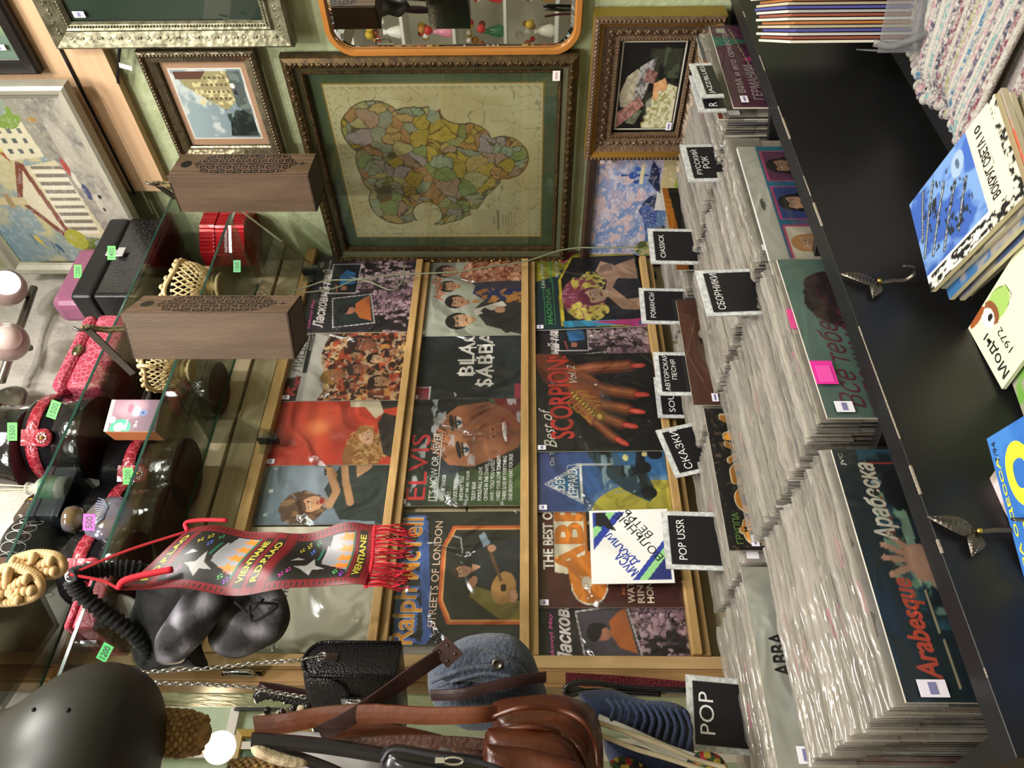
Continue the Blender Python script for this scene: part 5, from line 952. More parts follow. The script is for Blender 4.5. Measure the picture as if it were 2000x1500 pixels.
# round hat boxes
def hatbox(label, c, r, h, z, buckle=True, tick=None, lidh=.35, ry=1., flip=0):
    t = empty('round_box', (c[0], c[1], z), label, 'round box', 'round red banded boxes')
    MB().lathe([(r*.99, 0), (r, .004), (r, h*(1-lidh))], GLOSSB, n=48, sy=ry).build('body', t); o = MB().lathe([(r*.985, -.0005), (r*.99, .0004)], M('dark_red_base', '#4a0f1a', .5), n=48, sy=ry).build('base', t)
    MB().lathe([(r+.001, h*(1-lidh)), (r+.003, h*(1-lidh)+.002), (r+.003, h*(1-lidh)+.028), (r+.0005, h*(1-lidh)+.031), (r+.0005, h-.012), (r-.004, h-.003), (r-.012, h)], GLOSSB, n=48, sy=ry).build('lid', t)
    MB().lathe([(r+.002, h*(1-lidh)-.001), (r+.0045, h*(1-lidh)), (r+.0045, h*(1-lidh)+.026), (r+.002, h*(1-lidh)+.028)], RC_, n=48, cap=False, sy=ry).build('band', t)
    b = MB(); a0 = math.atan2(CAM.y-c[1], CAM.x-c[0])+flip
    def P(a, z_, o_=.006): return Vector(((r+o_)*math.cos(a), (r+o_)*math.sin(a)*ry, z_))
    zc = h*(1-lidh)+.012; pts = [P(a0, zc+.02-.012*k, .006) for k in range(5)]
    b.strap(pts, .036, .004, RC_, (-math.sin(a0), math.cos(a0), 0)); e = P(a0, zc-.028, .006); n_ = Vector((math.cos(a0), math.sin(a0), 0))
    m = n_.to_track_quat('Z', 'Y').to_matrix().to_4x4(); m.translation = e; b.lathe([(.020, -.003), (.021, 0), (.019, .004), (0.001, .004)], RC_, n=20, mat=m)
    for q in range(10): b.ball(tuple(m @ Vector((.010*math.cos(q*.628), .010*math.sin(q*.628), .006))), .0026, M('rhinestone', '#e6e0d6', .1, .6), 6, 4)
    b.ball(tuple(m @ Vector((0, 0, .006))), .005, M('brass', '#c9a44e', .25, 1), 8, 5); b.build('strap_clasp', t)
    if tick: bpy.context.view_layer.update(); ticket(t, *tick)
    return t
cA = PZ(200, 855, G1)
hatbox('lower of two stacked round black boxes with red band, 1500 tag, on the upper shelf', (cA.x, cA.y+.0), .098, .135, G1, tick=(105, 800, 1.50, '1500', '#3fc23c', .036, .02, .35))
hatbox('upper of two stacked round black boxes with red band, 1500 tag', (cA.x-.03, cA.y), .100, .15, G1+.1365, tick=(24, 843, 1.50, '1500', '#3fc23c', .036, .02, 0))
def cbox(X, Y): p = PZ(X, Y, G2); return (p.x, p.y)
for (X, Y), r, h, lab, tk, yy in (((330, 925), .085, .165, 'rounded black and red lidded box tagged 1200 beneath the upper shelf', (250, 930, 1.52, '1200'), -.115), ((318, 1020), .085, .165, 'rounded black and red lidded box behind the blue glass vase', None, -.12), ((320, 1110), .075, .12, 'rounded black and red lidded box at the left end of the lower shelf', None, -.2), ((380, 760), .07, .15, 'black lidded box with red clasp behind the air freshener carton', None, -.09)):
    p = PY(X, Y, yy); hatbox(lab, (p.x, yy), r, h, G2, tick=tk, lidh=.5)
# glass vase
p = PZ(292, 1018, G2); p = PY(288, 1022, -.245); GV = M('brown_blue_glass', '#5a4a30', .14, coat=.6, var=(12, '#4c5676', .3))
t = empty('glass_vase', (p.x, -.262, G2), 'round milky blue and brown glass bottle vase tagged 500', 'vase')
MB().lathe([(.022, 0), (.026, .004), (.040, .018), (.050, .042), (.050, .062), (.040, .084), (.020, .098), (.014, .102)], GV, n=40, sy=.55).build('body', t); MB().lathe([(.012, .100), (.012, .106), (.022, .112), (.028, .124), (.026, .136), (.012, .142), (.001, .143)], GV, n=32).build('stopper', t)
m = MB()
for k in range(-6, 7): m.tube([(.002*k, -.0285, .046), (.005*k, -.0275, .062), (.0062*k, -.022+.0002*abs(k), .078)], .0009, M('pale_relief', '#7f879c', .2), 5)
m.build('leaf_relief', t); bpy.context.view_layer.update(); ticket(t, 174, 1020, 1.37, '500', '#d83aa4', .030, .022, .05)
# air freshener carton
def air(w, h):
    S = Sheet(w, h, .001, base='#6a4656', res=.0009); a = S.a; a.grad('#8a6a78', '#4a3444'); a.el(.75, .45, .4, .35, '#c9a0ac', .8, soft=1); a.el(.62, .55, .18, .10, '#e8d8d8', .9, soft=.6); a.el(.58, .68, .12, .10, '#4a6a9a', .9, soft=.4); a.el(.58, .68, .03, .03, '#182438'); a.el(.72, .42, .2, .08, '#c0506a', .9, soft=.5); a.el(.12, .30, .26, .20, '#2f9a78'); a.el(.14, .28, .13, .10, '#e6efe9'); a.rect(0, .0, 1, .07, '#d8cfc8'); a.el(.36, .12, .10, .06, '#dcd4d0')
    S.text('AIR WICK', .05, .24, .18, .05, '#2f7a5a', bold=.02).text('Multicare', .04, .38, .34, .05, '#e8eee8', bold=.01).text('НОВИНКА', .50, .015, .40, .045, '#a85a54', bold=.01).text('250 ml', .12, .56, .2, .06, '#e8e4e0'); return S
TLc, TRc, BLc = PD(223, 842, 1.47), PD(243, 781, 1.50), PD(327, 843, 1.47); m_, w_, h_ = frame_mw(TLc, TRc, BLc)
k_ = (G2-m_.translation.z); ex = Vector((m_[0][0], m_[1][0], 0)).normalized(); m_ = Matrix((ex, Vector((-ex.y, ex.x, 0)), Vector((0, 0, 1)))).transposed().to_4x4(); q0 = PY(330, 843, -.30); m_.translation = (q0.x, -.30, G2+.0005)
t = empty('air_freshener_carton', m_, 'small air freshener carton with printed face standing on the lower glass shelf', 'carton'); MB().bb(0, .075, 0, .05, 0, .112, M('carton_beige', '#b9a58c', .5)).build('carton', t, bevel=.0008); air(.075, .112).make('printed_front', parent=t, mw=Matrix.Translation((0, -.0002, 0))); MB().bb(-.0006, 0, .002, .048, .0, .11, flat('#c97a4a')).build('orange_side', t)
# red ribbed tin
p = PY(475, 470, -.19); t = empty('ribbed_tin', (p.x+.035, -.165, G2), 'shiny red ribbed octagonal box with silver band behind the lattice basket', 'box'); RB = M('red_foil_rib', '#a3101e', .2, .5, coat=.5); SV = M('silver_foil', '#a8a4a4', .25, .8)
def octo(mb, w, d, z0, z1, m, amp=.0, n=96):
    R = []
    for z in (z0, z1):
        row = []
        for k in range(n):
            a = 2*PI*k/n; c, s_ = math.cos(a), math.sin(a); q = 1/max(abs(c), abs(s_), (abs(c)+abs(s_))*.76); rr_ = q*(1+amp*(k % 2)); row.append((w*c*rr_, d*s_*rr_, z))
        R.append(row)
    mb.rings(R, m, smooth=False)
m = MB(); octo(m, .085, .075, 0, .082, RB, .03); m.build('body', t); m = MB(); octo(m, .088, .078, .083, .125, RB, .03); m.build('lid', t); m = MB(); octo(m, .0885, .0785, .0835, .088, M('red_rim', '#8c0d18', .4)); m.build('rim', t); m = MB(); octo(m, .0875, .0775, .035, .043, SV); m.build('silver_band', t)
bpy.context.view_layer.update(); ticket(t, 463, 520, 1.86, '1500', '#2f8a4a', .03, .018)
# cream lattice footed basket
CR = M('cream_ceramic', '#cfb683', .45, var=(20, '#dcc795', 0), bump=(60, .15)); pb = PY(446, 560, -.235)
def basket(label, c, s, rz=0, half=False):
    t = empty('lattice_basket', (c[0], c[1], G2), label, 'basket', 'cream lattice baskets', (0, 0, rz)); t.scale = (s, s, s)
    MB().lathe([(.034, 0), (.038, .004), (.034, .010), (.014, .018), (.010, .028), (.016, .034), (.030, .040)], CR, n=32).build('foot', t)
    m = MB(); prof = [(.028, .040), (.050, .052), (.066, .074), (.074, .10)]
    def pt(u, a): i = min(2, int(u*3)); f = u*3-i; r = prof[i][0]*(1-f)+prof[i+1][0]*f; z = prof[i][1]*(1-f)+prof[i+1][1]*f; return (r*math.cos(a)*1.25, r*math.sin(a)*.8, z)
    for k in range(26):
        for sg in (-1, 1): m.tube([pt(q/7, 2*PI*k/26+sg*q*.11) for q in range(8)], .0024, CR, 5)
    m.build('lattice_bowl', t)
    m = MB(); R_ = [(.076*1.25*math.cos(a), .076*.8*math.sin(a), .104+.012*abs(math.sin(a*2+.6))**2+.03*max(0, math.cos(a))**6) for a in [2*PI*k/60 for k in range(60)]]; m.tube(R_, .0062, CR, 8, loop=True)
    for k in range(20): a = 2*PI*k/20; m.ball((.078*1.25*math.cos(a), .078*.8*math.sin(a), .110+.012*abs(math.sin(a*2+.6))**2+.03*max(0, math.cos(a))**6), (.010, .007, .006), CR, 8, 5)
    m.build('scalloped_rim', t)
    for sg in (1, -1): m = MB(); m.tube(spline([(sg*.088, 0, .104), (sg*.115, 0, .108), (sg*.125, 0, .085), (sg*.108, 0, .066), (sg*.085, 0, .074)]), .005, CR, 8); m.ball((sg*.118, 0, .104), .008, CR); m.ball((sg*.106, 0, .066), .007, CR); m.build('handle', t)
    return t
basket('cream lattice footed basket with scalloped rim on the lower glass shelf', (pb.x, -.235), 1.0, .35)
p = PY(352, 735, -.25); t = basket('second cream ornate dish mostly hidden behind the hanging wooden box', (p.x+.03, -.235), .80, 1.0)
p = PY(395, 742, -.10); t = empty('trinket_box', (p.x, -.08, G2), 'small navy crocodile trinket box at the back of the lower shelf', 'box'); MB().bb(-.05, .05, -.04, .04, 0, .05, M('navy_croc', '#16152c', .25, croc=(40, '#3c3a66'), coat=.4)).build('body', t, bevel=.006); MB().bb(-.051, .051, -.041, .041, .051, .068, MATS['navy_croc']).build('lid', t, bevel=.006)
# reed diffuser bottle on the upper shelf
p = PZ(130, 945, G1); t = empty('diffuser_bottle', (p.x, p.y+.02, G1), 'small clear reed diffuser bottle with green label', 'bottle'); CG = M('bottle_glass', '#cfd0c2', .05, alpha=.45, coat=.5)
MB().lathe([(.020, 0), (.026, .004), (.028, .02), (.028, .055), (.022, .068), (.012, .074), (.011, .09), (.014, .091), (.014, .095), (.009, .096)], CG, n=28).build('bottle', t); MB().lathe([(.0285, .022), (.0285, .056)], M('green_label', '#2f5a40', .5, var=(60, '#4a7a58', .3)), n=28, cap=False).build('label', t)
m = MB()
for k in range(5): m.tube([(0, 0, .02), (.012*math.cos(k*1.3), .012*math.sin(k*1.3), .2)], .0014, flat('#d9c49a'), 5)
m.build('reeds', t)
# dark blue and wooden boxes, bottles
def simple(name, label, cat, X, Y, y, z, dims, m, parts=None, rz=0, grp=None):
    p = PY(X, Y, y); t = empty(name, (p.x, y, z), label, cat, grp, (0, 0, rz)); MB().bb(-dims[0]/2, dims[0]/2, -dims[1]/2, dims[1]/2, 0, dims[2], m).build('body', t, bevel=.002); return t
t = simple('slate_box', 'flat slate blue gift box on the upper glass shelf', 'box', 160, 985, -.16, G1, (.12, .12, .05), M('slate_card', '#22282f', .5)); MB().bb(-.062, .062, -.062, .062, .051, .07, M('slate_card2', '#2a3440', .5)).build('lid', t, bevel=.002)
t = empty('perfume_bottle', t.location + Vector((.0, .0, .0705)), 'dark perfume bottle with gold band lying on the slate blue box', 'bottle', None, (0, 0, .3)); MB().lathe([(.02, -.06), (.024, -.055), (.026, .0), (.02, .02), (.01, .03), (.01, .05)], M('smoky_glass', '#4a4038', .1, coat=.6), n=24, mat=Matrix.Translation((0, 0, .027)) @ Matrix.Rotation(PI/2, 4, 'Y')).build('bottle', t); MB().lathe([(.0255, -.012), (.0265, -.01), (.0265, -.004), (.0255, -.002)], M('brass', '#c9a44e', .25, 1), n=24, cap=False, mat=Matrix.Translation((0, 0, .027)) @ Matrix.Rotation(PI/2, 4, 'Y')).build('gold_band', t)
p = PZ(118, 1085, G1); t = empty('grey_bowl', (p.x, p.y+.02, G1), 'dark grey bowl with white looped lace pattern at the left of the upper shelf', 'bowl'); MB().lathe([(.03, 0), (.045, .004), (.075, .04), (.09, .085), (.092, .088), (.086, .086), (.07, .042), (.03, .008)], M('grey_ceramic', '#3a3836', .3), n=40, cap=False).build('bowl', t)
m = MB()
for k in range(22):
    a = 2*PI*k/22
    for zz_, r_ in ((.05, .081), (.07, .087)): m.tube([((r_+.002)*math.cos(a+.13*math.cos(q)), (r_+.002)*math.sin(a+.13*math.cos(q)), zz_+.014*math.sin(q)) for q in [2*PI*j/12 for j in range(12)]], .0009, flat('#c9c6c0'), 4, loop=True)
m.build('lace_pattern', t)
t = simple('carton_box', 'brown and pale cardboard carton at the left end of the upper shelf', 'box', 120, 1235, -.2, G1, (.20, .2, .22), M('brown_carton', '#4a3428', .5, var=(3, '#5c4436', 0)), rz=.35); MB().bb(-.101, .101, -.101, .101, .12, .222, M('pale_carton', '#b3a08c', .5)).build('pale_lid', t, bevel=.002); 
t, w, h = case('deep pink crocodile box with green tag, left end of the lower shelf', (262, 1228), (240, 1118), (120, 1228), G2, .16, M('deep_pink_croc', '#8f2436', .4, croc=(70, '#a84a5c'), coat=.2), .72, y=-.27, round_=.01)
m = MB(); m.box((-w/2-.004, -.01, h*.6), (.006, .02, .03), CHR); m.build('clasp', t); bpy.context.view_layer.update(); ticket(t, 205, 1274, 1.25, '1200', '#2f9a4a', .03, .018, .5)
# white spot lamp on the wall above
t = empty('spot_lamp', PY(30, 640, -.06), 'chrome wall lamp with pale pink ball shades, one lit', 'lamp'); STL = M('brushed_steel', '#8c877e', .3, .9); bpy.context.view_layer.update(); L0 = t.location
m = MB(); m.tube([PY(66, 562, -.06)-L0, PY(2, 745, -.06)-L0], .011, STL, 12); m.build('bar', t); q = PY(16, 790, -.03)-L0; m = MB(); m.lathe([(.05, 0), (.055, .01), (.04, .02), (.01, .022)], STL, n=32, mat=Matrix.Translation(q) @ Matrix.Rotation(PI/2, 4, 'X')); m.build('base', t)
for i, (X, Y, on) in enumerate(((12, 562, 1), (14, 668, 0))):
    c = PY(X, Y, -.14)-L0; m = MB(); m.ball(tuple(c), .052, M('pale_pink_shade', '#a18a86', .3), 24, 16); o = m.build('ball_shade', t)
    m = MB(); e = c + Vector((-.012, -.030, -.022)); m.ball(tuple(e), .034, M('lit_opal', '#fff6ea', .3, emit=9) if on else M('unlit_opal', '#d8c2bc', .3), 20, 12); m.build('bulb', t)
    m = MB(); m.tube([c+Vector((0, .03, 0)), c+Vector((.04, .07, -.01))], .009, STL, 8); m.build('arm', t)
# ================================================================== HANGING WOODEN WINE BOXES
WW = M('stained_wood', '#46372a', .5, var=(5, '#5c4a39', 0), scale=(6, 6, .8), bump=(60, .1)); WD = M('stained_wood_dark', '#2c2019', .5, var=(5, '#382920', 0), scale=(6, 6, 1))
def fretwork(w, h, seed):
    S = Sheet(w, h, .004, base='#53422f', edge='#4a3528', res=.0007); a = S.a; a.noise(6, '#665042', .4, .6, seed, ax=2, ay=.5); a.el(.5, .085, .17, .040, '#0d0b0a'); D = '#080605'; r = random.Random(seed)
    m = np.zeros(a.X.shape, bool); U = (a.X-.5)*w; V = (a.Y-.52)*h
    reg = (abs(U)/(w*.46))**2.2+(abs(V)/(h*.375))**6 < 1; reg &= ~((abs(V) > h*.28) & (abs(U) > w*.46*(1-(abs(V)-h*.28)/(h*.10))))
    a.put(reg, D); UU = abs(U)
    for q, cy in enumerate(np.arange(-.36, .37, .060)):
        for cx, rad, sg in ((.013, .0105, 1), (.032, .0105, -1)):
            c0 = cx; c1 = (cy+(.03 if cx > .02 else 0))*h; dx = UU-c0; dy = V-c1; rr2 = np.sqrt(dx*dx+dy*dy); th = np.arctan2(dy, dx)*sg*(1 if q % 2 else -1)
            sp = (rr2/rad*1.25 - th/(2*PI)) % 1.0; m |= (abs(sp-.5) < .13) & (rr2 < rad*1.15)
    m |= abs(UU-.0225-.005*np.sin(V*150)) < .0009; m |= abs(UU-.002-.003*abs(np.sin(V*90))) < .0008
    a.put(m & reg, '#6b5040'); a.put((abs(U) < .0018) & (abs(V-h*.41) < .009), D); a.put((abs(U) < .007) & (abs(V-h*.41) < .0016), D); return S
def winebox(label, X, Y, d, H, azc, azp, seed, hookpx, wd=.100):
    P = PD(X, Y, d); ex = Vector((math.sin(azc), math.cos(azc), 0)); ey = Vector((-ex.y, ex.x, 0)); m = Matrix((ex, ey, Vector((0, 0, 1)))).transposed().to_4x4(); m.translation = P-Vector((0, 0, H))
    t = empty('wooden_box', m, label, 'wooden box', 'hanging wooden bottle boxes'); b = MB(); b.bb(0, .004, .001, wd, 0, H, WW); b.bb(wd-.004, wd, .001, wd, 0, H, WW); b.bb(.004, wd-.004, wd-.004, wd, 0, H, WW); b.bb(0, wd, .001, wd, 0, .005, WD); b.bb(0, wd, .02, wd, H-.005, H, WD); b.build('box_body', t, bevel=.0006)
    fretwork(wd-.008, H-.006, seed).make('fretwork_lid', parent=t, mw=Matrix.Translation((.004, .003, .002))); bpy.context.view_layer.update()
    hk = PD(*hookpx); inv = m.inverted(); q = inv @ hk; rp = MB(); ROPE = M('jute_rope', '#c2ae80', .9, bump=(300, 1, 'wave'), bdist=.004)
    for s_ in (-1, 1):
        pts = spline([(wd*.5+s_*.008, wd*.5, H-.005), (wd*.5*(.4)+q.x*.6+s_*.007, wd*.3+q.y*.4, H+(q.z-H)*.6), (q.x+s_*.004, q.y, q.z)]); rp.tube(pts, .0034, ROPE, 8)
        rp.tube([p_+Vector((.0022*math.sin(i*1.6), .0022*math.cos(i*1.6), 0)) for i, p_ in enumerate(pts)], .0026, ROPE, 6)
    rp.tube([(q.x+.006*math.cos(a), q.y, q.z+.006*math.sin(a)) for a in [PI*k/6 for k in range(7)]], .0035, ROPE, 6); rp.build('rope_loop', t); return t
winebox('larger hanging brown wooden bottle box with carved lid in front of the upper records', 235, 612, 1.47, .332, math.radians(65), 0, 3, (167, 638, 1.46))
winebox('second hanging brown wooden bottle box with carved lid beside the street painting', 325, 343, 1.75, .335, math.radians(84), 0, 8, (302, 358, 1.80))
def hookbar(label, P, Q):
    m = MB(); m.strap([P, (P+Q)/2, Q], .016, .003, M('dark_steel', '#5c5750', .3, .8), (0, 0, 1)); m.tube(spline([P, P+Vector((-.008, -.006, -.004)), P+Vector((-.012, -.01, .008)), P+Vector((-.008, -.012, .018))]), .003, MATS['dark_steel'], 6); return tag(m.build('hook_bar'), label, 'hook', 'steel hooks on the glass shelves')
hookbar('flat steel hook bar carrying the larger wooden box', PD(170, 642, 1.46), PZ(248, 712, G2+.004)+Vector((0, .03, 0)))
hookbar('flat steel hook bar carrying the wooden box beside the street painting', PD(305, 360, 1.80), PD(345, 388, 1.86))
# loose cable
m = MB(); CBL = M('grey_green_cable', '#7c8168', .5); W_ = [(560, 572), (600, 560), (640, 548), (700, 546), (760, 537), (830, 534), (900, 530), (960, 520), (1020, 512), (1060, 500), (1090, 490), (1130, 484), (1180, 484), (1250, 483)]
m.tube(spline([PY(X, Y, -.105 if X < 1000 else -.10) for X, Y in W_], 6), .0024, CBL, 6); m.tube(spline([PY(X, Y, -.10) for X, Y in ((590, 572), (650, 564), (690, 548), (720, 550), (760, 566), (780, 558), (790, 535), (785, 510))], 6), .002, CBL, 6)
tag(m.build('loose_cable'), 'grey green loose cable hanging across the records near the corner', 'cable')
# ================================================================== HANGING TEXTILES AND BAGS
HZ = Vector((-math.sin(YAW), -math.cos(YAW), 0)); RX = rv.copy()       # towards the viewer / to the right, both level
def yawed(a): c, s_ = math.cos(a), math.sin(a); return RX*c + HZ*s_, HZ*c - RX*s_
def puff(px, d, th, m, name='body', parent=None, yaw=0., rings=9, back=.6, fold=0., art=None, seed=0, power=.5, off=(0, 0), sub=6, lift=None):
    """a stuffed shape: outline given by photograph points at distance d, swelling to half-thickness th"""
    P = [PD(X, Y, d) for X, Y in px]; P = spline(P+[P[0]], sub)[:-1]; c = sum(P, Vector())/len(P); n_ = HZ; ex, nn = yawed(yaw)
    Q = [(RX.dot(p-c), (p-c).z) for p in P]; V = []; n = len(Q); r = random.Random(seed); ph = [r.uniform(0, 6) for _ in range(6)]
    def pos(x, z, h): 
        w_ = fold*(math.sin(x*55+z*18+ph[0])+.6*math.sin(x*90-z*40+ph[1])+.5*math.sin(z*80+ph[2])) if fold else 0
        return c + ex*x + Vector((0, 0, z)) + nn*(h + w_ + (lift(x, z) if lift else 0))
    R = []
    for side, s0 in ((1, 1), (-1, back)):
        seq = range(1, rings+1) if side == 1 else range(rings-1, 0, -1)
        for i in seq: k = i/rings; R.append([pos(x*k, z*k, side*s0*th*(max(0, 1-k*k))**power) for x, z in Q])
    mb = MB(); mb.rings(R, m, cap=True)
    o = mb.build(name, parent)
    if art: 
        me = o.data; ca = me.color_attributes.new('Col', 'FLOAT_COLOR', 'POINT'); xs = [q[0] for q in Q]; zs = [q[1] for q in Q]; xa, xb, za, zb = min(xs), max(xs), min(zs), max(zs)
        for i, v in enumerate(me.vertices):
            q = v.co-c; u = (ex.dot(q)-xa)/(xb-xa); w_ = 1-(q.z-za)/(zb-za); ca.data[i].color = (*art(min(max(u, 0), 1), min(max(w_, 0), 1)), 1)
    return o, c, ex, nn
def rel(o, t): o.parent = t; o.matrix_parent_inverse = t.matrix_world.inverted(); return o
def thing(name, loc, label, cat, grp=None): t = empty(name, loc, label, cat, grp); bpy.context.view_layer.update(); return t
def band(px, ds, w, t, m, name, parent, side=None, k=8):
    if not isinstance(ds, (list, tuple)): ds = [ds]*len(px)
    pts = spline([PD(X, Y, d) for (X, Y), d in zip(px, ds)], k); mb = MB(); mb.strap(pts, w, t, m, side or RX); o = mb.build(name); return rel(o, parent)
def rope(px, ds, r, m, name, parent, k=8, n=8):
    if not isinstance(ds, (list, tuple)): ds = [ds]*len(px)
    mb = MB(); mb.tube(spline([PD(X, Y, d) for (X, Y), d in zip(px, ds)], k), r, m, n); return rel(mb.build(name), parent)
VEL = M('black_velvet', '#08080a', .85, bump=(40, .5), sheen=.06); CHR = M('chrome', '#cfcfd2', .12, 1)
# ---- woven banner
def banner_sheet(w, h):
    S = Sheet(w, h, .002, base='#6c141c', edge='#2a0c10', res=.0011); a = S.a; a.put((np.sin(a.Y*h*3500) > .3), '#561018', .6); a.rect(0, 0, 1, 1, '#1b1514', 0)
    def blk(y0, y1):
        a.rect(.0, y0, 1, y1, '#1a1716'); a.rect(0, y0, .12, y1, '#6c141c'); a.rect(.88, y0, 1, y1, '#6c141c')
        for k in range(14): y = y0+(y1-y0)*(k+.5)/14; a.el(.06, y, .03, .004, '#1a1716'); a.el(.94, y, .03, .004, '#1a1716')
        H_ = y1-y0
        def Y(v): return y0+v*H_
        for i in range(6): a.rect(.50-.03*i, Y(.46+.085*i), .72+.012*i, Y(.50+.085*i), '#8f8f8c' if i % 2 else '#1c5a48')
        a.poly([(.42, Y(.56)), (.86, Y(.60)), (.86, Y(.98)), (.26, Y(.98))], '#85858a')
        for i in range(4): x = .30+.15*i; a.poly([(x, Y(.98)), (x+.05, Y(.72)), (x+.11, Y(.98))], '#c9762a'); a.poly([(x-.02, Y(.84)), (x+.12, Y(.80)), (x+.10, Y(.88))], '#c9762a')
        a.rect(.22, Y(.97), .88, Y(1.0), '#1c5a48'); a.poly([(.18, Y(.50)), (.30, Y(.34)), (.36, Y(.22)), (.38, Y(.38)), (.54, Y(.42)), (.38, Y(.50)), (.30, Y(.66)), (.29, Y(.50))], '#9a9a98'); a.poly([(.48, Y(.12)), (.56, Y(.18)), (.52, Y(.30))], '#9a9a98')
        for q, (x, y, c) in enumerate(((.2, .1, '#c93aa0'), (.28, .16, '#c93aa0'), (.70, .12, '#c9b53a'), (.78, .2, '#c9b53a'), (.66, .3, '#4a6ac9'), (.80, .34, '#3a9c6a'), (.22, .8, '#5ab86a'), (.18, .9, '#8a3ac0'), (.30, .86, '#c93a3a'))):
            for dx, dy in ((0, 0), (.035, .02), (-.03, .022), (.0, .045)): a.rect(x+dx, Y(y+dy), x+dx+.022, Y(y+dy+.02), c)
    ys = 0
    blk(.115, .42); blk(.60, .905)
    for y in (.03, .085, .43, .485, .54, .595, .915, .965): a.rect(0, y-.004, 1, y, '#1b1514')
    for y0, s in ((.035, 'R.D.P.LAO'), (.44, 'VIENTIANE'), (.505, 'R.D.P.LAO'), (.925, 'VIENTIANE')): a.rect(.10, y0, .90, y0+.042, '#241a16'); S.text(s, .16, y0+.006, .68, .030, '#b5a83c', bold=.02)
    for y in np.arange(.0, 1, .012): a.rect(.015, y, .03, y+.005, '#1b1514'); a.rect(.97, y, .985, y+.005, '#1b1514')
    return S
TLp, TRp, BLp = PD(262, 1152, 1.31), PD(352, 1034, 1.39), PD(715, 1140, 1.31)
bw = (TRp-TLp); bw.z = 0; wB = bw.length; exB = bw.normalized(); zt_, zb_ = PD(300, 1090, 1.35).z, PD(728, 1085, 1.35).z; hB = zt_-zb_
mB = Matrix((exB, Vector((-exB.y, exB.x, 0)), Vector((0, 0, 1)))).transposed().to_4x4(); mB.translation = (TLp.x, TLp.y, zb_)
t = empty('woven_banner', mB, 'red and black woven banner with yellow letters R.D.P.LAO VIENTIANE and red fringe', 'banner'); S = banner_sheet(wB, hB)
slope = (TRp.z-TLp.z)
def bend(V):
    V = V.copy(); u = V[:, 0]/wB; v = 1-V[:, 2]/hB; V[:, 1] += .010*np.sin(u*6+v*5)*(.4+v) + .006*np.sin(v*17+u*3); V[:, 0] += .006*np.sin(v*9)+(.5-u)*.0*v; V[:, 2] += (-.020*(1-u)+.012*u)*(1-v)*0 - .018*(.5-u)*(1-v)*-1*0 + (.5-u)*.095*(1-v); return V
S.bend = bend; S.make('woven_cloth', parent=t, mw=Matrix())
m = MB(); FR = M('red_yarn', '#a80f1e', .8, bump=(300, .6, 'wave')); FR2 = M('bright_red_yarn', '#c01a2c', .8)
r = random.Random(3)
for i in range(64):
    x = wB*(i+.5)/64; L = r.uniform(.055, .078); s_ = r.uniform(-.012, .012); y = .01*math.sin(x/wB*6+5)-.002; m.tube(spline([(x, y-.002, .004), (x+s_*.3, y-.006+r.uniform(-.004, .004), -L*.35), (x+s_*.7+r.uniform(-.004, .004), y+r.uniform(-.008, .006), -L*.7), (x+s_, y+r.uniform(-.01, .008), -L)], 4), .00125, FR if i % 3 else FR2, 5)
    if i % 3 == 0: m.ball((x, y-.003, .0), .0032, FR2, 6, 4)
m.build('fringe', t); hkB = (138, 1122)
cd = MB(); inv = mB.inverted(); hq = inv @ PD(*hkB, 1.33)
cd.tube(spline([(.002, 0, hB+.043), (hq*.55+Vector((.002, 0, hB))*.45), hq], 8), .0028, FR, 6); cd.tube(spline([(wB-.004, 0, hB-.045), (hq*.5+Vector((wB, 0, hB))*.5+Vector((0, 0, -.012))), hq], 8), .0028, FR, 6)
cd.tube(spline([(wB-.004, -.002, hB-.045), (wB+.012, -.004, hB-.038), (wB+.018, -.004, hB-.07), (wB+.016, -.006, hB-.115)], 6), .004, FR2, 6); cd.tube(spline([(.002, -.002, hB+.042), (.012, -.012, hB+.03), (.022, -.016, hB-.01), (.03, -.018, hB-.05)], 6), .006, FR2, 6)
cd.build('hanging_cord', t)
# ---- horse print velvet bag
t = thing('velvet_bag', PD(280, 1180, 1.46), 'black velvet bag with ruched handles and grey horse head print behind the banner', 'bag')
def horse(u, v):
    n_ = .5+.5*math.sin(u*9+v*5)*math.sin(v*11-u*4); g = .008+.36*max(0, n_)**3.2*(1-.5*abs(u-.5)); 
    if (u-.38)**2+(v-.30)**2 < .03: g *= .35
    s_ = .5+.5*math.sin(u*150+v*40)*math.sin(v*170); g *= .8+.25*s_
    return (g*1.02, g*.98, g*1.12)
HP = M('printed_plush', attr=True, rough=.7, bump=(90, .4), bdist=.004)
o, *_ = puff([(262, 1180), (250, 1240), (268, 1292), (300, 1312), (352, 1300), (400, 1312), (398, 1290), (372, 1250), (392, 1210), (440, 1180), (470, 1150), (460, 1112), (400, 1090), (330, 1092), (275, 1120)], 1.45, .045, VEL, 'pouch', fold=.006, seed=2); rel(o, t)
o, *_ = puff([(352, 1165), (330, 1200), (308, 1240), (302, 1292), (345, 1298), (376, 1270), (404, 1240), (432, 1200), (446, 1168), (425, 1140), (390, 1150)], 1.395, .03, HP, 'horse_print', art=horse, fold=.005, seed=4); rel(o, t)
o, *_ = puff([(412, 1140), (455, 1118), (515, 1128), (553, 1158), (566, 1198), (548, 1243), (502, 1272), (445, 1288), (415, 1270), (404, 1200)], 1.44, .030, HP, 'lower_horse_print', art=lambda u, v: tuple(q*.8+.02 for q in horse(v, u)), fold=.006, seed=9); rel(o, t)
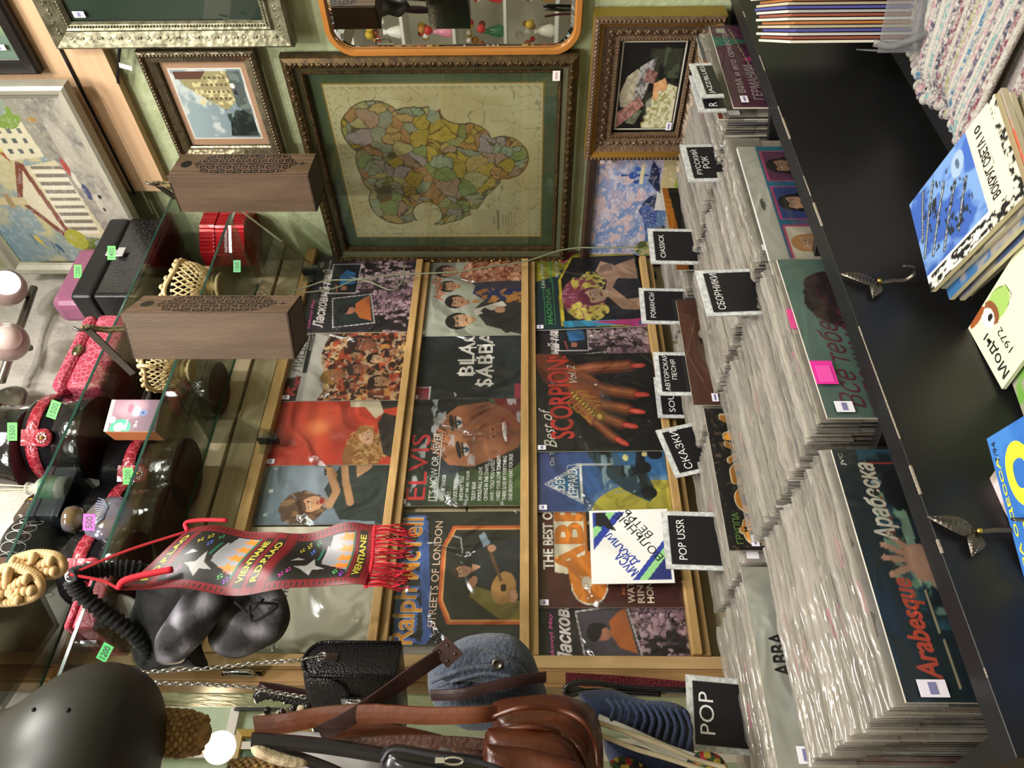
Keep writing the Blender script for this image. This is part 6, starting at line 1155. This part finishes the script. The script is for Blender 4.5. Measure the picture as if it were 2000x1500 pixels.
m = MB(); q = [PD(*p_, 1.385) for p_ in ((455, 1175), (492, 1205))]; m.tube([q[0], q[1]], .0022, VEL, 6); m.tube(spline([PD(484, 1180, 1.385), PD(510, 1178, 1.385), PD(538, 1182, 1.39), PD(520, 1198, 1.385), PD(490, 1212, 1.385), PD(484, 1180, 1.385)]), .003, VEL, 6); m.tube([PD(470, 1212, 1.385), PD(512, 1170, 1.385)], .002, VEL, 6); rel(m.build('printed_bridle'), t)
def ruched(px, d, r0, name):
    pts = spline([PD(X, Y, dd) for (X, Y), dd in zip(px, d)], 14); rr_ = [r0*(1+.22*math.sin(i*1.9)+.1*math.sin(i*3.3)) for i in range(len(pts))]; m = MB(); m.tube(pts, rr_, VEL, 12); rel(m.build(name), t)
ruched([(142, 1128), (170, 1118), (215, 1112), (262, 1112), (290, 1125)], [1.35, 1.37, 1.40, 1.42, 1.44], .014, 'handle'); ruched([(142, 1132), (160, 1160), (200, 1192), (245, 1225), (280, 1255), (290, 1290)], [1.35, 1.36, 1.38, 1.40, 1.42, 1.44], .014, 'handle')
m = MB(); q = PD(139, 1126, 1.35); m.tube([q+Vector((.010*math.cos(a), 0, .010*math.sin(a)-.003)) for a in [2*PI*k/14 for k in range(14)]], .0016, CHR, 6, loop=True); rel(m.build('ring'), t)
o, *_ = puff([(208, 1170), (240, 1160), (280, 1180), (300, 1230), (285, 1240), (250, 1215)], 1.47, .01, M('white_lining', '#b9b6b2', .6), 'lining', fold=.003); rel(o, t)
bt = [o for o in bpy.data.objects if o.name == 'velvet_bag'][0]; bt.location += (CAM-bt.location).normalized()*.02
# ---- boxy black handbag
LB = M('black_pebbled_leather', '#141315', .38, bump=(260, .8, 'vor'), bdist=.002, coat=.15); P0 = PD(690, 1322, 1.30)
t = thing('handbag', P0, 'boxy black pebbled leather handbag with silver clasp and chain', 'bag'); azs = math.radians(62); exs = Vector((math.sin(azs), math.cos(azs), 0)); eys = Vector((-exs.y, exs.x, 0))
mH = Matrix((eys, exs*-1, Vector((0, 0, 1)))).transposed().to_4x4()   # local x: along front (to the left/back), local -y: gusset direction
mH = Matrix((exs, eys, Vector((0, 0, 1)))).transposed().to_4x4(); zT = PD(578, 1320, 1.30).z; zB = PD(772, 1320, 1.30).z; HH = zT-zB; mH.translation = (P0.x, P0.y, zB)
def prof_bag(y, w, ins=0):   # outline in x (gusset width) and z, rounded top
    o_ = []; 
    for k in range(13): a = PI*k/12; o_.append((w/2-(w/2-ins)*math.cos(a)*1.0, y, HH-w*.35-ins+w*.35*math.sin(a)))
    return [(ins, y, ins)] + [(x, y, z) for x, y, z in o_] + [(w-ins, y, ins)]
gw = .085; fw = .19; b = MB(); b.rings([[tuple(mH @ Vector(p_)) for p_ in prof_bag(y, gw, i)] for y, i in ((0, .006), (.004, .001), (.012, 0), (fw-.012, 0), (fw-.004, .001), (fw, .006))], LB)
o = b.build('body'); rel(o, t); 
bz = MB(); bz.tube([mH @ Vector(p_) for p_ in prof_bag(.0, gw, .002)], .0035, LB, 6); rel(bz.build('piping'), t)
# the face turned left carries the flap: x = 0 side
fl = MB(); R = []
for i in range(9):
    z = HH*.90-HH*.42*i/8; wv = 1-.28*(max(0, i-4)/4)**2; R.append([tuple(mH @ Vector((-.004-.002*math.sin(i*.4), fw*.5+(j/8-.5)*fw*wv, z))) for j in range(9)])
fl.rings(R, LB, closed=False); fo = fl.build('flap'); so = fo.modifiers.new('solid', 'SOLIDIFY'); so.thickness = .003; rel(fo, t)
cl = MB(); cl.box((-.008, fw*.30, HH*.46), (.004, .030, .034), CHR, mat=mH); cl.box((-.012, fw*.30, HH*.43), (.006, .016, .03), CHR, mat=mH); cl.tube([mH @ Vector((-.014, fw*.30-.01, HH*.50)), mH @ Vector((-.014, fw*.30-.012, HH*.40))], .0016, CHR, 6); rel(cl.build('clasp'), t)
cl = MB(); cl.box((gw*.5, -.002, HH*.74), (.020, .003, .036), CHR, mat=mH); cl.tube([mH @ Vector((gw*.5+.008*math.cos(a), -.006, HH*.80+.008*math.sin(a))) for a in [2*PI*k/10 for k in range(10)]], .0018, CHR, 6, loop=True); rel(cl.build('chain_plate'), t)
def chain(pts, name, parent, pitch=.009, r=.0012, rl=.0045):
    P = spline(pts, 30); m = MB(); acc = 0; last = P[0]; i = 0
    for p_, q_ in zip(P[:-1], P[1:]):
        acc += (q_-p_).length
        if acc >= pitch*.72:
            acc = 0; d_ = (q_-p_).normalized(); s_ = d_.cross(HZ).normalized() if i % 2 else (d_.cross(RX)).normalized(); m.tube([p_+d_*rl*1.3*math.cos(a)+s_*rl*.7*math.sin(a) for a in [2*PI*k/8 for k in range(8)]], r, CHR, 4, loop=True); i += 1
    return rel(m.build(name), parent)
chain([mH @ Vector((gw*.5, -.006, HH*.80)), PD(575, 1290, 1.28), PD(500, 1296, 1.28), PD(400, 1306, 1.27), PD(300, 1312, 1.26), PD(262, 1318, 1.25)], 'chain', t); chain([PD(262, 1322, 1.25), PD(300, 1333, 1.25), PD(400, 1337, 1.26), PD(480, 1342, 1.27), PD(540, 1353, 1.28), PD(600, 1362, 1.28)], 'chain', t)
# ---- grey blue felt bag
FE = M('grey_blue_felt', '#3f4654', .9, bump=(160, .5), var=(7, '#4b5364', 0), sheen=.2); DL = M('dark_brown_leather', '#33211f', .38, bump=(120, .2), bdist=.002, coat=.1)
t = thing('felt_bag', PD(950, 1300, 1.26), 'grey blue felt satchel with dark brown leather straps', 'bag')
o, *_ = puff([(835, 1312), (862, 1275), (900, 1248), (950, 1237), (1000, 1242), (1035, 1270), (1052, 1310), (1068, 1360), (1050, 1400), (980, 1420), (900, 1420), (850, 1380), (836, 1345)], 1.26, .060, FE, 'body', fold=.0012, seed=3); rel(o, t)
o, *_ = puff([(835, 1312), (860, 1278), (910, 1262), (968, 1272), (1010, 1292), (1030, 1320), (1000, 1345), (930, 1330), (870, 1330)], 1.205, .022, FE, 'front_flap', seed=6); rel(o, t)
m = MB(); m.tube(spline([PD(842, 1332, 1.19), PD(880, 1316, 1.175), (PD(930, 1302, 1.175)), PD(985, 1304, 1.18)]), .0035, FE, 6); m.tube(spline([PD(850, 1342, 1.19), PD(900, 1326, 1.175), (PD(950, 1316, 1.175)), PD(1000, 1322, 1.18)]), .003, FE, 6); rel(m.build('seam_roll'), t)
band([(848, 1360), (900, 1358), (950, 1348), (1000, 1335), (1062, 1322)], [1.19, 1.175, 1.17, 1.175, 1.19], .019, .003, DL, 'closing_strap', t, side=(0, 0, 1)) if False else None
m = MB(); m.strap(spline([PD(842, 1358, 1.195), PD(900, 1356, 1.17), PD(950, 1344, 1.165), PD(1010, 1330, 1.17), PD(1066, 1322, 1.19)]), .017, .003, DL, RX); rel(m.build('closing_strap'), t)
m = MB(); q = PD(972, 1296, 1.165); m.lathe([(.009, 0), (.010, .003), (.006, .005), (.005, .003)], M('gunmetal', '#5a5650', .3, .9), n=18, mat=Matrix.Translation(q) @ HZ.to_track_quat('Z', 'Y').to_matrix().to_4x4()); rel(m.build('snap_button'), t)
band([(868, 1276), (830, 1300), (780, 1335), (720, 1378), (670, 1410), (625, 1432)], [1.17, 1.15, 1.13, 1.10, 1.09, 1.09], .024, .0035, DL, 'shoulder_strap', t)
m = MB(); q = PD(874, 1274, 1.165); exq, nq = yawed(0); A_ = Matrix((exq, Vector((0, 0, 1)).cross(exq)*1, Vector((0, 0, 1)))).transposed().to_4x4(); A_.translation = q; A_ = A_ @ Matrix.Rotation(-.75, 4, 'Y'); m.box((0, 0, 0), (.036, .005, .032), DL, mat=A_)
for i in (-1, 1):
    for j in (-1, 1): m.ball(tuple(A_ @ Vector((i*.009, -.003, j*.008))), .0022, MATS['gunmetal'], 8, 5); m.ball(tuple(A_ @ Vector((i*.009, .003, j*.008))), .0022, MATS['gunmetal'], 8, 5)
rel(m.build('strap_tab', ), t)
# ---- brown leather shoulder bag
BL_ = M('chestnut_leather', '#3a180a', .36, bump=(50, .35), var=(6, '#582a14', .1), coat=.1, bdist=.004)
t = thing('leather_bag', PD(1070, 1430, 1.10), 'large chestnut brown leather shoulder bag with front pockets', 'bag')
o, *_ = puff([(962, 1420), (958, 1385), (975, 1366), (1040, 1358), (1110, 1360), (1150, 1378), (1172, 1415), (1178, 1470), (1176, 1530), (1150, 1560), (1000, 1560), (955, 1520), (950, 1470)], 1.13, .07, BL_, 'body', fold=.0025, seed=5, power=.42); rel(o, t)
o, *_ = puff([(948, 1432), (965, 1424), (1050, 1426), (1110, 1445), (1140, 1490), (1150, 1540), (1120, 1570), (960, 1570), (940, 1500)], 1.06, .03, BL_, 'front_pocket', fold=.002, seed=8, power=.35); rel(o, t)
o, *_ = puff([(945, 1455), (1000, 1462), (1080, 1474), (1136, 1492), (1140, 1520), (1050, 1540), (950, 1540)], 1.02, .018, BL_, 'pocket_flap', fold=.003, seed=12, power=.35); rel(o, t)
m = MB()
for pp in (((962, 1400), (1020, 1382), (1090, 1386), (1140, 1410), (1162, 1450), (1168, 1500)), ((955, 1428), (1040, 1420), (1100, 1436), (1136, 1470), (1150, 1520))): m.tube(spline([PD(X, Y, 1.075-.015*(i % 2)) for i, (X, Y) in enumerate(pp)]), .004, BL_, 8)
rel(m.build('piping'), t)
band([(498, 1418), (560, 1412), (640, 1398), (740, 1394), (840, 1398), (930, 1396), (970, 1392)], [1.12, 1.11, 1.10, 1.09, 1.08, 1.07, 1.08], lambda u: .030-.008*u if u > .5 else .028, .004, M('chestnut_strap', '#45210f', .42, bump=(90, .3), var=(9, '#62341c', .1), bdist=.002), 'shoulder_strap', t)
band([(640, 1440), (720, 1425), (800, 1436), (860, 1450)], 1.14, .022, .004, MATS['chestnut_strap'], 'rear_strap', t); 
# ---- second brown strap bag at the lower edge
t = thing('strap_bag', PD(900, 1480, 1.15), 'worn brown strap and bag edge below the chestnut bag', 'bag'); band([(620, 1455), (700, 1450), (800, 1446), (900, 1450), (960, 1455)], 1.12, .016, .004, M('worn_brown', '#4a3026', .5, bump=(140, .4), var=(14, '#66463a', .2)), 'strap', t)
o, *_ = puff([(880, 1452), (930, 1448), (960, 1470), (958, 1540), (900, 1540)], 1.14, .03, MATS['worn_brown'], 'body', fold=.003, seed=1); rel(o, t)
# ---- black straps and zip pouch
BK = M('black_smooth_leather', '#121113', .25, coat=.3, bump=(30, .1)); t = thing('zip_pouch', PD(850, 1490, 1.02), 'black leather zip pouch with silver puller at the bottom left edge', 'pouch')
o, *_ = puff([(742, 1478), (750, 1460), (775, 1456), (860, 1468), (960, 1482), (1000, 1500), (1010, 1560), (760, 1560), (740, 1520)], 1.03, .03, BK, 'body', seed=2, power=.4); rel(o, t)
m = MB(); m.tube(spline([PD(746, 1488, .99), PD(770, 1464, .995), PD(840, 1474, .995), PD(940, 1490, .995), PD(1000, 1512, .995)]), .0035, M('zip_tape', '#26262a', .5), 6); rel(m.build('zip'), t)
m = MB(); q = PD(868, 1486, .985); m.tube([q+RX*.006*math.cos(a)*.8+Vector((0, 0, -.012+.013*math.sin(a))) for a in [2*PI*k/12 for k in range(12)]], .0018, CHR, 6, loop=True); m.box(tuple(q+Vector((0, 0, .006))), (.007, .007, .012), CHR); rel(m.build('puller'), t)
band([(492, 1445), (560, 1450), (640, 1458), (740, 1474), (790, 1486)], 1.05, .020, .006, BK, 'strap', t); band([(495, 1452), (560, 1472), (640, 1500), (700, 1530)], 1.07, .015, .005, BK, 'strap', t)
# ---- small maroon bag with braided handle and beads
t = thing('braided_bag', PD(560, 1345, 1.36), 'dark maroon purse with braided black handle beside the chain', 'bag'); o, *_ = puff([(506, 1332), (540, 1336), (590, 1346), (640, 1358), (620, 1372), (560, 1362), (508, 1352)], 1.40, .018, M('maroon_leather', '#260f12', .35), 'body'); rel(o, t)
m = MB(); P = spline([PD(503, 1362, 1.36), PD(520, 1356, 1.36), PD(560, 1364, 1.36), PD(600, 1376, 1.36), PD(640, 1385, 1.36)], 12)
for k in range(3): m.tube([p_+Vector((0, 0, .004*math.cos(i*.9+2.1*k)))+RX*.007*math.sin(i*.9+2.1*k) for i, p_ in enumerate(P)], .0052, BK, 7)
rel(m.build('braided_handle'), t)
t = thing('bead_necklace', PD(560, 1385, 1.22), 'necklace of pale bone tubes and black round beads', 'necklace'); m = MB(); BN = M('bone', '#b9ad94', .4); BB = M('black_bead', '#151414', .25)
for i, ((a, b_), (c, e)) in enumerate((((505, 1402), (530, 1396)), ((540, 1394), (562, 1386)), ((572, 1386), (600, 1382)))): m.tube([PD(a, b_, 1.22), PD((a+c)/2, (b_+e)/2, 1.215), PD(c, e, 1.22)], [.0035, .006, .0035], BN, 8)
for X, Y in ((522, 1388), (551, 1391), (574, 1382), (601, 1380)): m.ball(tuple(PD(X, Y, 1.215)), .0065, BB, 12, 8)
rel(m.build('beads'), t)
# ---- striped white cloth behind
t = thing('white_scarf', PD(640, 1470, 1.3), 'white finely striped cloth hanging behind the leather straps', 'cloth'); o, *_ = puff([(500, 1452), (560, 1436), (640, 1430), (730, 1424), (800, 1440), (880, 1450), (900, 1490), (850, 1560), (520, 1560), (505, 1500)], 1.30, .02, M('white_striped_cloth', '#a7a4a2', .8, bump=(500, .5, 'wave'), bdist=.002), 'cloth', fold=.010, seed=7); rel(o, t)
t = thing('knotted_rope', PD(545, 1480, 1.08), 'pale knotted raffia end with brown spots at the left picture edge', 'rope'); o, *_ = puff([(487, 1462), (500, 1458), (520, 1464), (560, 1478), (600, 1490), (590, 1500), (540, 1494), (495, 1478)], 1.04, .012, M('pale_raffia', '#b9ab8e', .7, var=(30, '#8c7a5c', .4), bump=(60, .5)), 'knot', fold=.003); rel(o, t)
# ---- denim ruffled bag, red belt, cords
DN = M('denim', '#16233c', .8, bump=(300, .5), var=(12, '#22335a', .1), sheen=.15); t = thing('denim_bag', PD(1220, 1420, 1.22), 'dark blue ruffled denim bag with white trim beneath the POP sign', 'bag')
o, *_ = puff([(1130, 1356), (1180, 1352), (1240, 1362), (1330, 1372), (1350, 1420), (1350, 1468), (1300, 1462), (1240, 1436), (1180, 1404), (1140, 1396)], 1.26, .035, DN, 'body', fold=.009, seed=3); rel(o, t)
o, *_ = puff([(1176, 1436), (1230, 1452), (1300, 1480), (1360, 1510), (1340, 1560), (1250, 1560), (1190, 1490)], 1.24, .03, DN, 'lower_part', fold=.004, seed=5); rel(o, t)
m = MB()
for q in range(11):
    X = 1186+q*15; m.tube(spline([PD(X, 1366+q*2, 1.22), PD(X+14, 1384+q*4, 1.205), PD(X+8, 1404+q*6, 1.21), PD(X+22, 1424+q*5, 1.225)]), .0036, DN, 7)
rel(m.build('ruffle'), t); m = MB(); m.strap(spline([PD(1168, 1404, 1.22), PD(1230, 1430, 1.2), PD(1300, 1462, 1.2), PD(1370, 1486, 1.2)]), .016, .003, M('white_webbing', '#b9b7ae', .7), RX); rel(m.build('white_trim'), t)
t = thing('red_belt', PD(1200, 1336, 1.42), 'dark red woven belt hanging beside the tan post', 'belt'); m = MB(); m.strap(spline([PD(1105, 1326, 1.42), PD(1180, 1330, 1.41), PD(1260, 1336, 1.41), PD(1345, 1344, 1.41)]), .023, .004, M('red_webbing', '#7a1426', .7, bump=(400, 1, 'vor')), RX); rel(m.build('webbing'), t)
t = thing('black_cord', PD(1150, 1346, 1.38), 'looped black leather cord and white rope beside the red belt', 'cord')
rope([(1345, 1348), (1240, 1344), (1140, 1332), (1106, 1342), (1110, 1358), (1150, 1350), (1220, 1352), (1290, 1356)], 1.38, .005, BK, 'black_loop', t); rope([(1104, 1352), (1118, 1346), (1150, 1354), (1190, 1366), (1260, 1350), (1345, 1350)], 1.39, .007, M('white_braid', '#a9a8a0', .7, bump=(260, 1, 'wave')), 'white_rope', t)
t = thing('cream_cord', PD(1300, 1460, 1.12), 'flat cream cotton handle crossing the denim bag', 'strap'); rope([(1165, 1410), (1240, 1436), (1300, 1458), (1360, 1484), (1420, 1500)], 1.14, .004, M('cream_cotton', '#b3a78c', .8), 'handle', t); rope([(1160, 1430), (1240, 1462), (1300, 1480), (1400, 1512)], 1.13, .004, MATS['cream_cotton'], 'handle', t)
def floral(u, v): return lin('#b39a3c') if math.sin(u*21)*math.sin(v*17) > .25 else (lin('#9c1f2c') if math.sin(u*13+2)*math.sin(v*19+1) > .45 else (lin('#33502c') if math.sin(u*31+v*9) > .3 else lin('#17161a')))
for (pp, lab) in ((((1190, 1488), (1215, 1478), (1260, 1496), (1290, 1530), (1200, 1540)), 'yellow patterned bag corner under the chestnut bag'), (((1340, 1484), (1370, 1468), (1410, 1480), (1425, 1530), (1345, 1530)), 'floral black bag with yellow tulips and red roses under the POP sign')):
    t = thing('floral_bag', PD(*pp[0], 1.2), lab, 'bag'); o, *_ = puff(list(pp), 1.2, .02, HP, 'body', art=floral, rings=24, sub=16); rel(o, t)
# ================================================================== UPPER LEFT: SHELL, WICKER, GLOBE
OL = M('dark_olive_enamel', '#1b1b16', .45, var=(2, '#22221c', 0)); C0 = PD(0, 1478, 1.05); t = thing('helmet_form', C0, 'smooth dark olive helmet shaped shell with small hole at the upper left', 'helmet')
def hr(px_): return px_/FPX*1.05
prof = [(.001, -292), (45, -290), (95, -283), (130, -272), (152, -252), (168, -225), (176, -195), (178, -160), (170, -125), (152, -90), (128, -60), (105, -30), (88, 0), (80, 40), (84, 90), (60, 120), (.001, 130)]
m = MB(); m.lathe([(hr(a), hr(b)) for a, b in prof], OL, n=64, cap=False, sy=.9); o = m.build('shell', t, sub=1)
m = MB(); q = PD(133, 1387, .90); m.ball(tuple(q-C0), .0032, M('hole_black', '#050505', .9), 10, 6); m.ball(tuple(PD(66, 1386, .90)-C0), .0028, MATS['hole_black'], 10, 6); m.build('hole', t)
WK = M('woven_wicker', '#7a5c38', .65, var=(60, '#a3824f', .4), bump=(70, .6, 'vor'), bdist=.004)
def wicker(label, px_, d, axis_len):
    t = thing('wicker_pod', PD(*px_[0], d), label, 'wicker', 'woven wicker pods'); A_ = PD(*px_[0], d)-t.location; B_ = PD(*px_[1], d)-t.location; dd = B_-A_; q = dd.to_track_quat('Z', 'Y').to_matrix().to_4x4(); q.translation = A_; L_ = dd.length
    m = MB(); pr = [(.012, 0), (.024, .04), (.030, .2), (.032, .45), (.030, .7), (.024, .9), (.012, 1)]; m.lathe([(a*axis_len, b*L_) for a, b in pr], WK, n=24, mat=q, cap=True)
    for i in range(16):
        z = L_*(.06+.056*i); rr_ = axis_len*(.031-.000*i)*(1 if i < 12 else 1-.05*(i-11))*(.86+.14*min(1, i/3))
        for k in range(14): a = 2*PI*(k+.5*(i % 2))/14; m.ball(tuple(q @ Vector((rr_*math.cos(a), rr_*math.sin(a), z))), (.0052*axis_len, .0052*axis_len, .0046), WK, 6, 4)
    m.build('weave', t); m = MB()
    for i in range(8):
        for k in range(7): a = 2*PI*(k+.5*(i % 2))/7; z = L_*(.05+.08*i); m.ball(tuple(q @ Vector((.0345*axis_len*math.cos(a), .0345*axis_len*math.sin(a), z))), .0011, M('silver_sequin', '#e9e6df', .1, .8), 5, 4)
    m.build('sequins', t); return t
wicker('brown woven wicker pod with sequins hanging below the olive shell', ((262, 1426), (408, 1436)), 1.15, 1.0); wicker('second brown wicker pod cut by the left edge below the lit globe', ((440, 1522), (580, 1530)), 1.12, .9)
pb_ = PY(429, 1460, .55); t = thing('globe_bulb', pb_, 'glowing round white globe bulb in the room beyond', 'bulb'); rg_ = 30/FPX*(pb_-CAM).dot(fv); m = MB(); m.ball((0, 0, 0), rg_, M('glowing_globe', '#ffe2b0', .3, emit=14), 28, 18); rel(m.build('globe', t), t) if False else m.build('globe', t)
m = MB(); m.tube([(0, 0, rg_), (0, 0, rg_+.05)], .016, M('brass', '#c9a44e', .25, 1), 12); m.tube([(0, 0, rg_+.05), (0, 0, 3.5-pb_.z)], .003, BK, 6); m.build('holder', t)
l = bpy.data.lights.new('globe_light', 'POINT'); l.energy = 14; l.color = (1, .78, .5); l.shadow_soft_size = rg_; lo = bpy.data.objects.new('globe_light', l); COL.objects.link(lo); lo.location = pb_ + Vector((0, -rg_-.07, 0))
# raffia plaited slipper
RF = M('raffia', '#b08f60', .7, var=(40, '#c9ab7c', .3)); t = thing('raffia_slippers', PD(60, 1120, 1.2), 'pair of plaited pale raffia slippers hanging at the top left of the shelves', 'slippers')
for pp, sd in ((((30, 1092), (70, 1082), (108, 1086), (124, 1104), (112, 1120), (70, 1122), (34, 1112)), 1), (((-20, 1120), (20, 1108), (60, 1118), (80, 1140), (70, 1162), (30, 1174), (-20, 1170)), 2)):
    o, c, ex, nn = puff(list(pp), 1.2-.02*sd, .022, RF, 'sole', fold=.004, seed=sd); rel(o, t); m = MB(); P = [PD(X, Y, 1.18-.02*sd) for X, Y in pp]; P = spline(P+[P[0]], 7)
    for k in range(0, len(P)): p_ = P[k]; m.ball(tuple(p_), (.0085, .0085, .0065), RF, 7, 5)
    for i in range(6):
        for j in range(4): q = c + (P[(i*8) % len(P)]-c)*(.25+.2*j) + nn*(.019-.002*j); m.ball(tuple(q), (.010, .008, .0065), RF, 7, 5)
    rel(m.build('plait'), t)
# ================================================================== ROOM BEYOND AND OPPOSITE SIDE
def farpic(label, x0, x1, z0, z1, bg, fg, fr, y=1.86):
    t = empty('framed_picture', (x0, y, z0), label, 'framed picture'); mb = MB(); moulding(mb, x1-x0, z1-z0, [(0, 0), (0, .02), (.03, .025), (.035, .012)], M('far_' + fr.strip('#'), fr, .4)); mb.build('frame', t); S = Sheet(x1-x0-.07, z1-z0-.07, .003, base=bg, res=.01); S.a.noise(4, fg, .5, .6, 3); S.make('picture', parent=t, mw=Matrix.Translation((.035, -.006, .035)))
a_ = PY(470, 1380, 1.86); farpic('pale blue picture in dark frame in the room beyond', a_.x-.02, a_.x+.16, a_.z-.32, a_.z+.02, '#6fb0c9', '#4a90b0', '#22242a')
a_ = PY(455, 1475, 1.86); farpic('landscape picture in gilt frame in the room beyond', a_.x-.16, a_.x+.10, a_.z-.34, a_.z, '#4a6a4c', '#8aa0b0', '#a88a3c')
# shelves with figurines and flowers opposite the mirror
t = thing('display_shelves', Vector((-3.4, .7, 0)), 'white display shelves crowded with ornaments across the room, seen in the mirror', 'shelf'); m = MB()
for z in (.6, .95, 1.3, 1.65, 2.0, 2.35, 2.7): m.bb(-3.6, -3.3, -.3, 1.8, z-.02, z, WHITE)
for y in (-.3, .62, 1.8): m.bb(-3.6, -3.3, y-.01, y+.01, .3, 2.9, WHITE)
rel(m.build('shelf_boards'), t); r = random.Random(9); OC = ['#c23a3a', '#d9d2c4', '#c9a83a', '#3a6a4a', '#8a4a2c', '#d98aa0', '#e6e2da', '#3a5a8c', '#b07a3a', '#5c8a4a']
for z in (.95, 1.3, 1.65, 2.0, 2.35):
    for k in range(9):
        y = -.2+.235*k; c = M('ornament_%d' % ((k*3+int(z*5)) % 10), OC[(k*3+int(z*5)) % 10], .3); tt = thing('vase_of_flowers' if k % 2 else 'figurine', Vector((-3.42, y, z)), 'small bright vase of flowers on the white shelves across the room' if k % 2 else 'small porcelain figurine on the white shelves across the room', 'vase' if k % 2 else 'figurine', 'ornaments across the room')
        m = MB(); m.lathe([(.03, 0), (.045, .03), (.03, .09), (.015, .12), (.022, .14)], c, n=14); m.build('vase' if k % 2 else 'body', tt)
        m = MB()
        if k % 2:
            for q in range(9): m.ball((r.uniform(-.06, .06), r.uniform(-.07, .07), .17+r.uniform(-.02, .08)), r.uniform(.018, .032), M('bloom_%d' % (q % 5), OC[(q*2) % 10], .6), 8, 6)
            m.build('blooms', tt)
        else: m.ball((0, 0, .165), .032, M('porcelain', '#e0d6c8', .2), 12, 8); m.ball((0, 0, .185), (.034, .034, .022), c, 12, 6); m.build('head', tt)

spot((-2.3, .6, 3.3), (-3.5, .8, 1.6), 50, 90)  # added lamp, only there to brighten these shelves for the mirror
# ================================================================== PIECES THAT BELONG TO A PART BECOME ITS CHILDREN
bpy.context.view_layer.update()
UNDER = {'price_tag': ('cover', 'picture'), 'pink_tag': ('cover',), 'film_sleeve': (), 'puller': ('zip',), 'pocket_flap': ('front_pocket',), 'gilt_beading': ('frame',), 'snap_button': ('front_flap',),
         'strap_tab': ('shoulder_strap',), 'clasp': ('flap', 'lid', 'body'), 'printed_bridle': ('lower_horse_print',), 'fringe': ('woven_cloth',), 'band': ('lid',), 'strap_clasp': ('lid',), 'front_inset': ('body',),
         'rim': (), 'pane_edge': ('glass_pane',), 'silver_band': ('body',), 'ring': ('handle',), 'price_ticket': ('lid', 'body', 'strap_clasp'), 'leaf_relief': ('body',), 'lace_pattern': ('bowl',), 'sequins': ('weave',), 'plait': ('sole',), 'label': ('bottle',), 'gold_band': ('bottle',)}
for root in [o for o in bpy.data.objects if o.parent is None and o.children]:
    kids = {}
    for c in root.children: kids.setdefault(c.name.split('.')[0], []).append(c)
    used = {}
    for nm, hosts in UNDER.items():
        for c in kids.get(nm, []):
            for h in hosts:
                if h in kids and kids[h][0].parent == root:
                    H = kids[h][min(used.get(nm, 0), len(kids[h])-1)]; used[nm] = used.get(nm, 0)+1; w = c.matrix_world.copy(); c.parent = H; c.matrix_parent_inverse = H.matrix_world.inverted(); c.matrix_world = w; break
    if 'ball_shade' in kids:
        for s_, b_ in zip(kids['ball_shade'], kids['bulb']): b_.parent = s_; b_.matrix_parent_inverse = s_.matrix_world.inverted() @ root.matrix_world
